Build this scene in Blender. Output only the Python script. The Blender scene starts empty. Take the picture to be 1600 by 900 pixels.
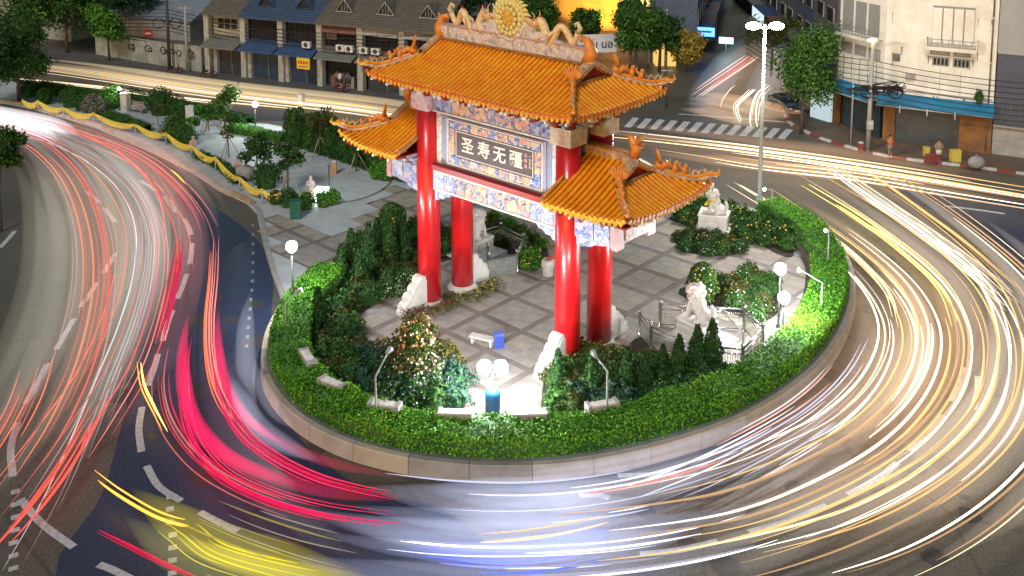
import bpy, math, random
import numpy as np
from mathutils import Vector, Matrix, Euler
R = math.radians
rnd = random.Random(7)
rng = np.random.default_rng(7)
sc = bpy.context.scene
COL = sc.collection

# ---------------------------------------------------------------- camera
LENS_F, PITCH, CAM_H = 1566.0, math.atan(.13), 24.0
PPX, PPY = 800.0, -41.0
cam_d = bpy.data.cameras.new('camera'); cam = bpy.data.objects.new('camera', cam_d); COL.objects.link(cam)
cam.location = (0, 0, CAM_H); cam.rotation_euler = (R(90) - PITCH, 0, 0)
cam_d.sensor_width = 36; cam_d.lens = LENS_F / 1600 * 36
cam_d.shift_x = 0; cam_d.shift_y = -(450 - PPY) / 1600
cam_d.clip_end = 900; cam_d.clip_start = .5
sc.camera = cam

# ---------------------------------------------------------------- sky, moonlike sun, exposure
SUN_EL, SUN_AZ = R(42), R(205)
w = bpy.data.worlds.new('World'); sc.world = w; w.use_nodes = True
nt = w.node_tree; nt.nodes.clear()
sky = nt.nodes.new('ShaderNodeTexSky'); sky.sky_type = 'NISHITA'; sky.sun_disc = False
sky.sun_elevation = R(4); sky.sun_rotation = SUN_AZ
bg = nt.nodes.new('ShaderNodeBackground'); bg.inputs[1].default_value = .11
ou = nt.nodes.new('ShaderNodeOutputWorld')
nt.links.new(sky.outputs[0], bg.inputs[0]); nt.links.new(bg.outputs[0], ou.inputs[0])
sd = bpy.data.lights.new('sun', 'SUN'); sd.energy = 1.25; sd.angle = R(14); sd.color = (1, .96, .90)
so = bpy.data.objects.new('sun', sd); COL.objects.link(so)
# light travels away from the camera, towards the upper right of the picture
so.rotation_euler = Vector((-.30, -.80, .80)).to_track_quat('Z', 'Y').to_euler()
sky.sun_rotation = math.atan2(-.30, -.80)
sc.view_settings.view_transform = 'Standard'; sc.view_settings.look = 'None'
sc.view_settings.exposure = .45; sc.view_settings.gamma = 1
sc.render.engine = 'CYCLES'
sc.cycles.use_denoising = True
sc.cycles.max_bounces = 5; sc.cycles.diffuse_bounces = 2; sc.cycles.glossy_bounces = 2
sc.cycles.transparent_max_bounces = 8; sc.cycles.sample_clamp_indirect = 4
sc.cycles.use_light_tree = True

# ---------------------------------------------------------------- pixel of the 1600x900 photograph -> point in the place
def ray(px, py):
    a = (px - PPX) / LENS_F; b = -(py - PPY) / LENS_F
    c, s = math.cos(PITCH), math.sin(PITCH)
    return a, c + b * s, -s + b * c
def at(px, py, z=0.):
    d = ray(px, py); t = (z - CAM_H) / d[2]
    return Vector((d[0] * t, d[1] * t, z))
def zof(Y, py):
    d = ray(PPX, py); return CAM_H + d[2] * Y / d[1]

# ---------------------------------------------------------------- materials
MATS = {}
def nodes_of(m):
    m.use_nodes = True; n = m.node_tree; return n, n.nodes['Principled BSDF']
def N(n, t, **k):
    x = n.nodes.new(t)
    for a, b in k.items(): setattr(x, a, b)
    return x
def ramp(n, stops, fac):
    r = N(n, 'ShaderNodeValToRGB'); e = r.color_ramp.elements
    while len(e) > 1: e.remove(e[-1])
    e[0].position = stops[0][0]; e[0].color = (*stops[0][1], 1)
    for p, c in stops[1:]:
        q = e.new(p); q.color = (*c, 1)
    n.links.new(fac, r.inputs[0]); return r.outputs[0]
def mat(name, col, rough=.6, metal=0, var=.25, scale=3., bump=0., col2=None, spec=.5, coat=0, detail=4, bscale=None):
    """a plain surface with noise mottling between two tones and optional fine relief"""
    if name in MATS: return MATS[name]
    m = bpy.data.materials.new(name); n, p = nodes_of(m)
    tc = N(n, 'ShaderNodeTexCoord'); no = N(n, 'ShaderNodeTexNoise')
    no.inputs['Scale'].default_value = scale; no.inputs['Detail'].default_value = detail; no.inputs['Roughness'].default_value = .65
    n.links.new(tc.outputs['Object'], no.inputs['Vector'])
    c2 = col2 or tuple(c * (1 - var) for c in col)
    n.links.new(ramp(n, [(.3, c2), (.7, col)], no.outputs[0]), p.inputs['Base Color'])
    p.inputs['Roughness'].default_value = rough; p.inputs['Metallic'].default_value = metal
    p.inputs['Specular IOR Level'].default_value = spec; p.inputs['Coat Weight'].default_value = coat
    if bump:
        b = N(n, 'ShaderNodeBump'); b.inputs['Strength'].default_value = bump; b.inputs['Distance'].default_value = .03
        n2 = N(n, 'ShaderNodeTexNoise'); n2.inputs['Scale'].default_value = bscale or scale * 6; n2.inputs['Detail'].default_value = 3
        n.links.new(tc.outputs['Object'], n2.inputs['Vector'])
        n.links.new(n2.outputs[0], b.inputs['Height']); n.links.new(b.outputs[0], p.inputs['Normal'])
    MATS[name] = m; return m
def emit(name, col, s):
    if name in MATS: return MATS[name]
    m = bpy.data.materials.new(name); n, p = nodes_of(m)
    p.inputs['Base Color'].default_value = (*[c * .5 for c in col], 1)
    p.inputs['Emission Color'].default_value = (*col, 1); p.inputs['Emission Strength'].default_value = s
    MATS[name] = m; return m
def leafmat(name, stops, rough=.7, scale=.8):
    """leaves: each leaf has its own tone (random per leaf) plus slow drifts of tone through the plant"""
    if name in MATS: return MATS[name]
    m = bpy.data.materials.new(name); n, p = nodes_of(m)
    g = N(n, 'ShaderNodeNewGeometry'); tc = N(n, 'ShaderNodeTexCoord'); no = N(n, 'ShaderNodeTexNoise')
    no.inputs['Scale'].default_value = scale; no.inputs['Detail'].default_value = 3
    n.links.new(tc.outputs['Object'], no.inputs['Vector'])
    mx = N(n, 'ShaderNodeMath', operation='MULTIPLY_ADD'); n.links.new(g.outputs['Random Per Island'], mx.inputs[0]); mx.inputs[1].default_value = .6
    s2 = N(n, 'ShaderNodeMath', operation='MULTIPLY_ADD'); n.links.new(no.outputs[0], s2.inputs[0]); s2.inputs[1].default_value = 1.2; s2.inputs[2].default_value = -.4
    n.links.new(s2.outputs[0], mx.inputs[2])
    n.links.new(ramp(n, stops, mx.outputs[0]), p.inputs['Base Color'])
    p.inputs['Roughness'].default_value = rough; p.inputs['Specular IOR Level'].default_value = .15
    MATS[name] = m; return m
def pattern(name, cols, scale=5., bump=.5, rough=.4):
    """glazed relief ornament: curling cloud and flower shapes in several flat colours with pale outlines"""
    if name in MATS: return MATS[name]
    m = bpy.data.materials.new(name); n, p = nodes_of(m)
    tc = N(n, 'ShaderNodeTexCoord'); no = N(n, 'ShaderNodeTexNoise')
    no.inputs['Scale'].default_value = scale * .8; no.inputs['Detail'].default_value = 1
    n.links.new(tc.outputs['Object'], no.inputs['Vector'])
    mixv = N(n, 'ShaderNodeVectorMath', operation='MULTIPLY_ADD'); n.links.new(no.outputs['Color'], mixv.inputs[0])
    mixv.inputs[1].default_value = (.35,) * 3; n.links.new(tc.outputs['Object'], mixv.inputs[2])
    vo = N(n, 'ShaderNodeTexVoronoi'); vo.inputs['Scale'].default_value = scale; n.links.new(mixv.outputs[0], vo.inputs['Vector'])
    sp = N(n, 'ShaderNodeSeparateColor'); n.links.new(vo.outputs['Color'], sp.inputs[0])
    k = len(cols); r = ramp(n, [(i / k, c) for i, c in enumerate(cols)], sp.outputs[0]); r.node.color_ramp.interpolation = 'CONSTANT'
    ve = N(n, 'ShaderNodeTexVoronoi', feature='DISTANCE_TO_EDGE'); ve.inputs['Scale'].default_value = scale; n.links.new(mixv.outputs[0], ve.inputs['Vector'])
    wv = N(n, 'ShaderNodeMath', operation='SINE'); ml = N(n, 'ShaderNodeMath', operation='MULTIPLY'); ml.inputs[1].default_value = 17
    n.links.new(vo.outputs['Distance'], ml.inputs[0]); n.links.new(ml.outputs[0], wv.inputs[0])
    g1 = N(n, 'ShaderNodeMath', operation='GREATER_THAN'); g1.inputs[1].default_value = .90; n.links.new(wv.outputs[0], g1.inputs[0])
    l1 = N(n, 'ShaderNodeMath', operation='LESS_THAN'); l1.inputs[1].default_value = .03; n.links.new(ve.outputs[0], l1.inputs[0])
    mx = N(n, 'ShaderNodeMath', operation='MAXIMUM'); n.links.new(g1.outputs[0], mx.inputs[0]); n.links.new(l1.outputs[0], mx.inputs[1])
    mc = N(n, 'ShaderNodeMix', data_type='RGBA'); n.links.new(mx.outputs[0], mc.inputs[0]); n.links.new(r, mc.inputs[6]); mc.inputs[7].default_value = (.50, .48, .52, 1)
    n.links.new(mc.outputs[2], p.inputs['Base Color'])
    b = N(n, 'ShaderNodeBump'); b.inputs['Strength'].default_value = bump; b.inputs['Distance'].default_value = .04
    n.links.new(ve.outputs[0], b.inputs['Height']); n.links.new(b.outputs[0], p.inputs['Normal'])
    p.inputs['Roughness'].default_value = rough; MATS[name] = m; return m

def asphalt(name='asphalt', tone=((.080, .070, .058), (.135, .118, .092))):
    m = bpy.data.materials.new(name); n, p = nodes_of(m)
    g = N(n, 'ShaderNodeNewGeometry')
    a = N(n, 'ShaderNodeTexNoise'); a.inputs['Scale'].default_value = .09; a.inputs['Detail'].default_value = 5; n.links.new(g.outputs['Position'], a.inputs['Vector'])
    f = N(n, 'ShaderNodeTexNoise'); f.inputs['Scale'].default_value = 9; f.inputs['Detail'].default_value = 5; n.links.new(g.outputs['Position'], f.inputs['Vector'])
    c1 = ramp(n, [(.35, tone[0]), (.65, tone[1])], a.outputs[0])
    c2 = ramp(n, [(.3, (.55,) * 3), (.75, (1.35,) * 3)], f.outputs[0])
    mm = N(n, 'ShaderNodeMix', data_type='RGBA', blend_type='MULTIPLY'); mm.inputs[0].default_value = 1
    n.links.new(c1, mm.inputs[6]); n.links.new(c2, mm.inputs[7])
    # long cracks and patched seams
    v = N(n, 'ShaderNodeTexVoronoi', feature='DISTANCE_TO_EDGE'); v.inputs['Scale'].default_value = .13; n.links.new(g.outputs['Position'], v.inputs['Vector'])
    cr = ramp(n, [(0, (.45,) * 3), (.012, (1,) * 3)], v.outputs[0])
    m3 = N(n, 'ShaderNodeMix', data_type='RGBA', blend_type='MULTIPLY'); m3.inputs[0].default_value = .7
    n.links.new(mm.outputs[2], m3.inputs[6]); n.links.new(cr, m3.inputs[7])
    n.links.new(m3.outputs[2], p.inputs['Base Color'])
    rr = N(n, 'ShaderNodeMapRange'); rr.inputs[3].default_value = .32; rr.inputs[4].default_value = .62; n.links.new(a.outputs[0], rr.inputs[0]); n.links.new(rr.outputs[0], p.inputs['Roughness'])
    b = N(n, 'ShaderNodeBump'); b.inputs['Strength'].default_value = .25; b.inputs['Distance'].default_value = .01; n.links.new(f.outputs[0], b.inputs['Height']); n.links.new(b.outputs[0], p.inputs['Normal'])
    MATS[name] = m; return m
M_ASPH = asphalt()
M_ASPHD = asphalt('asphalt_unlit', ((.018, .030, .072), (.036, .046, .092)))  # same road where traffic leaves it unlit, darkness put into the colour
M_PAINT = mat('road_paint', (.62, .62, .64), .6, var=.45, scale=5)
M_GREY = mat('paving_grey', (.36, .33, .30), .5, var=.38, scale=1.5, bump=.1)
M_GREY2 = mat('paving_buff', (.38, .335, .275), .5, var=.3, scale=1.2, bump=.1)
M_GREY3 = mat('paving_rose', (.35, .29, .265), .5, var=.3, scale=1.7, bump=.1)
M_BAND = mat('paving_dark_band', (.215, .18, .16), .5, var=.3, scale=2)
M_PALEP = mat('paving_pale', (.50, .53, .55), .55, var=.25, scale=.9, bump=.1)
M_KERB = mat('kerb_concrete', (.50, .43, .35), .75, var=.3, scale=1.2, bump=.15)
M_KERBTOP = mat('kerb_top_concrete', (.20, .195, .19), .75, var=.4, scale=1.6, bump=.15)
M_CONC = mat('concrete', (.36, .35, .33), .8, var=.35, scale=1.5, bump=.2)
M_SOIL = mat('soil', (.045, .035, .025), .95, var=.5, scale=3, bump=.5)
M_WSTONE = mat('white_stone', (.70, .67, .63), .55, col2=(.46, .43, .39), scale=4, bump=.5, detail=8)
M_WMARB = mat('white_marble', (.72, .69, .65), .4, col2=(.55, .52, .47), scale=2.5, bump=.25, detail=8)
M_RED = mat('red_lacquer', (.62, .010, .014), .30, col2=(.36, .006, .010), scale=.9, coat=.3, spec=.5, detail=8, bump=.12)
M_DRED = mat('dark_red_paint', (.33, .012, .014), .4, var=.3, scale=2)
M_TILE = mat('glazed_orange_tile', (.94, .42, .015), .28, col2=(.80, .22, .008), scale=1.6, bump=.25, coat=.25)
M_PAN = mat('glazed_pan_tile', (.50, .13, .006), .4, col2=(.32, .07, .006), scale=3, bump=.3)
M_YEL = mat('yellow_drip_tile', (.82, .48, .04), .3, col2=(.7, .30, .02), scale=3)
M_RTIP = mat('red_tile_disc', (.50, .06, .02), .35, col2=(.62, .22, .03), scale=6)
M_RIDGE = pattern('ridge_tiles', [(.62, .30, .04), (.50, .20, .05), (.35, .22, .10), (.70, .45, .10)], 5, .6)
M_BROWNR = mat('brown_ridge', (.20, .10, .05), .4, col2=(.42, .22, .07), scale=5)
M_BEAST = mat('glazed_beast', (.72, .17, .03), .3, col2=(.80, .38, .06), scale=7, bump=.5)
M_DRAG = mat('dragon_body', (.80, .50, .20), .35, col2=(.86, .74, .46), scale=7, bump=.7, bscale=22)
M_DRAGRED = mat('dragon_fin', (.55, .05, .04), .4, var=.3, scale=6)
M_MEDAL = mat('medallion_yellow', (.82, .68, .13), .35, col2=(.80, .74, .40), scale=8, bump=.6)
M_MEDALC = mat('medallion_orange', (.72, .30, .05), .35, col2=(.80, .62, .10), scale=12, bump=.6)
M_LEAFG = mat('glazed_leaf_green', (.30, .42, .10), .4, col2=(.62, .64, .30), scale=8)
M_FLORAL = pattern('white_floral_relief', [(.80, .76, .72), (.78, .62, .60), (.42, .36, .36), (.70, .60, .60), (.70, .55, .30), (.80, .76, .74)], 5.5, 1.)
M_PATA = pattern('cloud_ornament_blue', [(.08, .14, .42), (.40, .38, .54), (.22, .28, .56), (.46, .42, .56), (.10, .20, .50), (.05, .10, .32)], 4.2, .6)
M_PATB = pattern('cloud_ornament_orange', [(.60, .22, .08), (.66, .36, .10), (.14, .18, .34), (.52, .14, .10), (.62, .42, .18), (.08, .12, .30), (.05, .07, .16)], 5.5, .7)
M_PATC = pattern('border_ornament', [(.06, .13, .42), (.62, .34, .14), (.08, .16, .46), (.52, .44, .20), (.05, .10, .34)], 3.6, .5)
M_PATW = pattern('pale_flower_tile', [(.42, .42, .52), (.20, .28, .56), (.44, .42, .52), (.12, .18, .44), (.50, .34, .30)], 4.5, .3)
M_PATP = pattern('pink_capital_ornament', [(.60, .24, .34), (.66, .48, .56), (.55, .40, .56), (.66, .56, .44)], 5, .6)
M_LILAC = mat('lilac_paint', (.36, .36, .52), .45, var=.15, scale=3)
M_BLUEG = mat('blue_grey_paint', (.28, .34, .47), .45, var=.2, scale=3)
M_BOARD = mat('plaque_board', (.10, .08, .088), .5, var=.35, scale=6, bump=.3)
M_CREAM = mat('cream_glaze', (.78, .73, .62), .4, var=.15, scale=5)
M_STEEL = mat('stainless_steel', (.55, .55, .52), .25, metal=.85, var=.3, scale=3)
M_MESH = mat('galvanised_mesh', (.36, .33, .24), .45, metal=.5, var=.3, scale=6)
M_POLE = mat('dark_green_pole', (.045, .055, .05), .45, var=.4, scale=3)
M_PGREY = mat('grey_pole_paint', (.33, .36, .35), .45, var=.25, scale=3)
M_BLACK = mat('black_cable', (.015, .015, .017), .6, var=.3)
M_DARK = mat('dark_interior', (.018, .016, .018), .8, var=.5, scale=.6)
M_BARK = mat('bark', (.13, .095, .07), .9, var=.5, scale=5, bump=.5)
M_WOOD = mat('pale_timber', (.36, .30, .22), .8, var=.3, scale=6)
M_YCLOTH = mat('yellow_cloth', (.80, .62, .08), .7, var=.25, scale=2.5)
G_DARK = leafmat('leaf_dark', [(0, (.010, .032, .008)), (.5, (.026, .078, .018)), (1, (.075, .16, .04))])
G_MID = leafmat('leaf_mid', [(0, (.014, .045, .009)), (.5, (.045, .125, .022)), (1, (.11, .21, .04))])
G_HEDGE = leafmat('leaf_hedge', [(0, (.015, .055, .006)), (.4, (.07, .24, .012)), (.7, (.13, .36, .02)), (1, (.24, .32, .03))], scale=.35)
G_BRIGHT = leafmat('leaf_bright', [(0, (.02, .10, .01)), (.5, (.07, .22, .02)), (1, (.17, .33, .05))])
G_OLIVE = leafmat('leaf_olive', [(0, (.015, .025, .006)), (.5, (.055, .075, .015)), (1, (.15, .12, .03))])
G_BLUE = leafmat('leaf_bluegreen', [(0, (.008, .03, .02)), (.5, (.03, .085, .055)), (1, (.10, .17, .12))])
F_WHITE = leafmat('petal_white', [(0, (.55, .55, .45)), (1, (.8, .8, .72))])
F_YEL = leafmat('petal_yellow', [(0, (.55, .36, .03)), (1, (.75, .62, .10))])
F_RED = leafmat('petal_red', [(0, (.22, .02, .03)), (.6, (.42, .06, .05)), (1, (.55, .22, .12))])
F_PURP = leafmat('petal_purple', [(0, (.10, .02, .14)), (1, (.32, .12, .42))])
F_ORNG = leafmat('petal_orange', [(0, (.55, .18, .02)), (1, (.75, .42, .08))])

# ---------------------------------------------------------------- mesh helpers
class MB:
    def __init__(s): s.v = []; s.f = []; s.sm = []
    def add(s, vs, fs, smooth=False):
        k = len(s.v); s.v += [tuple(p) for p in vs]; s.f += [tuple(i + k for i in f) for f in fs]; s.sm += [smooth] * len(fs); return s
    def box(s, cx, cy, cz, sx, sy, sz, rz=0, tw=0, rx=0):
        """centre x,y; BOTTOM z; full sizes; top scaled by (1-tw)"""
        c, sn = math.cos(rz), math.sin(rz); P = []
        for z, k in ((0, 1), (sz, 1 - tw)):
            for x, y in ((-1, -1), (1, -1), (1, 1), (-1, 1)):
                X, Y = x * sx / 2 * k, y * sy / 2 * k
                P.append((cx + X * c - Y * sn, cy + X * sn + Y * c, cz + z))
        return s.add(P, [(3, 2, 1, 0), (4, 5, 6, 7), (0, 1, 5, 4), (1, 2, 6, 5), (2, 3, 7, 6), (3, 0, 4, 7)])
    def prism(s, poly, z0, z1):
        n = len(poly); P = [(*p[:2], z0) for p in poly] + [(*p[:2], z1) for p in poly]
        return s.add(P, [tuple(reversed(range(n))), tuple(range(n, 2 * n))] + [(i, (i + 1) % n, (i + 1) % n + n, i + n) for i in range(n)])
    def extr(s, poly, d0, d1, M):
        """polygon in local x,z extruded along local y from d0 to d1, placed by matrix M"""
        n = len(poly); P = [M @ Vector((x, d0, z)) for x, z in poly] + [M @ Vector((x, d1, z)) for x, z in poly]
        return s.add(P, [tuple(range(n)), tuple(reversed(range(n, 2 * n)))] + [((i + 1) % n, i, i + n, (i + 1) % n + n) for i in range(n)])
    def tube(s, path, r, sides=8, cap=True, smooth=True):
        path = [Vector(p) for p in path]; n = len(path)
        rr = r if hasattr(r, '__len__') else [r] * n
        P = []; up = Vector((0, 0, 1)); prev = None
        for i, p in enumerate(path):
            t = (path[min(i + 1, n - 1)] - path[max(i - 1, 0)]).normalized()
            if prev is None:
                a = t.cross(up); a = a.normalized() if a.length > .01 else Vector((1, 0, 0))
            else:
                a = prev - t * prev.dot(t); a = a.normalized() if a.length > 1e-6 else t.orthogonal().normalized()
            prev = a; b = t.cross(a)
            for k in range(sides):
                th = 2 * math.pi * k / sides
                P.append(p + (a * math.cos(th) + b * math.sin(th)) * rr[i])
        F = [(i * sides + k, i * sides + (k + 1) % sides, (i + 1) * sides + (k + 1) % sides, (i + 1) * sides + k) for i in range(n - 1) for k in range(sides)]
        s.add(P, F, smooth)
        if cap:
            k0 = len(s.v) - len(P); s.f += [tuple(k0 + j for j in reversed(range(sides))), tuple(k0 + (n - 1) * sides + j for j in range(sides))]; s.sm += [False, False]
        return s
    def lathe(s, prof, cx=0, cy=0, cz=0, sides=16, smooth=True):
        P = [(cx + r * math.cos(2 * math.pi * k / sides), cy + r * math.sin(2 * math.pi * k / sides), cz + z) for r, z in prof for k in range(sides)]
        n = len(prof)
        F = [(i * sides + k, i * sides + (k + 1) % sides, (i + 1) * sides + (k + 1) % sides, (i + 1) * sides + k) for i in range(n - 1) for k in range(sides)]
        s.add(P, F, smooth); k0 = len(s.v) - len(P)
        s.f += [tuple(k0 + j for j in reversed(range(sides))), tuple(k0 + (n - 1) * sides + j for j in range(sides))]; s.sm += [False, False]
        return s
    def ball(s, c, r, seg=10, rings=7):
        rx, ry, rz = r if hasattr(r, '__len__') else (r,) * 3; P = []; F = []
        for i in range(rings + 1):
            ph = math.pi * i / rings
            for k in range(seg):
                th = 2 * math.pi * k / seg; q = max(math.sin(ph), .01)
                P.append((c[0] + rx * q * math.cos(th), c[1] + ry * q * math.sin(th), c[2] - rz * math.cos(ph)))
        for i in range(rings):
            for k in range(seg): F.append((i * seg + k, i * seg + (k + 1) % seg, (i + 1) * seg + (k + 1) % seg, (i + 1) * seg + k))
        return s.add(P, F, True)
    def grid(s, rows, smooth=True, flip=False):
        m = len(rows[0]); P = [p for r in rows for p in r]; F = []
        for i in range(len(rows) - 1):
            for j in range(m - 1):
                f = (i * m + j, i * m + j + 1, (i + 1) * m + j + 1, (i + 1) * m + j)
                F.append(tuple(reversed(f)) if flip else f)
        return s.add(P, F, smooth)
    def mesh(s, name, m):
        me = bpy.data.meshes.new(name); me.from_pydata(s.v, [], s.f); me.polygons.foreach_set('use_smooth', s.sm)
        me.materials.append(m); me.update(); return me
    def build(s, name, m, parent=None, loc=None, rz=0):
        return link(name, s.mesh(name, m), parent, loc, rz)
def link(name, me, parent=None, loc=None, rz=0):
    o = bpy.data.objects.new(name, me); COL.objects.link(o)
    if parent is not None: o.parent = parent
    if loc is not None: o.location = loc
    o.rotation_euler.z = rz; return o
def tag(o, label=None, cat=None, group=None, kind=None):
    if label: o['label'] = label
    if cat: o['category'] = cat
    if group: o['group'] = group
    if kind: o['kind'] = kind
    return o
def thing(name, label, cat, loc=(0, 0, 0), rz=0, group=None):
    o = bpy.data.objects.new(name, None); COL.objects.link(o); o.location = loc; o.rotation_euler.z = rz; o.empty_display_size = .2
    return tag(o, label, cat, group)
KIDS = {}
def copy_tree(o, parent=None, loc=None, rz=None, label=None, scale=None):
    c = o.copy(); COL.objects.link(c); c.parent = parent
    if loc is not None: c.location = loc
    if rz is not None: c.rotation_euler.z = rz
    if scale is not None: c.scale = scale if hasattr(scale, '__len__') else (scale,) * 3
    if label: c['label'] = label
    for ch in list(o.children): copy_tree(ch, c)
    return c
def struct(o, label=None):
    o['kind'] = 'structure'
    if label: o['label'] = label
    return o
def spline(pts, n=12, closed=False):
    """Catmull-Rom through 2-D / 3-D points"""
    P = [Vector(p) for p in pts]; k = len(P); out = []
    for i in range(k if closed else k - 1):
        p0 = P[(i - 1) % k] if closed or i > 0 else P[0] * 2 - P[1]; p1 = P[i]; p2 = P[(i + 1) % k]
        p3 = P[(i + 2) % k] if closed or i + 2 < k else P[-1] * 2 - P[-2]
        for j in range(n):
            t = j / n
            out.append(.5 * ((2 * p1) + (p2 - p0) * t + (2 * p0 - 5 * p1 + 4 * p2 - p3) * t * t + (3 * p1 - p0 - 3 * p2 + p3) * t ** 3))
    if not closed: out.append(P[-1])
    return out
def resample(path, step):
    out = [path[0].copy()]; acc = 0
    for a, b in zip(path[:-1], path[1:]):
        L = (b - a).length
        if L < 1e-9: continue
        d = step - acc
        while d <= L: out.append(a + (b - a) * (d / L)); d += step
        acc = (acc + L) % step
    return out
def leaves_mesh(name, P, Nn, size, m, flat=.6, core=None, coremat=None, aspect=.55):
    """many small diamond leaves at points P, facing Nn jittered; one mesh"""
    P = np.asarray(P, float); Nn = np.asarray(Nn, float); n = len(P)
    d = Nn * flat + rng.normal(size=(n, 3)) * (1 - flat) * .9; d /= np.linalg.norm(d, axis=1)[:, None] + 1e-9
    t = rng.normal(size=(n, 3)); t -= d * (t * d).sum(1)[:, None]; t /= np.linalg.norm(t, axis=1)[:, None] + 1e-9
    b = np.cross(d, t); s = size * rng.uniform(.6, 1.35, (n, 1))
    V = np.stack([P - t * s, P - b * s * aspect + d * s * .2, P + t * s, P + b * s * aspect + d * s * .2], 1).reshape(-1, 3)
    me = bpy.data.meshes.new(name); base = 0
    if core is not None:
        base = len(core.v); V = np.concatenate([np.array(core.v, float), V])
    F = (np.arange(n * 4) + base)
    loops = F; starts = np.arange(n) * 4; tot = np.full(n, 4); mi = np.zeros(n, int)
    if core is not None:
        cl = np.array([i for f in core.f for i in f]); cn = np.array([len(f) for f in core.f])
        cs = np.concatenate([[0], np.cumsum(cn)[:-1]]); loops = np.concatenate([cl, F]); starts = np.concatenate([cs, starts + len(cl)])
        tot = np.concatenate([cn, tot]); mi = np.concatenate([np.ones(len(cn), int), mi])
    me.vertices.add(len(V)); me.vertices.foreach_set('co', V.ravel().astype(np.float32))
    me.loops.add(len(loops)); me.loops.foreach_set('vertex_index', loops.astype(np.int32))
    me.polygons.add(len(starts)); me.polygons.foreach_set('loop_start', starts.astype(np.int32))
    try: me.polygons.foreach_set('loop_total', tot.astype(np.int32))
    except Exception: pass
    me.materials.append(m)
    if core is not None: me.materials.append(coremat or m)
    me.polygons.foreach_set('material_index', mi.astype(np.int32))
    me.update(calc_edges=True); me.validate(); return me
def blob(n, c, r, bottom=-.3, lump=.25, shell=.35, seed=None):
    """points and normals of an uneven crown: ellipsoid r about c, hollowed"""
    g = np.random.default_rng(seed) if seed is not None else rng
    d = g.normal(size=(n * 2, 3)); d /= np.linalg.norm(d, axis=1)[:, None]; d = d[d[:, 2] > bottom][:n]
    k = 1 + lump * (np.sin(d[:, 0] * 5 + c[0] * 3) * np.cos(d[:, 1] * 6 + 1 + c[1]) + .5 * np.sin(d[:, 2] * 9 + c[0]))
    q = k * (1 - shell * g.random(len(d)) ** 1.5)
    return np.asarray(c) + d * q[:, None] * np.asarray(r), d

# ================================================================ THE GROUND, ROADS AND THE ISLAND
def sheet(name, pts, z, m, thick=None, label=None, spl=0, closed=True, parent=None):
    P = [Vector((p[0], p[1])) for p in pts]
    b = MB()
    if thick: b.prism(P, z - thick, z)
    else: b.add([(p.x, p.y, z) for p in P], [tuple(range(len(P)))])
    o = b.build(name, m, parent)
    return o
def pxs(pts, z=0.): return [at(x, y, z).to_2d() for x, y in pts]
g = MB().add([(-260, 5, 0), (260, 5, 0), (260, 420, 0), (-260, 420, 0)], [(0, 1, 2, 3)]).build('road', M_ASPH)
struct(g, 'asphalt road sweeping round the traffic island')
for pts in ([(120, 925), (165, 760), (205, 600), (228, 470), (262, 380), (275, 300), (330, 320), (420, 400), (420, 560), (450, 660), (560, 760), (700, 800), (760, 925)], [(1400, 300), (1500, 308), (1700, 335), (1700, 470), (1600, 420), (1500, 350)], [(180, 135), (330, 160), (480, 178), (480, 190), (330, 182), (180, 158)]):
    o = MB().add([(p.x, p.y, .003) for p in spline(pxs(pts), 5, True)], [tuple(range(len(pts) * 5))]).build('unlit_road_patch', M_ASPHD); struct(o, 'darker bluish road patch, painted where no traffic light falls')  # dark tint stands in for road left unlit between the light trails

WALL_PX = [(500, 432), (470, 458), (440, 490), (418, 528), (408, 565), (410, 605), (432, 645), (475, 684), (540, 717), (620, 739), (700, 751), (770, 755), (860, 753),
           (950, 741), (1050, 717), (1150, 682), (1230, 636), (1290, 583), (1325, 525), (1337, 470), (1327, 420), (1292, 376), (1240, 345), (1185, 327), (1140, 320)]
wall = resample(spline(pxs(WALL_PX), 10), .30)
def normals(path):
    out = []
    for i in range(len(path)):
        t = (path[min(i + 1, len(path) - 1)] - path[max(i - 1, 0)]).normalized(); out.append(Vector((-t.y, t.x)))
    return out
wn = normals(wall)           # the path runs anticlockwise seen from above: its left side is the island
def off(path, nn, d): return [p + q * d for p, q in zip(path, nn)]
inner = Vector((3, 48))
if (wall[len(wall) // 2] + wn[len(wall) // 2] - inner).length > (wall[len(wall) // 2] - inner).length: wn = [-q for q in wn]
PLAZA_Z = .08
# paved plaza over the whole island and the park strip behind it
PARK_EDGE = [(440, 470), (425, 430), (412, 385), (402, 335), (385, 318), (345, 300), (300, 270), (250, 245), (200, 222), (150, 200), (100, 185), (40, 168), (-60, 150)]
PARK_BACK = [(-60, 118), (20, 128), (120, 143), (220, 165), (330, 185), (420, 195), (520, 215), (640, 240), (760, 262), (860, 285), (960, 305), (1060, 312), (1140, 320)]
isl = off(wall, wn, .2)
pl = [Vector(p) for p in isl[::3]] + list(reversed(pxs(PARK_BACK))) + list(reversed(pxs(PARK_EDGE)))[:-0 or None]
b = MB(); b.prism(pl, -.02, PLAZA_Z); plaza = b.build('plaza_paving', M_PALEP); struct(plaza, 'paved plaza of the traffic island and park strip')
# darker paving slabs of the round plaza, in the gate's own grid, with dark bands between the panels
GA = R(-42); GU = Vector((math.cos(GA), math.sin(GA))); GV = Vector((-GU.y, GU.x)); G0 = Vector((-.07, 47.79))
def inside(p, poly):
    c = False; j = len(poly) - 1
    for i in range(len(poly)):
        a, q = poly[i], poly[j]
        if (a.y > p.y) != (q.y > p.y) and p.x < (q.x - a.x) * (p.y - a.y) / (q.y - a.y) + a.x: c = not c
        j = i
    return c
FLOOR_POLY = [Vector(p) for p in off(wall, wn, 2.0)[::4]] + pxs([(1100, 322), (960, 320), (860, 303), (760, 290), (640, 290), (600, 300), (560, 345), (520, 365), (440, 335), (418, 340), (428, 400)])

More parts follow.
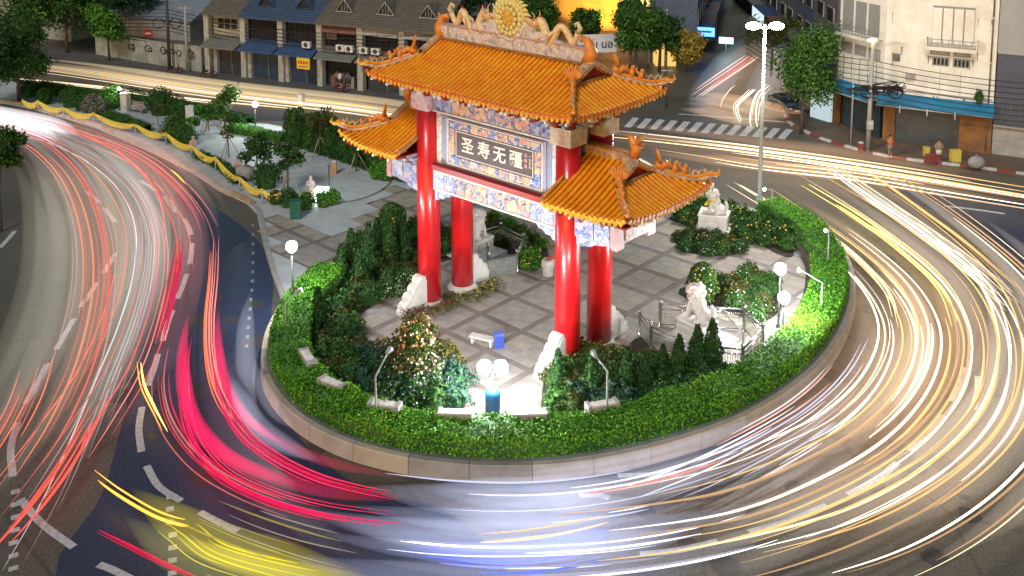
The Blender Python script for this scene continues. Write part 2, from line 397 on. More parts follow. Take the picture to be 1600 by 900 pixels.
org = at(1037, 400).to_2d(); PU, PV, BW = 2.78, 2.52, .38
fl = None
sl_m = [MB().box(0, 0, 0, (PU - BW) / 2 - .025, (PV - BW) / 2 - .025, .05).mesh('paving_slab', mm) for mm in (M_GREY, M_GREY2, M_GREY3)]
cnt = 0; cand = []
for i in range(-12, 12):
    for j in range(-12, 12):
        for a in (-1, 1):
            for q in (-1, 1):
                c = org + GU * ((i + .5) * PU + a * ((PU - BW) / 4)) + GV * ((j + .5) * PV + q * ((PV - BW) / 4))
                if inside(c, FLOOR_POLY): cand.append((c, i, j))
cand.sort(key=lambda t: t[0].y)
bnd = MB()
for c, i, j in cand:
    ctr = org + GU * ((i + .5) * PU) + GV * ((j + .5) * PV); du = (c - ctr).dot(GU); dv = (c - ctr).dot(GV)
    q = ctr + GU * math.copysign(PU / 4, du) + GV * math.copysign(PV / 4, dv); bnd.box(q.x, q.y, .0, PU / 2, PV / 2, PLAZA_Z + .012, GA)
fl = bnd.build('paving_band', M_BAND, None); struct(fl, 'dark stone bands between the paving panels')
rest = MB()
for k, (c, i, j) in enumerate(cand):
    r_ = rnd.random(); warm = (c.x > 3)
    mi = (1 if r_ < .55 else (2 if r_ < .8 else 0)) if warm else (0 if r_ < .8 else 1)
    if k < 295:
        o = link('paving_slab', sl_m[mi], fl, (c.x, c.y, PLAZA_Z - .02 + rnd.random() * .004), GA)
    else: rest.box(c.x, c.y, PLAZA_Z - .02, (PU - BW) / 2 - .025, (PV - BW) / 2 - .025, .05, GA)
if rest.v: tag(rest.build('paving_slab', M_GREY2, fl), kind='stuff')
# pale slabs of the park strip: long joints
PP = pxs([(330, 205), (470, 215), (600, 255), (640, 285), (600, 300), (560, 340), (515, 362), (440, 322), (395, 285), (345, 245)])
jt = MB()
for k in range(60):
    c0 = at(330, 205).to_2d() + GU * (k * .9 - 12)
    for s_ in range(60):
        q = c0 + GV * (-24 + s_ * .9)
        if inside(q, PP): jt.box(q.x, q.y, PLAZA_Z - .01, .86, .86, .022, GA)
if jt.v: tag(jt.build('park_paving', M_PALEP), kind='structure')
# curved dark drain slot between park and plaza
dr = spline(pxs([(515, 322), (560, 314), (590, 303), (608, 290), (612, 280)]), 8)
b = MB(); b.grid([[(p.x + q.x * d, p.y + q.y * d, PLAZA_Z + .03) for d in (-.09, .09)] for p, q in zip(dr, normals(dr))], False, False)
struct(b.build('drain_slot', M_BAND))

# planter wall: kerb blocks with joints, capped by a darker rim
kerb = thing('planter_wall', 'low curved concrete wall holding the hedge round the island, beige face and grey rim', 'planter wall', (0, 0, 0))
H_W = .70; step = 8
def secs(i0, i1, prof, gap=.012):
    rows = []
    for i in range(i0, i1 + 1):
        p, q = wall[i], wn[i]
        if i in (i0, i1):
            t = Vector((q.y, -q.x)); p = p + t * (gap if i == i0 else -gap) * (1 if (wall[i1] - wall[i0]).dot(t) > 0 else -1)
        rows.append([(p.x + q.x * d, p.y + q.y * d, z) for d, z in prof])
    return rows
def blockmb(i0, i1, prof, gap=.012):
    rows = secs(i0, i1, prof, gap); b = MB(); b.grid([r + [r[0]] for r in rows], False)
    m = len(prof); b.add(rows[0], [tuple(range(m))]); b.add(rows[-1], [tuple(reversed(range(m)))]); return b
kprof = [(0, 0), (.035, H_W - .06), (.06, H_W), (.30, H_W), (.30, 0)]
rprof = [(.302, .0), (.302, H_W - .004), (.60, H_W - .004), (.60, 0)]
kk = [M_KERB, mat('kerb_concrete_pale', (.50, .41, .31), .75, var=.25, scale=1.6, bump=.15), mat('kerb_concrete_grey', (.33, .30, .26), .75, var=.3, scale=1.4, bump=.15)]
i = 0
while i + step < len(wall):
    blockmb(i, i + step, kprof).build('kerb_block', rnd.choice(kk), kerb)
    i += step
blockmb(0, i, rprof, 0).build('inner_rim', M_KERBTOP, kerb)
NW = i
struct(sheet('planter_soil', off(wall, wn, .58)[:NW:2] + list(reversed(off(wall, wn, 2.6)[:NW:2])), .55, M_SOIL))

# hedge: body + leaves
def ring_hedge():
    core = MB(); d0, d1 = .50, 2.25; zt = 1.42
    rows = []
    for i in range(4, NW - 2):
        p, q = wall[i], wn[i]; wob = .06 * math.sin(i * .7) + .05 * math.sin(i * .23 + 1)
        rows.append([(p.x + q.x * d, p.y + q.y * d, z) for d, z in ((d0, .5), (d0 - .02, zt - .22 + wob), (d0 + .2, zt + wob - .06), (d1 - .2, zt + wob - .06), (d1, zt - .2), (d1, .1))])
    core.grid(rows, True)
    P = []; Q = []
    for i in range(4, NW - 3):
        p = wall[i]; q = wn[i]; t = (wall[i + 1] - wall[i]); wob = .06 * math.sin(i * .7) + .05 * math.sin(i * .23 + 1)
        k = 230 if p.y < 52 else 140
        for _ in range(k):
            u_ = rnd.random(); pp = p + t * u_
            a = rnd.random()
            if a < .64: d = d0 + rnd.random() * (d1 - d0); z = zt + wob + rnd.gauss(0, .05); nn = (0, 0, 1)
            elif a < .90: d = d0 + rnd.gauss(0, .05); z = .72 + rnd.random() * (zt - .68); nn = (-q.x, -q.y, .3)
            else: d = d1 + rnd.gauss(0, .05); z = .3 + rnd.random() * (zt - .3); nn = (q.x, q.y, .3)
            P.append((pp.x + q.x * d, pp.y + q.y * d, z)); Q.append(nn)
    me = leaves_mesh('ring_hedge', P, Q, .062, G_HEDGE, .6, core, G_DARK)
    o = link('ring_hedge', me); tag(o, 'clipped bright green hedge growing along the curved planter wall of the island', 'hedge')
ring_hedge()

# ================================================================ THE GATE
gate = thing('ceremonial_gate', 'Chinese ceremonial gate with four red columns and three orange tiled roofs on the island', 'gate', (G0.x, G0.y, 0), GA)
CU, CV = 4.62, 1.215
def cyl_mb(r0, r1, z0, z1, cx, cy, sides=28):
    return MB().lathe([(r0, z0), ((r0 + r1) / 2, (z0 + z1) / 2), (r1, z1)], cx, cy, 0, sides)
for su in (-1, 1):
    for sv in (-1, 1):
        cyl_mb(.60, .575, .34, 10.62, su * CU, sv * CV).build('column', M_RED, gate)
        MB().lathe([(.80, .05), (.82, .16), (.76, .24), (.68, .30), (.64, .36), (.60, .36)], su * CU, sv * CV, 0, 28).build('column_base', M_WMARB, gate)
        MB().box(su * CU, sv * CV, 10.60, 1.20, 1.20, .82).build('capital', M_PATP if su < 0 else pattern('gold_capital_ornament', [(.62, .52, .28), (.68, .58, .36), (.60, .40, .22), (.66, .60, .50)], 5, .6), gate)
        # scalloped drum-stone buttress running outwards from the base
        prof = [(0, 0), (0, 1.72)]
        pts = [(.18, 1.80), (.42, 1.72), (.52, 1.52), (.50, 1.42), (.66, 1.40), (.84, 1.22), (.84, 1.06), (1.0, 1.04), (1.18, .88), (1.20, .70), (1.34, .66), (1.50, .50), (1.50, .30), (1.60, .28), (1.62, 0)]
        poly = [(0, 0)] + [(0, 1.74)] + pts
        M = Matrix.Translation((su * CU - .0, sv * (CV + .50), .06)) @ Matrix.Rotation(sv * math.pi / 2, 4, 'Z')
        bb = MB().extr([(x, z) for x, z in poly], -.30, .30, M)
        st = bb.build('buttress_stone', M_WSTONE, gate)
        bv = st.modifiers.new('soften', 'BEVEL'); bv.width = .045; bv.segments = 2
        MB().extr([(x * .86, .10 + z * .84) for x, z in poly], -.335, .335, M).build('carved_side', M_WMARB, st)
# beams between the columns, front and back
def beam(z0, z1, v, th, m, name, u0=-CU, u1=CU): return MB().box((u0 + u1) / 2, v, z0, u1 - u0, th, z1 - z0).build(name, m, gate)
for sv in (-1, 1):
    F = sv * (CV + .05)
    beam(6.50, 7.52, sv * CV, .42, M_LILAC, 'lower_beam', -CU + .58, CU - .58)
    beam(7.54, 7.80, sv * CV, .62, M_DRED, 'red_ledge', -CU + .56, CU - .56)
    beam(10.62, 11.42, sv * CV, .50, M_LILAC, 'upper_beam', -CU + .66, CU - .66)
    # raised ornament panels in the lower and the upper beam
    for (z0, z1, lo) in ((6.62, 7.40, True), (10.70, 11.34, False)):
        cuts = [-3.95, -3.2, -2.55, -1.75, -.2, .2, 1.75, 2.55, 3.2, 3.95] if lo else [-3.9, -3.2, -2.6, -1.6, -.1, .1, 1.6, 2.6, 3.2, 3.9]
        ms = [M_PATA, M_PATA, M_PATB, M_PATB, M_PATA, M_PATB, M_PATB, M_PATA, M_PATA]
        if lo: ms = [M_PATW, M_PATA, M_PATB, M_PATB, M_PATA, M_PATB, M_PATB, M_PATA, M_PATW]
        for a, q, mm in zip(cuts[:-1], cuts[1:], ms):
            MB().box((a + q) / 2, sv * (CV + (.215 if lo else .255)), z0, q - a - .07, .07, z1 - z0).build('ornament_panel', mm, gate)
    MB().box(0, sv * (CV + .24), 6.50, 2 * CU - 1.3, .08, .09).build('beam_moulding', M_CREAM, gate)
    MB().box(0, sv * (CV + .24), 7.43, 2 * CU - 1.3, .08, .08).build('beam_moulding', M_CREAM, gate)
    MB().box(0, sv * (CV + .28), 10.60, 2 * CU - 1.4, .08, .07).build('beam_moulding', M_CREAM, gate)
    MB().box(0, sv * (CV + .28), 11.36, 2 * CU - 1.4, .08, .08).build('beam_moulding', M_CREAM, gate)
    # carved brackets in the corners under the lower beam
    for su in (-1, 1):
        pr = [(0, 0), (0, -.62), (.22, -.60), (.34, -.44), (.62, -.46), (.80, -.28), (1.05, -.26), (1.20, -.08), (1.5, -.02), (1.5, 0)]
        M = Matrix.Translation((su * (-CU + .60), sv * CV, 6.50)) @ Matrix.Scale(su, 4, (1, 0, 0))
        MB().extr(pr, -.13, .13, M).build('corner_bracket', M_PATA, gate)
# inscription zone
core = MB().box(0, 0, 7.80, 2 * CU - .6, 1.9, 2.82).build('panel_core', M_BLUEG, gate)
for sv in (-1, 1):
    def fr(u, z, w_, h_, d, m, name, pr=gate): return MB().box(u, sv * (.95 + d / 2), z, w_, d, h_).build(name, m, pr)
    fr(0, 7.82, 7.3, 2.74, .20, M_BLUEG, 'outer_frame')
    fr(0, 7.98, 6.6, 2.42, .27, M_LILAC, 'inner_frame')
    for su in (-1, 1):
        fr(su * 3.83, 7.84, .34, 2.70, .24, M_FLORAL, 'flower_strip')
    for (u0, u1, z0, z1) in ((-3.02, 3.02, 9.86, 10.24), (-3.02, 3.02, 8.06, 8.44), (-3.02, -2.64, 8.46, 9.84), (2.64, 3.02, 8.46, 9.84)):
        hor = (u1 - u0) > 1; ncell = 9 if hor else 2
        for k in range(ncell):
            if hor: a = u0 + (u1 - u0) * k / ncell; q = u0 + (u1 - u0) * (k + 1) / ncell; fr((a + q) / 2, z0, q - a - .03, z1 - z0, .32, [M_PATC, M_PATB][k % 2], 'border_panel')
            else: a = z0 + (z1 - z0) * k / ncell; q = z0 + (z1 - z0) * (k + 1) / ncell; fr((u0 + u1) / 2, a, u1 - u0, q - a - .03, .32, [M_PATC, M_PATB][k % 2], 'border_panel')
    for (u, z, w_, h_) in ((0, 10.28, 6.3, .05), (0, 7.99, 6.3, .05), (-3.12, 8.04, .05, 2.24), (3.12, 8.04, .05, 2.24)): fr(u, z, w_, h_, .345, M_CREAM, 'pale_bead')
    bd = fr(0, 8.47, 5.2, 1.37, .30, M_BOARD, 'inscription_board')
    for (u, z, w_, h_) in ((0, 9.76, 5.1, .035), (0, 8.51, 5.1, .035), (-2.53, 8.51, .035, 1.28), (2.53, 8.51, .035, 1.28)): fr(u, z, w_, h_, .318, M_CREAM, 'board_bead', bd)
    if sv < 0:
        def txt(s, u, z, size, thick, name='written_character', par=bd, mm=M_CREAM):
            c = bpy.data.curves.new('t', 'FONT'); c.body = s; c.size = size; c.extrude = .015; c.offset = thick; c.align_x = 'CENTER'; c.align_y = 'CENTER'
            o = bpy.data.objects.new('t', c); COL.objects.link(o); bpy.context.view_layer.update()
            me = bpy.data.meshes.new_from_object(o.evaluated_get(bpy.context.evaluated_depsgraph_get()), depsgraph=bpy.context.evaluated_depsgraph_get())
            bpy.data.objects.remove(o); me.materials.clear(); me.materials.append(mm)
            q = bpy.data.objects.new(name, me); COL.objects.link(q); q.parent = par; q.location = (u, -(.95 + .315), z); q.rotation_euler = (R(90), 0, 0); return q
        for s, u in zip('圣寿无疆', (-1.72, -.62, .42, 1.48)): txt(s, u, 9.13, .86, .012)
        for s, z in zip('诗琳通', (9.50, 9.24, 8.98)): txt(s, 2.10, z, .20, .004, mm=mat('pink_ink', (.70, .35, .38), .5))
        for s, z in zip('一九九九', (9.50, 9.33, 9.16, 8.99)): txt(s, 2.36, z, .15, .002)

# dark bracket zone under the eaves
def brackets(u0, u1, v0, v1, z0, z1, nu, nv, par, vext=.9, ends=(1, 1)):
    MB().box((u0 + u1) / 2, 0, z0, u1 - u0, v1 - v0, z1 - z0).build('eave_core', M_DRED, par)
    br = MB()
    for a, (w_, d_, z_) in enumerate(((.16, .45, 0), (.34, .7, .22), (.16, .95, .42))): br.box(0, -d_ / 2, z_ * (z1 - z0) / .7, w_, d_, .16)
    ms = [br.mesh('eave_bracket', m) for m in (M_BLUEG, M_CREAM, M_DRED, M_PATA)]
    k = 0
    for i in range(nu):
        u = u0 + (u1 - u0) * (i + .5) / nu
        for sv in (-1, 1):
            k += 1; link('eave_bracket', ms[(i + (sv > 0)) % 3], par, (u, sv * (v1 - .02), z0), 0 if sv < 0 else math.pi)
    for i in range(nv):
        v = v0 + (v1 - v0) * (i + .5) / nv
        for s, on in ((-1, ends[0]), (1, ends[1])):
            if on: link('eave_bracket', ms[i % 3], par, ((u0 if s < 0 else u1) - s * .02, v, z0), -math.pi / 2 if s < 0 else math.pi / 2)
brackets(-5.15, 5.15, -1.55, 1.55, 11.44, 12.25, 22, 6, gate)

# ---- hip-and-gable roofs
def roof(name, label, uL, uR, gL, gR, ve, zr, ze, zc, vh, zg, ends, pitch=.285):
    """uL..uR eave extent, gL..gR gable planes, ve half depth, zr ridge, ze eave, zc corner, vh/zg where the hips start"""
    rf = MB(); um, hw = (uL + uR) / 2, (uR - uL) / 2
    par = bpy.data.objects.new(name, None); COL.objects.link(par); par.parent = gate
    if label: par['label'] = label
    def lift(u, v):
        a = 0
        for s, on, e in ((-1, ends[0], uL), (1, ends[1], uR)):
            if on: a += max(0, 1 - abs(u - e) / 3.0) ** 2.2
        return (zc - ze) * a * max(0, (abs(v) / ve)) ** 2.5
    def zs(v):
        t = min(1, abs(v) / ve); return zr - (zr - ze) * (t ** .86 if False else (1 - (1 - t) ** 1.18))
    zg = zs(vh)
    def zend(u, s):
        gx, e = (gR, uR) if s > 0 else (gL, uL); t = min(1, max(0, (u - gx) / (e - gx))); return zg - (zg - ze) * (1 - (1 - t) ** 1.18)
    def top(u, v): return zs(v) + lift(u, v)
    def tope(u, v, s): return zend(u, s) + lift(u, v)
    def vhip(u, s):
        gx, e = (gR, uR) if s > 0 else (gL, uL); t = min(1, max(0, (u - gx) / (e - gx))); return vh + (ve - vh) * t
    # front and back rows
    nrow = int((uR - uL) / pitch); us = [uL + (uR - uL) * (i + .5) / nrow for i in range(nrow)]
    us_b = [uL + (uR - uL) * i / nrow for i in range(nrow + 1)]
    def vstart(u):
        if ends[1] and u > gR: return vhip(u, 1)
        if ends[0] and u < gL: return vhip(u, -1)
        return 0.
    for sv in (-1, 1):
        rows = []
        for u in us_b:
            v0 = vstart(u); rows.append([(u, sv * (v0 + (ve - v0) * k / 10), top(u, v0 + (ve - v0) * k / 10)) for k in range(11)])
        b = MB(); b.grid(rows, True, sv > 0); sl = b.build('roof_slope', M_PAN, par)
        for i, u in enumerate(us):
            v0 = vstart(u); L = ve - v0
            if L < .25: continue
            n = max(3, int(L / .16)); path = []; rad = []
            for k in range(n + 1):
                v = v0 + L * k / n; path.append((u, sv * v, top(u, v) + .035)); rad.append(.098 + (.014 if k % 2 else -.006))
            MB().tube(path, rad, 6).build('tile_row', M_TILE, par)
        # discs and drip tiles along the eave
        d = MB(); y = MB(); ra = MB()
        for i, u in enumerate(us):
            z = top(u, ve) + .03
            d.tube([(u, sv * (ve - .02), z), (u, sv * (ve + .06), z - .01)], .105, 8)
        for i, u in enumerate(us_b[1:-1]):
            z = top(u, ve) - .01
            y.add([(u - .12, sv * (ve + .03), z + .03), (u + .12, sv * (ve + .03), z + .03), (u + .10, sv * (ve + .05), z - .12), (u, sv * (ve + .05), z - .22), (u - .10, sv * (ve + .05), z - .12),
                   (u - .12, sv * (ve - .05), z + .03), (u + .12, sv * (ve - .05), z + .03)], [(0, 4, 3, 2, 1), (0, 1, 6, 5), (1, 2, 6), (0, 5, 4)])
        tag(d.build('tile_end_discs', M_RTIP if pitch < .3 and name == 'main_roof' else M_YEL, par), kind='stuff'); tag(y.build('drip_tiles', M_YEL, par), kind='stuff')
        rm = [MB().box(0, 0, 0, .11, 1.3, .12).mesh('rafter_end', m) for m in (M_CREAM, M_DRED)]
        for i, u in enumerate(us[1:-1:1]):
            if i % 2: continue
            o = link('rafter_end', rm[(i // 2) % 2], par, (u, sv * (ve - .66), top(u, ve) - .27)); o.rotation_euler.x = sv * R(-8)
    # end slopes
    for s, on, gx, e in ((-1, ends[0], gL, uL), (1, ends[1], gR, uR)):
        if not on: continue
        nr = int(2 * ve / pitch); vs = [-ve + 2 * ve * (i + .5) / nr for i in range(nr)]; vb = [-ve + 2 * ve * i / nr for i in range(nr + 1)]
        def ust(v): return gx if abs(v) <= vh else gx + (e - gx) * (abs(v) - vh) / (ve - vh)
        rows = [[(ust(v) + (e - ust(v)) * k / 8, v, tope(ust(v) + (e - ust(v)) * k / 8, v, s)) for k in range(9)] for v in vb]
        MB().grid(rows, True, s < 0).build('roof_slope', M_PAN, par)
        d = MB(); y = MB(); rm = [MB().box(0, 0, 0, 1.2, .11, .12).mesh('rafter_end', m) for m in (M_CREAM, M_DRED)]
        for i, v in enumerate(vs):
            u0 = ust(v); L = e - u0
            z = tope(e, v, s)
            d.tube([(e - s * .02, v, z + .03), (e + s * .06, v, z + .02)], .105, 8)
            if i % 2 == 0 and 0 < i < nr - 1: link('rafter_end', rm[(i // 2) % 2], par, (e - s * .60, v, z - .27))
            if abs(L) < .2: continue
            n = max(3, int(abs(L) / .16)); path = [(u0 + L * k / n, v, tope(u0 + L * k / n, v, s) + .035) for k in range(n + 1)]
            MB().tube(path, [.098 + (.014 if k % 2 else -.006) for k in range(n + 1)], 6).build('tile_row', M_TILE, par)
        for v in vb[1:-1]:
            z = tope(e, v, s) - .01
            y.add([(e + s * .03, v - .12, z + .03), (e + s * .03, v + .12, z + .03), (e + s * .05, v + .1, z - .12), (e + s * .05, v, z - .22), (e + s * .05, v - .1, z - .12)], [(0, 4, 3, 2, 1)])
        tag(d.build('tile_end_discs', M_RTIP, par), kind='stuff'); tag(y.build('drip_tiles', M_YEL, par), kind='stuff')
        # gable: red recessed triangle, pale moulding, broad verge
        gz0 = zg - .02
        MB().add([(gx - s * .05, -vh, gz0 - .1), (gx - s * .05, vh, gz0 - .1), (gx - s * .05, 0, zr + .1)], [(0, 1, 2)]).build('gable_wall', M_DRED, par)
        MB().tube([(gx + s * .05, -vh * .95, gz0 + .10), (gx + s * .05, vh * .95, gz0 + .10)], .09, 6).build('gable_sill', M_BROWNR, par)
        for sv in (-1, 1):
            pth = [(gx + s * .02, sv * (vh * k / 6), zs(vh * k / 6) + .12) for k in range(7)]
            b = MB()
            rows = [[(gx - s * .30, y_, z_ + .04), (gx - s * .28, y_, z_ + .20), (gx + s * .02, y_, z_ + .24), (gx + s * .16, y_, z_ + .12), (gx + s * .16, y_, z_ - .08), (gx + s * .02, y_, z_ - .10)] for _, y_, z_ in pth]
            b.grid([r + [r[0]] for r in rows], False); b.build('gable_ridge', M_RIDGE, par)
            # hip ridge with an upturned tip
            hp = []; hr = []
            for k in range(11):
                t = k / 10; u = gx + (e - gx) * t * 1.02; v = (vh + (ve - vh) * t * 1.02)
                hp.append((u, sv * v, min(top(u, min(v, ve)), 99) + .12 + (.25 * max(0, t - .75) / .25)))
            for k in range(11): hr.append(.15 - .05 * k / 10)
            MB().tube(hp, hr, 8).build('hip_ridge', M_RIDGE, par)
            MB().tube([(p[0], p[1], p[2] + .17) for p in hp], [.07] * 11, 6).build('hip_cap', M_TILE, par)
            # flame-finned dragon head where the hip starts
            q = Vector(hp[1]); dr_ = (Vector(hp[3]) - Vector(hp[0])).normalized(); sd_ = Vector((-dr_.y, dr_.x, 0)).normalized()
            f = MB(); f.ball(q + Vector((0, 0, .32)), (.20, .20, .26)); f.tube([q + Vector((0, 0, .15)), q + dr_ * .35 + Vector((0, 0, .50)), q + dr_ * .62 + Vector((0, 0, .36))], [.18, .16, .08], 8)
            for a in range(9):
                an = R(-70 + a * 22); dd = (-dr_ * math.cos(an) * .2 + Vector((0, 0, 1)) * math.cos(an * .6) + sd_ * math.sin(an) * .8)
                f.tube([q + Vector((0, 0, .35)), q + Vector((0, 0, .35)) + dd * .38, q + Vector((0, 0, .35)) + dd * .62 + Vector((0, 0, .08))], [.10, .07, .015], 5)
            f.build('dragon_head_finial', M_BEAST, par)
            # small beasts riding the hip
            for kk2, sc_ in ((3.6, 1.1), (5.2, 1.), (6.6, .62), (7.6, .58), (8.6, .58)):
                k0 = int(kk2); p = Vector(hp[k0]).lerp(Vector(hp[k0 + 1]), kk2 - k0) + Vector((0, 0, .2)); z = MB()
                if e - gx < 0 and kk2 < 6 and name != 'main_roof': sc_ *= .8
                z.ball(p + Vector((0, 0, .16 * sc_)), (.13 * sc_, .13 * sc_, .20 * sc_)); z.ball(p + dr_ * .06 + Vector((0, 0, .40 * sc_)), .10 * sc_, 8, 5)
                z.tube([p - dr_ * .05 + Vector((0, 0, .1)), p - dr_ * .24 * sc_ + Vector((0, 0, .30 * sc_)), p - dr_ * .20 * sc_ + Vector((0, 0, .5 * sc_))], [.07 * sc_, .06 * sc_, .015], 5)
                z.tube([p + dr_ * .08 + Vector((0, 0, .38 * sc_)), p + dr_ * .22 * sc_ + Vector((0, 0, .34 * sc_))], [.06 * sc_, .03], 5)
                z.build('roof_beast', M_BEAST if kk2 < 6 else M_RIDGE, par)
            # tip figure curling up at the corner
            p = Vector(hp[-1]); z = MB(); z.tube([p - dr_ * .2, p + dr_ * .18 + Vector((0, 0, .06)), p + dr_ * .34 + Vector((0, 0, .22)), p + dr_ * .26 + Vector((0, 0, .40))], [.13, .11, .07, .02], 7)
            z.build('corner_finial', M_BEAST if s > 0 else M_YEL, par)
    # soffit
    b = MB(); zz = ze - .16
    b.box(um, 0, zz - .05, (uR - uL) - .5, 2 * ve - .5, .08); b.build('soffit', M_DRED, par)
    return par, zs, top
main, zsM, topM = roof('main_roof', None, -6.72, 6.72, -4.98, 4.98, 3.52, 14.02, 12.40, 12.60, 1.42, 13.3, (1, 1))
wr, zsR, topR = roof('wing_roof', 'lower wing roof whose tiled end faces the camera', 4.72, 9.35, 4.72, 7.47, 3.28, 9.95, 8.42, 8.72, 1.34, 9.15, (0, 1))
wl, zsL, topL = roof('wing_roof', 'lower wing roof on the far end of the gate', -9.35, -4.72, -7.47, -4.72, 3.28, 9.95, 8.42, 8.95, 1.34, 9.15, (1, 0))
for par, s, zs in ((wr, 1, zsR), (wl, -1, zsL)):
    # brown verge ridge at the inner cut edge, main ridge and its finial
    for sv in (-1, 1):
        p = [(s * 4.78, sv * (CV + .55 + (3.2 - CV - .55) * k / 6), zs(CV + .55 + (3.2 - CV - .55) * k / 6) + .14) for k in range(7)]
        MB().tube(p, .13, 6).build('verge_ridge', M_BROWNR, par)
        MB().tube([(x + s * .05, y, z + .13) for x, y, z in p], .06, 6).build('verge_cap', M_TILE, par)
    MB().box(s * 6.1, 0, 9.95, 2.9, .34, .42).build('ridge_band', M_RIDGE, par)
    MB().tube([(s * 4.7, 0, 10.40), (s * 7.6, 0, 10.40)], .13, 6).build('ridge_cap', M_BROWNR, par)
    f = MB(); q = Vector((s * 7.35, 0, 10.3)); f.tube([q, q + Vector((s * .1, 0, .4)), q + Vector((-s * .15, 0, .8)), q + Vector((-s * .45, 0, .9))], [.26, .24, .16, .05], 8)
    for a in range(9): f.tube([q + Vector((0, 0, .3)), q + Vector((s * (.25 + .25 * math.cos(a)), .35 * math.sin(a * 2), .5 + .08 * a))], [.09, .02], 5)
    f.build('ridge_finial', M_BEAST, par)
    # patterned lower beams carrying the wing, out beyond the column
    for sv in (-1, 1):
        MB().box(s * 6.22, sv * CV, 6.48, 2.1, .42, 1.05).build('wing_beam', M_LILAC, par)
        MB().box(s * 5.75, sv * (CV + .22), 6.56, 1.0, .08, .9).build('ornament_panel', M_PATA, par)
        MB().box(s * 6.72, sv * (CV + .22), 6.60, .8, .08, .82).build('ornament_panel', pattern('pale_blue_ornament', [(.50, .55, .70), (.24, .36, .60), (.62, .64, .72), (.12, .26, .50)], 6, .6), par)
        pr = [(0, 0), (0, -.42), (.4, -.40), (.8, -.34), (1.0, -.18), (1.5, -.10), (1.9, 0)]
        M = Matrix.Translation((s * (CU + .60), sv * CV, 6.48)) @ Matrix.Scale(s, 4, (1, 0, 0)); MB().extr(pr, -.13, .13, M).build('corner_bracket', M_PATA, par)
        MB().box(s * 7.40, sv * CV, 6.40, .32, .56, 1.2).build('beam_end_block', mat('pink_paint', (.66, .36, .38), .45), par)
    MB().box(s * 7.35, 0, 6.60, .40, 2 * CV - .5, .85).build('end_beam', M_LILAC, par)
    MB().box(s * 7.58, 0, 6.70, .07, 2 * CV - .7, .65).build('ornament_panel', M_FLORAL, par)
    MB().box(s * 5.95, 0, 7.54, 2.9, 2 * CV + .3, .12).build('red_ledge', M_DRED, par)
    MB().box(s * 5.35, 0, 7.66, 1.5, 2 * CV - .5, 1.5).build('red_wall', M_DRED, par)
    brackets(min(s * 4.8, s * 7.6), max(s * 4.8, s * 7.6), -1.4, 1.4, 7.68, 8.36, 7, 7, par, ends=(s < 0, s > 0))

# main ridge: white flower relief band, dragons and flame medallion
zr = 14.02
for k in range(8):
    u0 = -4.7 + 9.4 * k / 8; MB().box(u0 + .5875, 0, zr + .13, 1.16, .36, .62).build('ridge_relief_panel', M_FLORAL, main)
MB().box(0, 0, zr + .02, 9.9, .62, .11).build('ridge_moulding', M_BROWNR, main)
MB().box(0, 0, zr + .75, 9.6, .46, .07).build('ridge_moulding', mat('pink_moulding', (.60, .38, .36), .5), main)
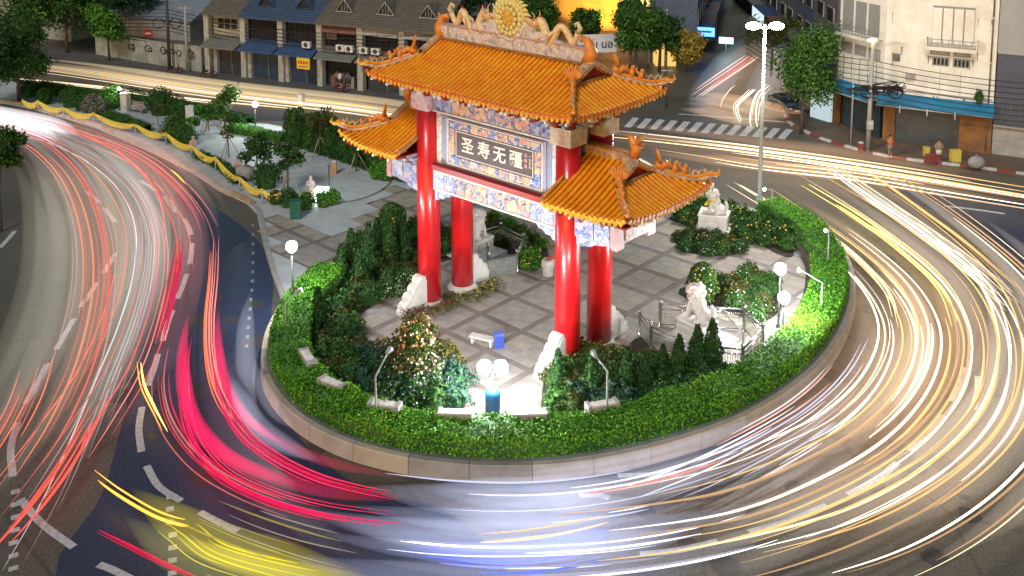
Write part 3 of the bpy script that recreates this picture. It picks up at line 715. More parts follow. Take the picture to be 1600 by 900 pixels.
# mound of relief under the medallion
pr = [(-3.2, 0), (-2.5, .28), (-1.7, .40), (-1.2, .62), (-.6, .72), (.6, .72), (1.2, .62), (1.7, .40), (2.5, .28), (3.2, 0)]
MB().extr(pr, -.16, .16, Matrix.Translation((0, 0, zr + .80))).build('relief_mound', M_FLORAL, main)
for s in (-1, 1):
    q = Vector((s * 4.75, 0, zr + .1)); f = MB()
    f.tube([q, q + Vector((s * .18, 0, .5)), q + Vector((-s * .05, 0, 1.0)), q + Vector((-s * .38, 0, 1.12)), q + Vector((-s * .42, 0, .9))], [.36, .30, .20, .14, .06], 9)
    for a in range(8): f.tube([q + Vector((s * .1, 0, .2 + .1 * a)), q + Vector((s * (.45 - .04 * a), .12 * (-1) ** a, .35 + .13 * a))], [.10, .02], 5)
    f.build('ridge_end_finial', M_BEAST, main)
    # dragon: undulating body, fins, head towards the medallion, curled tail
    n = 60; path = []; rad = []
    for k in range(n + 1):
        t = k / n; u = s * (1.55 + 2.55 * t); z = zr + 1.15 + .52 * math.sin(t * math.pi * 3.6 + .5) * (1 - .25 * t) + (.50 * max(0, t - .86) / .14); path.append((u, .10 * math.sin(t * 9), z)); rad.append(.24 * (1 - .45 * t) * min(1, .6 + 4 * t))
    dgo = MB().tube(path, rad, 10).build('ridge_dragon', M_DRAG, main)
    f = MB()
    for k in range(2, n, 2):
        p = Vector(path[k]); f.tube([p + Vector((0, 0, rad[k] * .8)), p + Vector((s * .06, 0, rad[k] + .13))], [.05, .008], 4)
    f.build('dragon_spines', M_DRAGRED, dgo)
    h = Vector(path[0]) + Vector((-s * .05, 0, .12)); f = MB(); f.ball(h, (.30, .20, .22), 10, 7); f.tube([h, h + Vector((-s * .38, 0, .10)), h + Vector((-s * .55, 0, .16))], [.16, .14, .10], 8); f.tube([h + Vector((0, 0, -.1)), h + Vector((-s * .36, 0, -.16))], [.12, .07], 8)
    for a in range(10): f.tube([h + Vector((s * .1, 0, 0)), h + Vector((s * (.30 + .1 * math.sin(a)), .25 * math.sin(a * 1.7), .35 * math.cos(a * .9)))], [.06, .01], 4)
    for a in (-1, 1): f.tube([h + Vector((s * .05, a * .1, .15)), h + Vector((s * .2, a * .2, .42)), h + Vector((s * .1, a * .28, .62))], [.05, .04, .01], 5)
    f.build('dragon_head', mat('dragon_face', (.82, .66, .40), .35, col2=(.7, .3, .15), scale=12, bump=.6), dgo)
    f = MB()
    for k in (14, 34):
        p = Vector(path[k])
        for a in (-1, 1): f.tube([p, p + Vector((-s * .2, a * .28, -.2)), p + Vector((-s * .35, a * .3, -.45))], [.11, .09, .05], 6); [f.tube([p + Vector((-s * .35, a * .3, -.45)), p + Vector((-s * (.5 + .05 * c), a * (.3 + .1 * c), -.52))], [.035, .01], 4) for c in (-1, 0, 1)]
    f.build('dragon_leg', M_DRAG, dgo)
    f = MB(); p = Vector(path[-1])
    f.tube([p, p + Vector((s * .16, 0, .22)), p + Vector((0, 0, .48)), p + Vector((-s * .18, 0, .40)), p + Vector((-s * .1, 0, .25))], [.13, .12, .10, .07, .03], 7); f.build('dragon_tail', mat('tail_glaze', (.78, .66, .36), .4, scale=6), dgo)
    # sprays of glazed leaves between dragon and medallion
    f = MB()
    for a in range(26):
        an = rnd.uniform(0, math.pi); L = rnd.uniform(.3, .75); q = Vector((s * rnd.uniform(1.0, 1.75), rnd.uniform(-.1, .1), zr + .95 + rnd.random() * .3)); dd = Vector((math.cos(an) * .8, rnd.uniform(-.35, .35), math.sin(an)))
        f.tube([q, q + dd * L * .6, q + dd * L], [.05, .06, .01], 4)
    f.build('glazed_leaf_spray', M_LEAFG, main)
mc = Vector((0, 0, zr + 1.62)); f = MB()
f.tube([mc + Vector((0, -.14, 0)), mc + Vector((0, .14, 0))], .92, 28); medal = f.build('flame_medallion', M_MEDAL, main)
f = MB()
for a in range(30):
    an = 2 * math.pi * a / 30; d = Vector((math.cos(an), 0, math.sin(an))); t_ = Vector((-d.z, 0, d.x)); f.tube([mc + d * .86, mc + d * 1.08 + t_ * .07, mc + d * (1.34 if a % 2 else 1.2) - t_ * .06], [.13, .10, .015], 6)
f.build('flame_ring', M_MEDAL, medal)
f = MB()
for (rr, n_, y_, ps) in ((.74, 18, -.18, .15), (.50, 12, -.24, .13)):
    for a in range(n_):
        an = 2 * math.pi * a / n_; f.ball(mc + Vector((rr * math.cos(an), y_, rr * math.sin(an))), (ps, .07, ps), 7, 5)
f.build('petal_ring', M_MEDAL, medal)
f = MB(); f.ball(mc + Vector((0, -.20, 0)), (.42, .12, .48), 12, 8)
for a in range(14): f.ball(mc + Vector((.26 * math.cos(a * 2.4), -.30, .33 * math.sin(a * 1.7))), (.07, .06, .11), 6, 4)
f.build('medallion_boss', M_MEDALC, medal)
MB().tube([mc + Vector((.92 * math.sin(a * math.pi / 10 - math.pi / 2) * (1), -.2, -.35 - .68 * math.cos(a * math.pi / 10 - math.pi / 2) - .08 * math.cos(a * 2.2))) for a in range(11)], .05, 6).build('scroll_rim', M_CREAM, medal)

# ================================================================ ON THE ISLAND: lamps, floodlights, statues, railings, boxes
def hz(px, py, pbase, z=PLAZA_Z):
    """height of pixel row py above the ground point seen at px, pbase"""
    p = at(px, pbase, z); return zof(p.y, py)
LAMP_E = emit('lamp_glow', (.96, .98, 1), 360)
LAMP_W = emit('lamp_glow_cool', (.86, .94, 1), 170)
def globe_lamp(bx, by, top_px, label, n=1, mglow=LAMP_E, r=.28, z=PLAZA_Z, blue=False, group='globe lamps on the island'):
    p = at(bx, by, z); h = zof(p.y, top_px) - z
    t = thing('globe_lamp', label, 'street lamp', p, 0, group)
    MB().lathe([(.13, 0), (.13, .12), (.07, .18), (.055, .3), (.045, h - r * 1.2)], sides=10).build('pole', M_POLE if not blue else M_POLE, t)
    for k in range(n):
        x = 0 if n == 1 else (-.34 + .68 * k)
        if n > 1: MB().tube([(0, 0, h - .55), (x * .8, 0, h - .45), (x, 0, h - .22)], .03, 6).build('arm', M_POLE, t)
        MB().lathe([(.06, 0), (.12, .04), (.10, .09)], x, 0, h - r * 1.3, 10).build('lamp_collar', M_POLE, t)
        MB().ball((x, 0, h), r, 16, 10).build('lamp_globe', mglow, t)
    return t
globe_lamp(459, 500, 385, 'single globe lamp on a dark pole at the hedge facing the red light trails')
globe_lamp(1222, 545, 465, 'globe lamp standing at the inner edge of the bright hedge by the railings')
globe_lamp(1216, 512, 420, 'globe lamp just behind another one, nearer the flower border')
dl = globe_lamp(770, 640, 574, 'twin globe lamp on a blue post in front of the gate', 2, z=.5, blue=True, r=.30)
MB().lathe([(.32, 0), (.32, .8), (.27, .9), (.15, 1.0)], sides=14).build('blue_planter_post', mat('blue_glazed_post', (.03, .16, .42), .3, scale=3), dl)
# little flood lamps on bent poles, heads turned in to the gate
def bent(bx, by, ex, ey, hx, hy, hz_, label, power, z=1.0):
    b0 = at(bx, by, z); zh = zof(b0.y, ey)
    t = thing('flood_lamp', label, 'flood lamp', (b0.x, b0.y, z), 0, 'bent flood lamps in the hedge')
    head = Vector((hx, hy, hz_)); el = Vector((0, 0, zh - z))
    MB().tube([(0, 0, 0), el * .5, el, el.lerp(head, .5), head], [.05, .042, .04, .035, .03], 8).build('pole', M_PGREY, t)
    MB().lathe([(.09, 0), (.09, .1), (.05, .14)], sides=8).build('foot', M_PGREY, t)
    aim = (Vector((G0.x, G0.y, 6)) - Vector((b0.x, b0.y, z)) - head).normalized()
    b = MB(); b.tube([head - aim * .16, head + aim * .16], [.07, .13], 10); b.build('lamp_head', M_PGREY, t)
    MB().tube([head + aim * .165, head + aim * .175], .11, 10).build('lamp_lens', emit('flood_lens', (1, .95, .85), 12), t)
    if power:
        l = bpy.data.lights.new('flood_beam', 'SPOT'); l.energy = power; l.spot_size = R(84); l.spot_blend = .9; l.shadow_soft_size = .12; l.color = (1, .93, .86)
        o = bpy.data.objects.new('flood_beam', l); COL.objects.link(o); o.parent = t; o.location = head + aim * .3; o.rotation_euler = (-aim).to_track_quat('Z', 'Y').to_euler()
    return t
bent(588, 655, 585, 588, .48, .5, 2.65, 'bent flood lamp rising from the hedge between two stone boxes', 650)
bent(948, 655, 949, 580, -.48, .5, 2.5, 'bent flood lamp rising from the hedge in front of the near red columns', 650)
bent(1283, 490, 1284, 442, -.95, .3, 2.1, 'bent flood lamp reaching over the brightest green hedge beside two globe lamps', 1300)
bent(1160, 570, 1159, 520, -.8, .6, 2.3, 'bent flood lamp behind the lion railing', 900, z=.1)
bent(447, 520, 448, 475, .55, .4, 1.9, 'bent flood lamp at the outer end of the hedge beside the single globe lamp', 1100)
bent(1205, 345, 1204, 297, -.35, .2, 2.0, 'small bent lamp beside the foot of the tall street lamp', 0, z=.3)
bent(1293, 418, 1292, 372, -.05, .02, 2.1, 'slim straight post in the hedge by the cream light trails', 0)

# white stone boxes on the hedge's inner side (each shades a ground light)
for (x, y, rz_, lab) in ((481, 562, -62, 'stone box at the dark outer end of the hedge'), (520, 603, -34, 'stone box with a warm lit front end among dark shrubs'), (601, 637, -14, 'stone box beside the bent flood lamp, below the flower mound'),
                    (711, 650, -2, 'stone box just left of the blue lamp post'), (828, 651, 2, 'stone box just right of the blue lamp post'), (941, 637, 16, 'stone box behind the bent flood lamp near the white buttress')):
    p = at(x, y, 1.35); t = thing('stone_box', lab, 'stone box', (p.x, p.y, .9), R(rz_), 'stone boxes along the hedge')
    MB().box(0, 0, 0, 1.30, .42, .62).build('box_body', M_KERB, t)
    for s in (-1, 1): MB().box(s * .60, 0, 0, .16, .50, .70).build('end_block', M_CONC, t)
    MB().box(0, -.02, .62, 1.02, .36, .06).build('white_top', M_WSTONE, t)

# tall street lamp
p = at(1186, 327); hh = zof(p.y, 38)
t = thing('tall_street_lamp', 'tall grey street lamp with blazing double head above the hedge end', 'street lamp', p)
MB().lathe([(.24, 0), (.24, .8), (.15, .95), (.13, 5), (.09, hh)], sides=12).build('pole', M_PGREY, t)
for s in (-1, 1):
    MB().tube([(0, 0, hh - .4), (s * .35, 0, hh - .05), (s * .6, 0, hh)], .06, 6).build('arm', M_PGREY, t)
    hd = MB().box(s * .75, 0, hh - .02, .7, .34, .13).build('lamp_head', M_PGREY, t)
    MB().ball((s * .75, 0, hh - .10), (.5, .30, .24), 12, 8).build('lamp_bulb', emit('street_bulb', (1, .97, .9), 700), hd)

# ---- statues: blended bodies
def blended(name, blobs, tubes, m, par, voxel=.035, smooth=3):
    b = MB()
    for c, r in blobs: b.ball(c, r, 14, 10)
    for pth, rr in tubes: b.tube(pth, rr, 10)
    o = b.build(name, m, par)
    for q in o.data.polygons: q.use_smooth = True
    rm = o.modifiers.new('skin', 'REMESH'); rm.mode = 'VOXEL'; rm.voxel_size = voxel; rm.use_smooth_shade = True
    sm = o.modifiers.new('smooth', 'SMOOTH'); sm.iterations = smooth; sm.factor = .5
    return o
def lion(par, z, s=1.):
    """sitting guardian lion facing local -x, on a plinth top at height z"""
    S = lambda x, y, q: (x * s, y * s, z + q * s)
    bl = [(S(.42, 0, .34), (.46 * s, .40 * s, .36 * s)), (S(.10, 0, .74), (.40 * s, .34 * s, .52 * s)), (S(-.10, 0, 1.02), (.34 * s, .33 * s, .38 * s)),
          (S(-.20, 0, 1.42), (.36 * s, .37 * s, .36 * s)), (S(-.42, 0, 1.36), (.24 * s, .24 * s, .20 * s)), (S(-.52, 0, 1.26), (.17 * s, .20 * s, .11 * s)), (S(.02, 0, 1.44), (.32 * s, .38 * s, .40 * s)),
          (S(.60, .30, .24), (.30 * s, .18 * s, .26 * s)), (S(.60, -.30, .24), (.30 * s, .18 * s, .26 * s)), (S(-.52, 0, 1.48), (.10 * s, .10 * s, .08 * s))]
    tb = []
    for a in (-1, 1):
        tb += [([S(-.12, a * .22, .95), S(-.30, a * .25, .5), S(-.34, a * .25, .12), S(-.50, a * .25, .06)], [.17 * s, .13 * s, .12 * s, .13 * s]),
               ([S(.62, a * .34, .26), S(.36, a * .38, .10), S(.16, a * .38, .07)], [.17 * s, .14 * s, .12 * s]),
               ([S(-.15, a * .30, 1.66), S(-.08, a * .38, 1.78)], [.09 * s, .04 * s])]
    tb.append(([S(.80, 0, .22), S(.98, 0, .5), S(.90, 0, .85), S(.80, .05, 1.0)], [.13 * s, .14 * s, .12 * s, .05 * s]))
    o = blended('lion_body', bl, tb, M_WSTONE, par, .035 * s, 2)
    # curls of the mane, collar and facial features
    c = MB(); g_ = random.Random(3)
    for k in range(46):
        th = g_.uniform(-1.9, 1.9); ph = g_.uniform(-.7, 1.3); c.ball(S(.02 + .35 * math.cos(th) * math.cos(ph) - .02, .40 * math.sin(th) * math.cos(ph), 1.42 + .40 * math.sin(ph)), .075 * s, 6, 4)
    c.build('mane_curls', M_WSTONE, o)
    c = MB(); c.tube([S(-.14 + .36 * math.cos(a * .4), .36 * math.sin(a * .4), 1.06 - .06 * math.cos(a * .4)) for a in range(17)], .045 * s, 6)
    for a in range(-2, 3): c.ball(S(-.40 + .03 * a * a, a * .1, .98), .05 * s, 6, 4)
    c.build('collar', M_WMARB, o)
    c = MB()
    for a in (-1, 1): c.ball(S(-.56, a * .13, 1.46), .05 * s, 8, 6); c.tube([S(-.60, a * .17, 1.54), S(-.50, a * .24, 1.58)], .03 * s, 5)
    c.ball(S(-.66, 0, 1.37), (.05 * s, .08 * s, .05 * s), 8, 5); c.build('face_details', M_WMARB, o)
    return o
def plinth(par, sx, sy, h, z=0):
    MB().box(0, 0, z, sx * 1.22, sy * 1.22, .14).build('plinth_foot', M_WMARB, par)
    MB().box(0, 0, z + .14, sx, sy, h - .26).build('plinth_block', M_WMARB, par)
    for s in (-1, 1):
        MB().box(0, s * (sy / 2 + .012), z + .26, sx * .8, .03, h - .52).build('carved_panel', M_WSTONE, par)
        MB().box(s * (sx / 2 + .012), 0, z + .26, .03, sy * .8, h - .52).build('carved_panel', M_WSTONE, par)
    MB().box(0, 0, z + h - .12, sx * 1.08, sy * 1.08, .12, tw=.03).build('plinth_cap', M_WMARB, par)
# front lion, on a grey slab
p = at(1088, 536)
t = thing('lion_statue', 'white stone lion on a pale slab inside the near railings, in front of the topiary', 'statue', p, R(-48), 'white guardian lions'); LION = t
MB().box(.15, 0, .0, 2.7, 2.7, .34).build('base_slab', M_PALEP, t)
plinth(t, 1.55, 1.15, .90, .34); lion(t, 1.22, 1.0)
def put(px, py, rz_, label, sc_=1.): return copy_tree(LION, None, at(px, py), R(rz_), label, sc_)
put(747, 400, -130, 'white stone lion beside the back of the far red columns, inside the wire fence', .95)
p = at(1115, 368)
t = thing('lion_statue', 'white stone lion wearing a yellow flower garland, on a plinth in the dark flower bed', 'statue', p, R(-20), 'white guardian lions')
plinth(t, 1.7, 1.3, 1.0, .5); MB().box(0, 0, 0, 1.6, 1.2, .5).build('brick_base', M_CONC, t); lion(t, 1.5, .8)
c = MB(); pt = [(-.20 + .34 * math.cos(a * .45), .34 * math.sin(a * .45), 2.35 - .22 * math.cos(a * .45) ** 2 - (.2 if math.cos(a * .45) < 0 else 0)) for a in range(15)]
for q in pt: c.ball(q, .085, 7, 5)
c.build('flower_garland', F_YEL, t)
c = MB(); c.tube([(-.1, -.2, 2.9), (-.25, -.3, 3.25)], [.05, .08], 6); c.tube([(-.1, .2, 2.9), (-.2, .38, 3.2)], [.05, .08], 6); c.build('cloth_bow', M_WSTONE, t)

# ---- stainless railings
def railing(pts, label, z=PLAZA_Z, h=1.25, meshy=True, hh_=None):
    P = [at(x, y, z).to_2d() for x, y in pts]; o0 = P[0]
    t = thing('railing', label, 'railing', (o0.x, o0.y, z))
    for q in P:
        q = q - o0
        MB().lathe([(.10, 0), (.10, .04), (.08, .06), (.08, h), (.11, h + .02), (.11, h + .09), (.06, h + .13), (.02, h + .15)], q.x, q.y, 0, 10).build('post', M_STEEL, t)
    for a, b_ in zip(P[:-1], P[1:]):
        a = a - o0; b_ = b_ - o0
        for zz, r_ in ((h - .10, .045), (h - .34, .03), (.12, .03)): MB().tube([(a.x, a.y, zz), (b_.x, b_.y, zz)], r_, 7).build('rail', M_STEEL, t)
        L = (b_ - a).length; n = int(L / .11); g_ = MB(); an = math.atan2(b_.y - a.y, b_.x - a.x)
        for k in range(1, n):
            q = a.lerp(b_, k / n); g_.box(q.x, q.y, .12, .022, .022, h - .46)
        for zz in (.3, .5, .7): c = (a + b_) / 2; g_.box(c.x, c.y, zz, L, .018, .018, an)
        g_.build('mesh_panel', M_MESH, t)
    return t
railing([(1031, 510), (1163, 518), (1191, 548), (1160, 583), (1085, 577), (1017, 546), (999, 525)], 'steel railing with mesh panels round the near lion statue')
railing([(715, 400), (782, 380), (818, 398), (808, 425)], 'steel railing with mesh panels beside the far lion statue', h=1.2)
railing([(764, 432), (762, 416)], 'short steel railing with a yellow sign close behind the far columns')
p = at(806, 428); q = at(762, 438)
b = MB(); d = (q - p); b.box((p.x + q.x) / 2, (p.y + q.y) / 2, PLAZA_Z, d.length, .10, 1.0, math.atan2(d.y, d.x)); b.box((p.x + q.x) / 2, (p.y + q.y) / 2, 1.06, d.length, .2, .06, math.atan2(d.y, d.x))
tag(b.build('stone_screen', mat('dark_granite', (.12, .125, .12), .6, col2=(.26, .27, .25), scale=9, bump=.3)), 'low dark granite screen in front of the far lion', 'stone screen')
# small kerb basin and drain cover
p = at(798, 519); t = MB().box(0, 0, 0, .62, .62, .012).build('drain_cover', M_BAND, None, (p.x, p.y, PLAZA_Z + .034), R(12)); tag(t, 'square metal drain cover in the paving left of the near red column', 'drain cover')
# white bench-like box and blue bin by the twin lamp
p = at(754, 540); t = thing('white_bench', 'small white bench behind the twin lamp', 'bench', p, R(-25))
MB().box(0, 0, .38, 1.3, .42, .08).build('seat', M_WSTONE, t)
for s in (-1, 1): MB().box(s * .5, 0, 0, .1, .36, .38).build('leg', M_WSTONE, t)
p = at(779, 545); t = thing('blue_bin', 'blue litter bin behind the twin lamp', 'bin', p)
MB().box(0, 0, 0, .4, .4, .75, .3, tw=-.08).build('bin_body', mat('blue_plastic', (.04, .08, .38), .4), t); MB().box(0, 0, .75, .46, .46, .07, .3).build('bin_lid', mat('blue_plastic_light', (.12, .16, .5), .4), t)
# urn and other little white stones
p = at(856, 432); t = thing('stone_drum', 'round white stone drum beside the back red column', 'stone drum', p)
MB().lathe([(.2, 0), (.3, .05), (.3, .5), (.36, .6), (.36, .95), (.28, 1.02)], sides=14).build('drum_body', M_WSTONE, t)
MB().ball((.1, 0, 1.1), (.2, .2, .12), 8, 5).build('ribbon_knot', M_DRAGRED, t)

# ---------------------------------------------------------------- planting on the island
def proto(name, fn): me = fn(); return me
def mound_mesh(name, r, h, n, leaf, size=.09, seed=1, fl=None, flat=.5, lump=.22, bottom=-.15):
    P, Q = blob(n, (0, 0, h * .30), (r, r, h * .72), bottom, lump, .4, seed)
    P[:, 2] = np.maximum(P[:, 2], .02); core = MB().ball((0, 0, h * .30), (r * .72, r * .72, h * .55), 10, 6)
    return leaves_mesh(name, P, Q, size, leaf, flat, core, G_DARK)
def cone_mesh(name, r, h, n, leaf, size=.09, seed=1, power=.9):
    g_ = np.random.default_rng(seed); t = g_.random(n) ** 1.5; th = g_.uniform(0, 2 * np.pi, n)
    rr = r * (1 - t) ** power * (1 + .16 * np.sin(th * 3 + t * 14)) * (1 - .3 * g_.random(n) ** 2) + .04
    P = np.stack([rr * np.cos(th), rr * np.sin(th), .08 + t * h], 1); Q = np.stack([np.cos(th), np.sin(th), np.full(n, .6)], 1)
    core = MB().lathe([(r * .6, 0), (r * .70, h * .12), (r * .5, h * .45), (r * .2, h * .8), (.02, h * .95)], sides=9)
    return leaves_mesh(name, P, Q, size, leaf, .5, core, G_DARK)
def flowers(name, r, h, n, m, size=.06, seed=5):
    P, Q = blob(n, (0, 0, h * .30), (r * 1.04, r * 1.04, h * .76), .0, .22, .06, seed); return leaves_mesh(name, P, Q, size, m, .8, aspect=.9)
def dome_topiary(name, r, h, n, leaf, seed=2, size=.09):
    g_ = np.random.default_rng(seed); t = g_.random(n); th = g_.uniform(0, 2 * np.pi, n)
    prof = np.where(t < .25, .85 + .15 * t / .25, np.sqrt(np.clip(1 - ((t - .25) / .76) ** 2.2, 0, 1)))
    rr = r * prof * (1 + .08 * np.sin(th * 4 + t * 9)) * (1 - .15 * g_.random(n) ** 2)
    P = np.stack([rr * np.cos(th), rr * np.sin(th), .05 + t * h], 1); Q = np.stack([np.cos(th), np.sin(th), .2 + t], 1)
    core = MB().lathe([(r * .7, 0), (r * .85, h * .25), (r * .75, h * .6), (r * .45, h * .85), (.05, h * .95)], sides=10)
    return leaves_mesh(name, P, Q, size, leaf, .55, core, G_DARK)
SH = {
 'dark': [mound_mesh('shrub', .75, .95, 520, G_DARK, .10, s) for s in (1, 2, 3)],
 'olive': [mound_mesh('shrub', .7, .8, 480, G_OLIVE, .09, s) for s in (4, 5)],
 'blue': [mound_mesh('shrub', .75, .95, 520, G_BLUE, .10, s, lump=.35) for s in (6, 7)],
 'mid': [mound_mesh('shrub', .7, .85, 480, G_MID, .09, s) for s in (8, 9)],
 'bright': [mound_mesh('shrub', .7, .8, 480, G_BRIGHT, .09, s) for s in (10,)],
}
CON = [cone_mesh('conifer_crown', .48, 1.9, 900, G_DARK, .075, s) for s in (1, 2)]
FLO = {'white': F_WHITE, 'yellow': F_YEL, 'red': F_RED, 'purple': F_PURP, 'orange': F_ORNG}
FL = {k: [flowers('blossoms', .72, .9, 38, m, .045, s) for s in (1, 2)] for k, m in FLO.items()}
TRK = MB().lathe([(.07, -.1), (.05, .3)], sides=6).mesh('trunk', M_BARK)
def shrub(px, py, kind, label, s=1., fl=None, group=None, z=.1, sz=None):
    p = at(px, py, z)
    o = link('flowering_shrub' if fl else 'shrub', rnd.choice(SH[kind]), None, p, rnd.uniform(0, 6)); o.scale = (s, s, (sz or s))
    tag(o, label, 'shrub', group)
    if fl:
        for f in fl: link('blossoms', rnd.choice(FL[f]), o, None, rnd.uniform(0, 6))
    return o
def conifer(px, py, label, s=1., group='small cone-shaped conifers', z=.1):
    p = at(px, py, z); t = thing('conifer_tree', label, 'conifer', p, rnd.uniform(0, 6), group); t.scale = (s, s, s)
    link('crown', rnd.choice(CON), t); link('trunk', TRK, t); return t
# soil beds
BEDS = {'left': [(520, 420), (560, 385), (600, 365), (650, 395), (668, 425), (640, 455), (600, 470), (560, 500), (545, 540), (600, 545), (640, 520), (668, 520), (700, 550), (708, 600), (715, 645), (640, 640), (560, 625), (500, 590), (465, 550), (455, 505), (480, 455)],
        'near': [(862, 560), (905, 540), (960, 560), (1000, 530), (1040, 560), (1110, 590), (1190, 575), (1215, 590), (1160, 620), (1050, 650), (950, 665), (850, 665)],
        'side': [(1060, 462), (1110, 440), (1180, 425), (1210, 440), (1225, 470), (1205, 500), (1165, 500)],
        'garland': [(1055, 378), (1075, 362), (1110, 355), (1150, 365), (1168, 385), (1150, 400), (1110, 402), (1070, 396)],
        'edge': [(1045, 345), (1090, 330), (1150, 335), (1210, 360), (1240, 400), (1215, 400), (1170, 375), (1100, 355)],
        'far': [(640, 350), (720, 360), (770, 345), (790, 350), (818, 365), (850, 385), (855, 410), (820, 425), (800, 400), (700, 410), (650, 420)]}
for k, v in BEDS.items():
    o = sheet('planting_bed', spline(pxs(v), 4, True), PLAZA_Z + .06, M_SOIL, .07); struct(o, 'dark soil planting bed')
def bedfill(poly, n, fn, mind=.6, seed=1):
    g_ = random.Random(seed); P = pxs(poly); xs = [p.x for p in P]; ys = [p.y for p in P]; got = []
    tries = 0
    while len(got) < n and tries < 6000:
        tries += 1; q = Vector((g_.uniform(min(xs), max(xs)), g_.uniform(min(ys), max(ys))))
        if inside(q, P) and all((q - r).length > mind for r in got): got.append(q); fn(q, g_)
def at2px(q):
    c, s = math.cos(PITCH), math.sin(PITCH); z = .1 - CAM_H; dep = q.y * c - z * s; v = q.y * s + z * c
    return PPX + LENS_F * q.x / dep, PPY - LENS_F * v / dep
def filler(kinds, label, group, smin=.8, smax=1.2, fl=None):
    def f(q, g_):
        px, py = at2px(q); kd = g_.choice(kinds); f1 = g_.choice(fl) if fl and g_.random() < .7 else None; s_ = g_.uniform(smin, smax)
        adj = {'dark': 'dark green', 'olive': 'olive brown', 'mid': 'mid green', 'blue': 'feathery blue-green', 'bright': 'light green'}[kd]; sz = 'small' if s_ < smin + (smax - smin) * .33 else 'large' if s_ > smin + (smax - smin) * .67 else 'medium'
        lab = f"{sz} {adj} shrub" + (f" with {f1} flowers" if f1 else '') + ' ' + label
        shrub(px, py, kd, lab, s_, [f1] if f1 else None, lab.replace(' shrub', ' shrubs'))
    return f
bedfill([(500, 440), (560, 385), (640, 395), (640, 440), (590, 470), (560, 490), (520, 500), (480, 470)], 26, filler(['dark', 'olive', 'dark'], 'in the bed behind the single globe lamp', 'dark shrubs behind the single globe lamp', .75, 1.1, None), .75, 1)
bedfill([(470, 480), (530, 480), (555, 520), (560, 600), (520, 590), (470, 550)], 20, filler(['dark', 'olive', 'mid'], 'between the hedge and the purple flowers', 'dark shrubs inside the hedge curve', .8, 1.15, None), .75, 2)
bedfill([(560, 570), (640, 590), (710, 600), (712, 645), (640, 645), (570, 622)], 20, filler(['blue', 'dark', 'blue'], 'behind the stone boxes', 'blue-green shrubs behind the stone boxes', .8, 1.1, None), .7, 3)
bedfill([(862, 590), (1000, 575), (1140, 600), (1180, 610), (1050, 645), (950, 655), (865, 655)], 34, filler(['dark', 'mid', 'olive', 'blue'], 'in front of the near columns', 'green shrubs in front of the near columns', .7, 1.1, None), .7, 4)
bedfill([(905, 545), (960, 560), (1010, 560), (1060, 580), (1000, 590), (900, 585)], 14, filler(['mid', 'olive'], 'at the foot of the near columns', 'flower-specked shrubs by the near columns', .6, .9, ['red', 'yellow']), .6, 5)
bedfill([(1120, 450), (1170, 430), (1210, 445), (1205, 490), (1170, 495)], 15, filler(['mid', 'olive', 'dark'], 'beside the paired globe lamps', 'flowering shrubs beside the paired globe lamps', .6, .9, ['white', 'purple', 'yellow', 'red']), .65, 6)
bedfill(BEDS['garland'], 22, filler(['dark', 'olive'], 'round the garlanded lion', 'dark shrubs round the garlanded lion', .6, .85, ['white', 'yellow']), .6, 7)
bedfill([(1050, 345), (1090, 332), (1140, 340), (1210, 365), (1235, 395), (1180, 380), (1100, 358)], 26, filler(['dark', 'dark', 'mid'], 'between the garlanded lion and the hedge', 'dark shrubs behind the garlanded lion', .9, 1.3, ['yellow']), .8, 8)
bedfill([(720, 355), (770, 345), (812, 365), (850, 388), (850, 408), (815, 420), (815, 395), (760, 375)], 16, filler(['mid', 'olive', 'bright'], 'behind the far lion railing', 'green shrubs by the far lion railing', .6, .9, ['yellow']), .7, 9)
bedfill([(640, 355), (700, 365), (710, 400), (650, 415)], 10, filler(['dark', 'olive'], 'between the two far red columns', 'dark shrubs between the far columns', .7, 1.0, None), .7, 10)
shrub(828, 418, 'bright', 'broad leafy shrub with yellow tips behind the near red columns', 1.25, ['yellow'])
shrub(1150, 512 - 40, 'olive', 'reddish green shrub between the topiary and the globe lamps', 1.2, ['red'])
shrub(1150, 480, 'mid', 'shrub thick with white and purple flowers by the railing corner', 1.0, ['white', 'purple'])
shrub(1180, 500, 'mid', 'pale flowering shrub outside the railing corner', .85, ['white'])
# white azalea patch left of the front columns and the flower bands round the column feet
for (x, y, s, f) in ((618, 450, .8, 'white'), (608, 462, .7, 'white'), (630, 462, .6, 'white'), (640, 440, .7, 'white')): shrub(x, y, 'mid', 'white azalea beside the left white buttress', s, [f, f], 'white azaleas by the left buttress')
def flower_band(pts, w_, label, fl, dens=60, h=.45):
    P = resample(spline(pxs(pts, .1), 8), .35); nn = normals(P); t = thing('flower_border', label, 'flower border', (P[0].x, P[0].y, .1))
    L = []; Q = []; F1 = []; F2 = []
    for p, q in zip(P, nn):
        for _ in range(dens):
            a = rnd.uniform(-1, 1); r_ = (p.x - P[0].x + q.x * a * w_ + rnd.uniform(-.2, .2), p.y - P[0].y + q.y * a * w_ + rnd.uniform(-.2, .2), h * (1 - a * a * .7) * rnd.uniform(.5, 1.05)); L.append(r_); Q.append((q.x * a, q.y * a, .8))
            if rnd.random() < .22: F1.append((r_[0], r_[1], r_[2] + .06)); F2.append((0, 0, 1))
    link('foliage', leaves_mesh('foliage', L, Q, .075, G_OLIVE, .5), t); link('blossoms', leaves_mesh('blossoms', F1, F2, .055, fl, .8, aspect=.9), t)
flower_band([(632, 496), (655, 494), (690, 488), (703, 478), (690, 468)], .4, 'low flower border curling round the foot of the left front column', F_RED)
flower_band([(710, 470), (740, 468), (770, 452), (778, 442)], .4, 'low flower border round the foot of the far column', F_YEL)
flower_band([(575, 550), (610, 543), (640, 540)], .5, 'short row of yellow flowers above the purple ones', F_YEL)
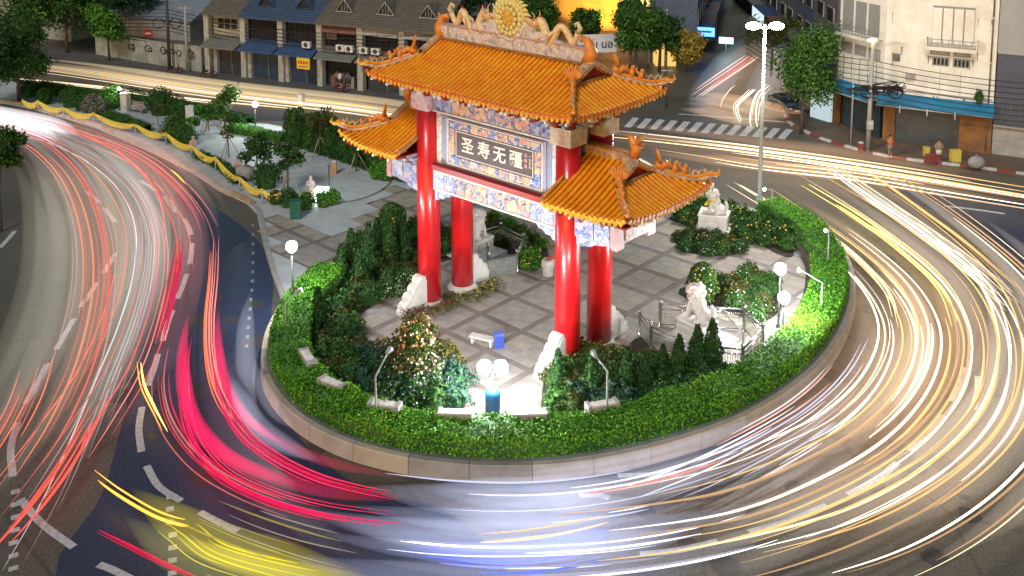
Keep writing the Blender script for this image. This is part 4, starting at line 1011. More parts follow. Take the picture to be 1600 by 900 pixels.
flower_band([(690, 545), (705, 570), (708, 600), (704, 630)], .55, 'yellow-green flower border along the plaza below the flower mound', F_YEL, 70)
flower_band([(560, 560), (590, 565), (585, 580)], .6, 'purple flowers inside the hedge', F_PURP, 80)
flower_band([(1105, 462), (1120, 450), (1150, 440), (1180, 432)], .5, 'orange flower border edging the plaza near the globe lamps', F_ORNG)
# big cone topiaries
def topiary(px, py, r, h, leaf, label, fls=(), seed=2):
    p = at(px, py, .1); t = thing('topiary', label, 'topiary', p)
    link('crown', dome_topiary('crown', r, h, int(2600 * r * h / 3), leaf, seed), t); link('trunk', TRK, t)
    for k, f in enumerate(fls):
        g_ = np.random.default_rng(seed + k); n = 60; tt = g_.random(n) * .95; th = g_.uniform(0, 6.28, n); prof = np.where(tt < .25, .9, np.sqrt(np.clip(1 - ((tt - .25) / .76) ** 2.2, 0, 1)))
        P = np.stack([r * 1.03 * prof * np.cos(th), r * 1.03 * prof * np.sin(th), .1 + tt * h], 1); Q = np.stack([np.cos(th), np.sin(th), .5 + 0 * th], 1)
        link('blossoms', leaves_mesh('blossoms', P, Q, .06, FLO[f], .8, aspect=.9), t)
topiary(613, 368, .95, 2.0, G_MID, 'rounded cone topiary on the plaza side of the gate, behind the left front column', ('yellow',), 3)
topiary(1097, 466, .82, 1.9, G_MID, 'flowering cone topiary directly behind the near lion', ('white', 'orange'), 4)
# the flower mound: three tiers of flowers topped with orange and white
p = at(650, 612, .1); t = thing('flower_mound', 'tall tiered mound of orange, white and crimson flowers below the left columns', 'flower mound', p)
for (r, h, zc, leaf, fls) in ((1.75, 1.5, 0, G_DARK, ('white', 'purple')), (1.25, 1.3, 1.0, G_OLIVE, ('red', 'white')), (.85, 1.3, 1.9, G_OLIVE, ('orange', 'red', 'white'))):
    me = mound_mesh('foliage', r, h, int(1500 * r), leaf, .09, int(r * 100)); o = link('foliage_tier', me, t, (0, .25 * zc, zc))
    for k, f in enumerate(fls): link('blossoms', flowers('blossoms', r, h, int((150 if zc > 1.5 else 80) * r), FLO[f], .045, 30 + k + int(r * 9)), o)
for (x, y, s) in ((549, 425, 1.3), (577, 420, 1.4), (608, 410, 1.45), (590, 395, 1.1), (628, 400, 1.2), (562, 450, 1.15), (533, 440, 1.1), (498, 520, 1.2)): conifer(x, y, {498: 'first', 533: 'second', 549: 'third', 562: 'fourth', 577: 'fifth', 590: 'sixth', 608: 'seventh', 628: 'eighth'}[x] + ' cone-shaped conifer counted rightwards from the single globe lamp', s, 'conifers behind the single globe lamp')
ORDC = ['leftmost', 'second from the left', 'third from the left', 'fourth from the left']
for ii, (x, y, s) in enumerate(((1060, 598, 1.15), (1088, 592, 1.3), (1112, 582, 1.3), (1035, 600, .95))): conifer(x, y, {1035: 'leftmost', 1060: 'second from the left', 1088: 'third from the left', 1112: 'rightmost'}[x] + ' dark cone-shaped conifer in front of the near lion railing', s, 'conifers before the near lion railing')
for (x, y, s) in ((872, 612, 1.0), (925, 620, 1.1), (980, 618, 1.1), (1010, 615, 1.0)): conifer(x, y, {872: 'leftmost', 925: 'second from the left', 980: 'third from the left', 1010: 'rightmost'}[x] + ' dark cone-shaped conifer in the near bed by the buttress', s, 'conifers in the near bed')
# pale rocks in the left bed
for (x, y, s) in ((500, 470, .4), (540, 432, .35), (472, 508, .3)):
    p = at(x, y, .1); b = MB().ball((0, 0, .35), (s * 1.2, s, s), 8, 6); b.v = [(a + rnd.uniform(-.06, .06), c + rnd.uniform(-.06, .06), d + rnd.uniform(-.06, .06)) for a, c, d in b.v]
    o = b.build('pale_rock', M_WSTONE, None, p); tag(o, 'pale rough rock among the dark shrubs behind the hedge', 'rock', 'pale rocks in the planting')

# ================================================================ ROAD MARKINGS
M_WORN = mat('worn_road_paint', (.30, .31, .34), .7, var=.6, scale=6)
def dash(pts, w_=.14, name='road_marking', m=None, z=.006):
    P = spline(pxs(pts), 5) if len(pts) > 2 else pxs(pts); nn = normals(P)
    b = MB(); b.grid([[(p.x + q.x * d, p.y + q.y * d, z) for d in (w_, -w_)] for p, q in zip(P, nn)], False)
    struct(b.build(name, m or M_PAINT))
for d_ in ([(222, 636), (217, 670), (221, 706)], [(229, 728), (248, 760), (283, 783)], [(154, 882), (175, 890), (205, 905)], [(247, 553), (240, 578), (231, 603)], [(270, 485), (262, 505), (254, 533)],
           [(292, 428), (285, 448), (277, 467)], [(300, 380), (299, 397), (296, 413)], [(288, 342), (295, 355), (299, 367)], [(256, 306), (266, 320), (275, 332)], [(219, 282), (232, 290), (245, 299)],
           [(312, 800), (340, 815), (372, 830)], [(181, 395), (172, 410), (162, 427)], [(152, 441), (140, 460), (126, 480)], [(116, 498), (103, 520), (88, 546)], [(74, 568), (58, 600), (40, 631)], [(28, 660), (17, 700), (20, 745)],
           [(32, 780), (65, 818), (115, 855)], [(135, 299), (146, 308), (155, 317)], [(162, 325), (172, 337), (180, 347)], [(0, 387), (14, 372), (23, 361)], [(1507, 574), (1500, 600), (1485, 627)], [(1473, 648), (1450, 680), (1421, 705)],
           [(1402, 723), (1370, 750), (1325, 773)], [(1292, 790), (1230, 815), (1170, 832)], [(1122, 846), (1060, 860), (1000, 866)], [(1528, 588), (1528, 610), (1520, 640)], [(1475, 322), (1520, 327), (1570, 334)], [(905, 775), (935, 774), (952, 778)], [(965, 743), (1010, 742), (1058, 739)], [(1062, 318), (1110, 326), (1160, 334)]): dash(d_)  # stroke right along the planter wall foot is a trail's reflection, painted in
for k in range(14):
    y = 350 + k * 14.5; dash([(395 + 3 * math.sin(k * .3) - k * .6, y), (395 + 3 * math.sin(k * .3) - k * .6, y + 4.5)], .08, 'road_marking', M_WORN)
for k in range(11): dash([(266 + (5 if k > 2 else 0) - k * .3, 772 + k * 20), (266 + (5 if k > 2 else 0) - k * .3, 780 + k * 20)], .14, z=.012)
for k in range(8): dash([(24 - (k > 3) * 3, 765 + k * 20), (24 - (k > 3) * 3, 772 + k * 20)], .15, z=.012)
for k in range(13):
    x = 980 + k * 20; dash([(x + 14, 184 + k * 1.5), (x, 199 + k * 1.5)], .30, 'crossing_stripe')
dash([(1060, 178), (1180, 187), (1240, 192)], .12)

# ================================================================ KERB AND YELLOW CLOTH along the park strip
EDGE = spline(pxs([(440, 470), (425, 430), (412, 385), (402, 335), (385, 318), (345, 300), (300, 270), (250, 245), (200, 222), (150, 200), (100, 185), (40, 168), (-60, 150)]), 8)
EDGE = resample(EDGE, .5); en = normals(EDGE)
if (EDGE[60] + en[60] - Vector((0, 75))).length > (EDGE[60] - Vector((0, 75))).length: en = [-q for q in en]
kt = thing('park_kerb', 'long pale tan kerb wall along the park strip beside the red light trails', 'kerb', (0, 0, 0))
def edgeblock(i0, i1, prof, name, m, gap=.01):
    rows = []
    for i in range(i0, i1 + 1):
        p, q = EDGE[i], en[i]; t = (EDGE[min(i + 1, len(EDGE) - 1)] - EDGE[max(i - 1, 0)]).normalized(); p = p + t * (gap if i == i0 else (-gap if i == i1 else 0))
        rows.append([(p.x + q.x * d, p.y + q.y * d, z) for d, z in prof])
    b = MB(); b.grid([r + [r[0]] for r in rows], False); m_ = len(prof); b.add(rows[0], [tuple(range(m_))]); b.add(rows[-1], [tuple(reversed(range(m_)))])
    b.build(name, m, kt)
M_TAN = mat('tan_kerb', (.40, .31, .16), .75, var=.35, scale=1.5, bump=.2)
i = 0
while i + 5 < len(EDGE):
    tall = i > 26
    edgeblock(i, i + 5, [(0, 0), (.02, .34 if tall else .13), (.30, .36 if tall else .14), (.30, 0)], 'kerb_block', rnd.choice([M_TAN, M_KERB]) if tall else M_CONC); i += 5
def cloth():
    pts = [(35, 158), (60, 160), (100, 171), (147, 180), (212, 198), (260, 212), (300, 232), (337, 252), (375, 284), (410, 304), (440, 308), (486, 306)]
    t = thing('cloth_swag_barrier', 'bright yellow cloth hung in swags between short white posts along the park kerb', 'cloth barrier', (0, 0, 0))
    G = [at(x, y + 14, .1) for x, y in pts]
    for g_ in G[1:]: MB().lathe([(.05, 0), (.05, .95), (.03, 1.0)], g_.x, g_.y, .1, 8).build('post', M_WSTONE, t)
    for a, c in zip(G[:-1], G[1:]):
        rows = []; d = (c - a); nn = Vector((-d.y, d.x, 0)).normalized()
        for k in range(17):
            s = k / 16; p = a.lerp(c, s); sg = math.sin(math.pi * s) ; top = 1.0 - .30 * sg; h_ = .20 + .42 * sg; r = []
            for j in range(6):
                v = j / 5; r.append(p + nn * (.07 * math.sin(v * 12 + s * 5) + .05 * sg) + Vector((0, 0, top - h_ * v)))
            rows.append(r)
        o = MB().grid(rows, True).build('cloth_swag', M_YCLOTH, t); so_ = o.modifiers.new('thickness', 'SOLIDIFY'); so_.thickness = .015
    for g_ in G[1::2]: MB().ball((g_.x, g_.y, 1.05), (.12, .12, .10), 7, 5).build('cloth_knot', M_YCLOTH, t)
cloth()

# ================================================================ PARK STRIP PLANTING
def ball_bush(px, py, r, leaf, label, grp=None, z=.1, h=None, n=None):
    p = at(px, py, z); h = h or r * 1.8
    me = mound_mesh('clipped_bush', r, h, int(n or 700 * r * r + 250), leaf, .09, int(px), lump=.08); o = link('clipped_bush', me, None, p); tag(o, label, 'bush', grp); return o
for a in ((110, 166, 1.0, G_MID, 'round clipped green bush by the first white cloth posts'), (128, 172, .8, G_MID, 'small round bush half behind the round one at the far end'), (147, 180, 1.05, leafmat('leaf_pinkgrey', [(0, (.10, .08, .08)), (1, (.38, .30, .32))]), 'rounded pale pink-grey bush behind the yellow cloth'),
          (252, 178, 1.35, G_DARK, 'large dark ball bush at the road edge of the park strip'), (277, 184, 1.1, G_DARK, 'dark ball bush beside the larger one by the white pillar'), (275, 220, 1.25, G_MID, 'green ball bush just behind the yellow cloth'), (290, 226, .9, G_MID, 'smaller green bush touching the yellow cloth'),
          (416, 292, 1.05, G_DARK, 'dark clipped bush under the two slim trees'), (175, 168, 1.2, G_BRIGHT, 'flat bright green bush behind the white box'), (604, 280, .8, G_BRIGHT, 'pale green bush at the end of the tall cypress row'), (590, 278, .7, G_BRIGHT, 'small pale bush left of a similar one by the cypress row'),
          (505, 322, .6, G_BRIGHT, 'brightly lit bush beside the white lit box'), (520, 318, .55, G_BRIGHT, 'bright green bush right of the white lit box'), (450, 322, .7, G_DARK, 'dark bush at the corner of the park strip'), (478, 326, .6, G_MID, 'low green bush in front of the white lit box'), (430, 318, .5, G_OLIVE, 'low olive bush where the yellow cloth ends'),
          (70, 162, .8, G_MID, 'green bush at the far end of the cloth barrier'), (45, 150, 1.0, G_DARK, 'dark bush under the big tree at the park end'), (455, 408, .1, G_DARK, '')):
    if a[4]: ball_bush(a[0], a[1], a[2], a[3], a[4])
def lowhedge(pts, label, leaf=G_MID, w_=.5, h=.6, dens=130, z=.1, size=.08):
    P = resample(spline(pxs(pts, z), 6), .3); nn = normals(P); core = MB(); rows = []
    for p, q in zip(P, nn): rows.append([(p.x + q.x * d, p.y + q.y * d, zz) for d, zz in ((-w_ * .9, z), (-w_ * .85, z + h * .85), (w_ * .85, z + h * .85), (w_ * .9, z))])
    core.grid(rows, False); L = []; Q = []
    for p, q in zip(P, nn):
        for _ in range(int(dens * .3 * (w_ * 2 + h * 2))):
            if rnd.random() < w_ / (w_ + h): a = rnd.uniform(-1, 1); L.append((p.x + q.x * a * w_ + rnd.uniform(-.15, .15), p.y + q.y * a * w_ + rnd.uniform(-.15, .15), z + h + rnd.gauss(0, .05))); Q.append((0, 0, 1))
            else: a = rnd.choice((-1, 1)); L.append((p.x + q.x * a * w_ + rnd.uniform(-.15, .15), p.y + q.y * a * w_ + rnd.uniform(-.15, .15), z + rnd.random() * h)); Q.append((q.x * a, q.y * a, .3))
    tag(link('low_hedge', leaves_mesh('low_hedge', L, Q, size, leaf, .6, core, G_DARK)), label, 'hedge')
lowhedge([(165, 182), (200, 194), (232, 206)], 'low clipped hedge between yellow cloth and park paving', G_MID, .35)
lowhedge([(200, 150), (330, 182), (395, 196)], 'low dark hedge along the park side of the yellow-lit road', G_DARK, .5, .7)
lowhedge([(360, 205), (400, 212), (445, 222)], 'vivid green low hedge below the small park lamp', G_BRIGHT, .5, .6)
lowhedge([(310, 245), (345, 262), (375, 288)], 'low green planting just behind the yellow swags', G_MID, .4, .4)
lowhedge([(60, 140), (120, 152), (160, 160)], 'long green hedge at the far tip of the park strip', G_MID, .7, .8)
for k in range(22):
    s = k / 21; x = 452 + 190 * s; y = 222 + 62 * s; p = at(x, y, .1)
    t = thing('cypress_tree', ['first', 'second', 'third', 'fourth', 'fifth', 'sixth', 'seventh', 'eighth', 'ninth', 'tenth', 'eleventh', 'twelfth', 'thirteenth', 'fourteenth', 'fifteenth', 'sixteenth', 'seventeenth', 'eighteenth', 'nineteenth', 'twentieth', 'twenty-first', 'last'][k] + ' dark green cypress in the tall row beyond the left wing roof', 'cypress', p, k, 'cypresses in the tall row')
    if k < 3: cy_m = [cone_mesh('crown', .55, 2.7 + .2 * q, 1100, [G_DARK, G_MID][q % 2], .085, 40 + q, .38) for q in range(3)] if k == 0 else cy_m
    link('crown', cy_m[k % 3], t); link('trunk', TRK, t)

# ---- trees: tapered trunk, limbs, crown in leaf clumps
def tree(p, h, cr, label, leaf=G_MID, n=2600, trunk_r=.12, clumps=9, group=None, size=.13, crown_z=None, cat='tree', seed=None, flat=1., support=False, name='tree'):
    g_ = random.Random(seed or int(abs(p.x * 13 + p.y * 7))); t = thing(name, label, cat, p, 0, group)
    cz = crown_z or h - cr * .9; b = MB(); lean = Vector((g_.uniform(-.3, .3), g_.uniform(-.3, .3), 0)) * (h / 8)
    b.tube([(0, 0, -.1), lean * .3 + Vector((0, 0, cz * .5)), lean + Vector((0, 0, cz))], [trunk_r, trunk_r * .75, trunk_r * .5], 8); PP = []; QQ = []
    for k in range(clumps):
        th = 2.4 * k + g_.random(); rr = cr * g_.uniform(.25, .75); q = lean + Vector((math.cos(th) * rr, math.sin(th) * rr, cz + cr * flat * g_.uniform(-.35, .75)))
        b.tube([lean * .7 + Vector((0, 0, cz * g_.uniform(.6, .95))), lean * .9 + Vector((q.x * .4, q.y * .4, cz * .98)), q], [trunk_r * .42, trunk_r * .28, trunk_r * .08], 6)
        r_ = cr * g_.uniform(.34, .55); P, Q = blob(int(n / clumps), tuple(q), (r_, r_, r_ * .8 * flat), -1, .3, .75, k + int(h * 10)); PP.append(P); QQ.append(Q)
    b.build('trunk', M_BARK, t); link('crown', leaves_mesh('crown', np.concatenate(PP), np.concatenate(QQ), size, leaf, .35), t)
    if support:
        for a in range(3):
            an = a * 2.1; s_ = MB().tube([(.9 * math.cos(an), .9 * math.sin(an), 0), (.08 * math.cos(an), .08 * math.sin(an), 1.5)], .035, 5).build('support_stake', M_WOOD, t)
    return t
T = lambda x, y, z=.08: at(x, y, z)
tree(T(403, 280), 3.1, 1.15, 'slim young tree with round dark crown, left of a pair on the park paving', G_DARK, 1700, .06, 8, size=.12, support=True)
tree(T(450, 302), 3.6, 1.25, 'slim young tree with bushy crown, nearest of the pair on the park paving', G_DARK, 1900, .07, 8, size=.12, support=True)
tree(T(352, 208), 3.8, 1.5, 'dark young tree above the green lit hedge', G_MID, 1800, .08, 8, size=.13)
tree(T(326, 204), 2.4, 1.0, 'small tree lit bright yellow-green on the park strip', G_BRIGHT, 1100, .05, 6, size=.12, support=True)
tree(T(306, 226), 2.4, .6, 'thin yellowish sapling by the pink statues', G_BRIGHT, 500, .04, 5, size=.10)
tree(T(358, 246), 2.6, .8, 'nearly bare staked sapling behind the yellow cloth', G_OLIVE, 160, .05, 7, size=.10, support=True)
tree(T(500, 244), 3.6, 1.1, 'staked tree with thin crown in front of the cypress row', G_OLIVE, 900, .07, 7, size=.11, support=True)
tree(T(557, 268), 2.2, .6, 'staked sapling near the end of the cypress row', G_MID, 420, .05, 5, size=.10, support=True)
tree(T(247, 196), 1.8, .6, 'small bare purple sapling beside the pale path', G_OLIVE, 120, .04, 6, size=.10)
tree(T(30, 158), 7.5, 3.6, 'broad dark tree at the tip of the park strip', G_MID, 6500, .2, 18, size=.17, crown_z=4.2, flat=1.2)
tree(T(-20, 175), 8.5, 3.6, 'big dark tree whose crown fills the upper left corner', G_DARK, 7500, .25, 18, size=.18, crown_z=5, flat=1.2)
tree(T(2, 362, 0), 6.4, 1.7, 'tree with dense crown standing on the kerb at the left edge', G_MID, 3600, .11, 9, size=.13)
tree(T(171, 97, 0), 6.2, 2.5, 'street tree with yellow-green crown against the grey wall', G_BRIGHT, 3600, .16, 13, size=.17)
tree(T(105, 84, 0), 9.5, 4.4, 'wide dark street tree beside the yellow-green one', G_MID, 7500, .22, 20, size=.2, crown_z=5.4, flat=1.1)
tree(T(60, 82, 0), 9.5, 3.6, 'dark street tree behind the broad tree at the park tip', G_MID, 7000, .22, 18, size=.2, crown_z=5.2, flat=1.1)
tree(T(210, 55, 0), 8, 3.5, 'dark tree behind the grey wall', G_DARK, 2600, .2, 10, size=.22)
for (x, y, h, r_, lf, lab) in ((660, 92, 12, 4.2, G_DARK, 'tall dark tree at the end of the shophouse row'), (710, 74, 13, 4.8, G_DARK, 'large dark tree behind the left end of the main roof ridge'), (765, 55, 13, 4.8, G_DARK, 'dark tree behind the flame medallion'), (838, 58, 5.0, 2.8, G_MID, 'green tree under the orange building'),
                        (915, 62, 2.6, 1.9, G_MID, 'green tree just above the white banner'), (993, 118, 7.6, 2.5, G_MID, 'green tree behind the right end of the main roof'), (1030, 112, 7.5, 2.2, G_DARK, 'dark tree beside the pale concrete poles'), (1068, 112, 4.2, 2.0, leafmat('leaf_sodium_tint', [(0, (.10, .06, .01)), (.5, (.26, .20, .03)), (1, (.42, .34, .06))]), 'small tree with yellow street light put into its leaf colour'),  # yellow tree: the street light is put into the leaf colour
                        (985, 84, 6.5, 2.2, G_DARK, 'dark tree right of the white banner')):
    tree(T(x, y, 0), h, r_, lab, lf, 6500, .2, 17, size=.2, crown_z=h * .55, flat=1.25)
tree(T(1252, 207, .12), 8.6, 2.8, 'street tree with spreading dark crown at the corner of the far street', G_MID, 6500, .17, 20, size=.15, crown_z=4.9, flat=1.5)
tree(T(1205, 120, 0), 7, 2.6, 'pale lit tree behind the tall street lamp', G_OLIVE, 1800, .15, 9, size=.17)
tree(T(1290, 88, 0), 8, 3.0, 'dark tree behind the white corner building', G_DARK, 2600, .18, 10, size=.2)
ball_bush(1585, 232, 1.3, G_MID, 'leafy bush in front of the grey wall at the right edge', h=1.8)

# ---- small park furniture
globe_lamp(400, 205, 163, 'small park lamp glowing white beside the yellow-lit road', 1, emit('small_lamp_glow', (.9, 1, .95), 330), .22, group='park lamps')
globe_lamp(515, 312, 256, 'thin dark park lamp post with no visible glow near the lit box', 1, mat('unlit_globe', (.25, .27, .27), .3), .10, group='park lamps')
globe_lamp(188, 172, 139, 'thin park lamp beside the white upright box', 1, emit('faint_lamp_glow', (.9, 1, .95), 150), .14, group='park lamps')
def boxthing(name, label, cat, px, py, sx, sy, h, m, rz=0, z=.08, capm=None):
    p = at(px, py, z); t = thing(name, label, cat, p, R(rz)); MB().box(0, 0, 0, sx, sy, h).build('body', m, t); MB().box(0, 0, h, sx * 1.08, sy * 1.08, .08).build('cap', capm or m, t); return t
boxthing('utility_box', 'white upright box standing on the park strip', 'utility box', 197, 174, .8, .5, 1.6, M_WSTONE, -30)
boxthing('stone_pillar', 'short white pillar beside the dark ball bushes', 'pillar', 297, 191, .5, .5, 1.4, M_WSTONE, -30)
boxthing('stone_pillar', 'short white pillar by the yellow-lit road below the cypress row', 'pillar', 471, 168, .5, .5, 1.2, M_CREAM, -20)
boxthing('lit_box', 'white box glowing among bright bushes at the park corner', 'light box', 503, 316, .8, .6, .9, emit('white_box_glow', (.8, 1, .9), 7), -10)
boxthing('green_bin', 'green litter bin at the park corner next to the lit box', 'bin', 462, 340, .7, .7, 1.1, mat('green_plastic', (.02, .12, .07), .4), 10)
boxthing('orange_bollard', 'orange and white bollard on the park paving', 'bollard', 523, 272, .28, .28, .95, mat('orange_band', (.65, .25, .06), .5), 0, capm=M_WSTONE)
boxthing('planter_pot', 'buff square planter pot behind the single globe lamp', 'planter', 468, 466, .55, .55, .6, M_KERB, 10)
for x, y, lab in ((486, 305, 'pinkish stone figure near the lit box'), (372, 272, 'pinkish stone figure behind the yellow swags'), (303, 240, 'pale pink stone figure beside the thin sapling')):
    p = at(x, y, .08); t = thing('stone_figure', lab, 'statue', p)
    blended('figure_body', [((0, 0, .35), (.24, .2, .38)), ((0, 0, .85), (.22, .17, .34)), ((0, 0, 1.28), (.14, .14, .17))], [([(.2, 0, 1.05), (.3, -.1, .75), (.12, -.2, .7)], [.08, .07, .06]), ([(-.2, 0, 1.05), (-.3, -.1, .75), (-.12, -.2, .7)], [.08, .07, .06])], mat('pink_stone', (.45, .32, .34), .6, var=.3), t, .05, 2)
p = at(384, 280, .08); b = MB().ball((0, 0, .45), (.75, .6, .6), 10, 7); b.v = [(a + rnd.uniform(-.05, .05), c + rnd.uniform(-.05, .05), d) for a, c, d in b.v]; tag(b.build('boulder', M_CONC, None, p), 'pale rounded boulder among bushes behind the yellow swags', 'boulder')
def stake_frame(px, py, lab):
    p = at(px, py, .08); t = thing('timber_frame', lab, 'timber frame', p)
    for a in ((-.9, -.4), (-.9, .4), (.9, -.4), (.9, .4)): MB().tube([(a[0], a[1], 0), (a[0] * .35, 0, 1.6)], .045, 5).build('pole', M_WOOD, t)
    MB().tube([(-.5, 0, 1.5), (.5, 0, 1.5)], .04, 5).build('crossbar', M_WOOD, t); MB().tube([(-.7, -.2, .7), (.7, -.2, .7)], .04, 5).build('crossbar', M_WOOD, t)
stake_frame(336, 208, 'pale timber support frame round the lit small tree')
t = thing('path_bench', 'pale slatted bench on the path between the ball bushes', 'bench', at(212, 176, .08), R(-25))
for s in range(4): MB().box(0, -.25 + s * .16, .42, 2.2, .12, .05).build('slat', M_WOOD, t)
for s in range(3): MB().box(0, .34, .55 + s * .15, 2.2, .04, .10).build('slat', M_WOOD, t)
for s in (-1, 1): MB().box(s * .9, .05, 0, .08, .6, .42).build('leg', M_CONC, t)

# ================================================================ STREET BEYOND: shophouse row
FA = math.atan2(95 - 100.6, -15 + 27.8); FX = Vector((math.cos(FA), math.sin(FA))); FY = Vector((-FX.y, FX.x)); O0 = Vector((-27.8, 100.6)) - FX * 4.66
def fpt(x, y=0): q = O0 + FX * x + FY * y; return (q.x, q.y)
pv = [fpt(-36, -2.6), fpt(34, -2.6), fpt(34, 3), fpt(-36, 3)]; o = MB().prism([Vector(q) for q in pv], 0, .14).build('pavement', mat('dark_pavement', (.12, .11, .105), .8, var=.4, scale=1)); struct(o)
M_SHUT = mat('shutter_dark', (.055, .055, .065), .5, var=.4, scale=2, metal=.2)
M_SHUTB = mat('shutter_blue', (.03, .05, .10), .5, var=.4, scale=2)
M_POST = mat('stained_white_post', (.48, .46, .41), .8, col2=(.24, .22, .19), scale=1.4)
M_ROOFG = mat('roof_grey_tile', (.13, .115, .095), .8, var=.45, scale=1.5, bump=.3)
M_ROOFB = mat('roof_blue_tile', (.045, .085, .16), .7, var=.45, scale=1.5, bump=.3)
M_CANB = mat('canopy_blue', (.04, .085, .19), .7, var=.35, scale=2); M_CANG = mat('canopy_grey', (.17, .17, .15), .8, var=.35, scale=2); M_CANR = mat('canopy_rust', (.20, .09, .065), .8, var=.35, scale=2)
M_WALLC = mat('cream_wall', (.42, .38, .28), .8, var=.4, scale=1.2)
BW_ = 4.66
names = [('shophouse with cream upper wall, three small windows and a grey canopy', M_WALLC, M_ROOFG, M_CANG, M_SHUT, None), ('shophouse under the blue roof, its blue shutter closed', M_DARK, M_ROOFB, M_CANB, M_SHUTB, M_ROOFB), ('shophouse under the blue roof beside the small yellow sign', M_DARK, M_ROOFB, M_CANB, M_SHUTB, M_ROOFB),
         ('shophouse with a rust-coloured upper awning and open ground floor', M_DARK, M_ROOFG, M_CANR, None, M_POST), ('shophouse at the row end with pale dormer and white upper awning', M_DARK, M_ROOFG, M_CANG, M_SHUT, M_POST), ('shophouse mostly hidden behind the gate roof', M_DARK, M_ROOFG, M_CANG, M_SHUT, M_POST)]
for k, (lab, wm, rm_, cm, sm_, dm) in enumerate(names):
    q = fpt(k * BW_); t = thing('shophouse', lab, 'shophouse', (q[0], q[1], .14), FA, 'shophouses across the road')
    H2 = 6.55
    MB().box(BW_ / 2, 5.2, 0, BW_ - .04, 8, H2).build('wall', M_DARK if wm is M_DARK else M_CONC, t)
    MB().box(.16, .55, 0, .62, .62, H2 + .1).build('post', M_POST, t)
    if k in (0, 1, 2): MB().box(1.0 if k == 0 else .72, .75, 0, .42, .5, 3.3).build('side_pier', M_POST, t)
    if k == 5: MB().box(BW_ - .1, .55, 0, .5, .62, H2).build('post', M_POST, t)
    MB().box(BW_ / 2, .9, 3.25, BW_ - .05, .7, .32).build('floor_slab', M_CONC, t)
    # canopy between the storeys
    MB().add([(.3, 1.0, 4.0), (BW_ - .02, 1.0, 4.0), (BW_ - .02, -1.0, 3.15), (.3, -1.0, 3.15), (.3, 1.0, 3.92), (BW_ - .02, 1.0, 3.92), (BW_ - .02, -1.0, 3.02), (.3, -1.0, 3.02)], [(0, 3, 2, 1), (4, 5, 6, 7), (3, 7, 6, 2), (0, 4, 7, 3), (1, 2, 6, 5)]).build('canopy', cm if k < 3 else M_CANG, t)
    if sm_:
        MB().box(BW_ / 2 + .2, .95, .02, BW_ - 1.0, .08, 3.1).build('shutter', sm_, t)
        for j in range(7): MB().box(BW_ / 2 + .2, .90, .3 + j * .42, BW_ - 1.0, .04, .05).build('shutter_slat', sm_, t)
        MB().box(BW_ * .62, .86, .02, .1, .1, 3.1).build('shutter_mullion', M_CANG, t)
    else:
        for j in range(3): MB().box(1.3 + j * 1.1, 1.0, 0, .5, .4, 1.1 + .3 * (j % 2)).build('shop_goods', [M_CANR, M_CONC, M_WOOD][j], t)
    if k == 0:
        MB().box(BW_ / 2 + .1, 1.05, 4.1, BW_ - .9, .2, 2.3).build('upper_wall', M_WALLC, t)
        for j in range(3): f = MB().box(1.55 + j * .85, .92, 4.85, .70, .06, 1.0).build('window', M_DARK, t); MB().box(1.55 + j * .85, .87, 5.33, .70, .05, .05).build('window_bar', M_POST, f)
    else:
        for j in range(6): MB().box(.9 + j * .62, .98, 4.1, .05, .05, 2.3).build('window_bar', M_SHUT, t)
        MB().box(BW_ / 2, .96, 5.0, BW_ - .7, .05, .06).build('window_bar', M_SHUT, t)
    if k in (3, 4, 5): MB().add([(.5, .9, 6.4), (BW_ - .2, .9, 6.4), (BW_ - .2, .1, 5.7), (.5, .1, 5.7), (.5, .9, 6.3), (BW_ - .2, .9, 6.3), (BW_ - .2, .1, 5.55), (.5, .1, 5.55)], [(0, 3, 2, 1), (4, 5, 6, 7), (3, 7, 6, 2), (0, 4, 7, 3), (1, 2, 6, 5)]).build('upper_awning', M_CANR if k == 3 else M_POST, t)
    # roof pitch with tile courses
    RZ = 5.2; RD = 8.5
    rf = MB().add([(-.02, -.25, H2 - .1), (BW_ + .02, -.25, H2 - .1), (BW_ + .02, RD, H2 + RZ), (-.02, RD, H2 + RZ), (-.02, -.25, H2 - .25), (BW_ + .02, -.25, H2 - .25), (BW_ + .02, RD, H2 + RZ - .2), (-.02, RD, H2 + RZ - .2)], [(0, 1, 2, 3), (4, 7, 6, 5), (0, 4, 5, 1), (0, 3, 7, 4), (1, 5, 6, 2)]).build('roof', rm_, t)
    L = math.hypot(RD + .25, RZ + .1); cs = MB()
    for j in range(26):
        s = j / 26; y0 = -.25 + (RD + .25) * s; z0 = H2 - .1 + (RZ + .1) * s; y1 = -.25 + (RD + .25) * (s + .036); z1 = H2 - .1 + (RZ + .1) * (s + .036)
        cs.add([(0, y0, z0 + .07), (BW_, y0, z0 + .07), (BW_, y1, z1 + .01), (0, y1, z1 + .01), (0, y0, z0), (BW_, y0, z0)], [(0, 1, 2, 3), (4, 5, 1, 0)])
    tag(cs.build('roof_tiles', rm_, rf), kind='stuff')
    if dm:
        cx = BW_ / 2 + .2; zb = H2 + .95; yb = 1.2; w_ = .95; hh2 = 1.25
        d_ = MB().add([(cx - w_, yb, zb), (cx + w_, yb, zb), (cx, yb, zb + hh2), (cx - w_, yb + 2.2, zb + .1), (cx + w_, yb + 2.2, zb + .1), (cx, yb + 2.4, zb + hh2)], [(0, 2, 5, 3), (1, 4, 5, 2)]).build('dormer', dm if dm is M_ROOFB else M_ROOFG, t)
        MB().add([(cx - w_, yb + .12, zb), (cx + w_, yb + .12, zb), (cx, yb + .12, zb + hh2)], [(0, 1, 2)]).build('dormer_opening', M_DARK, d_)
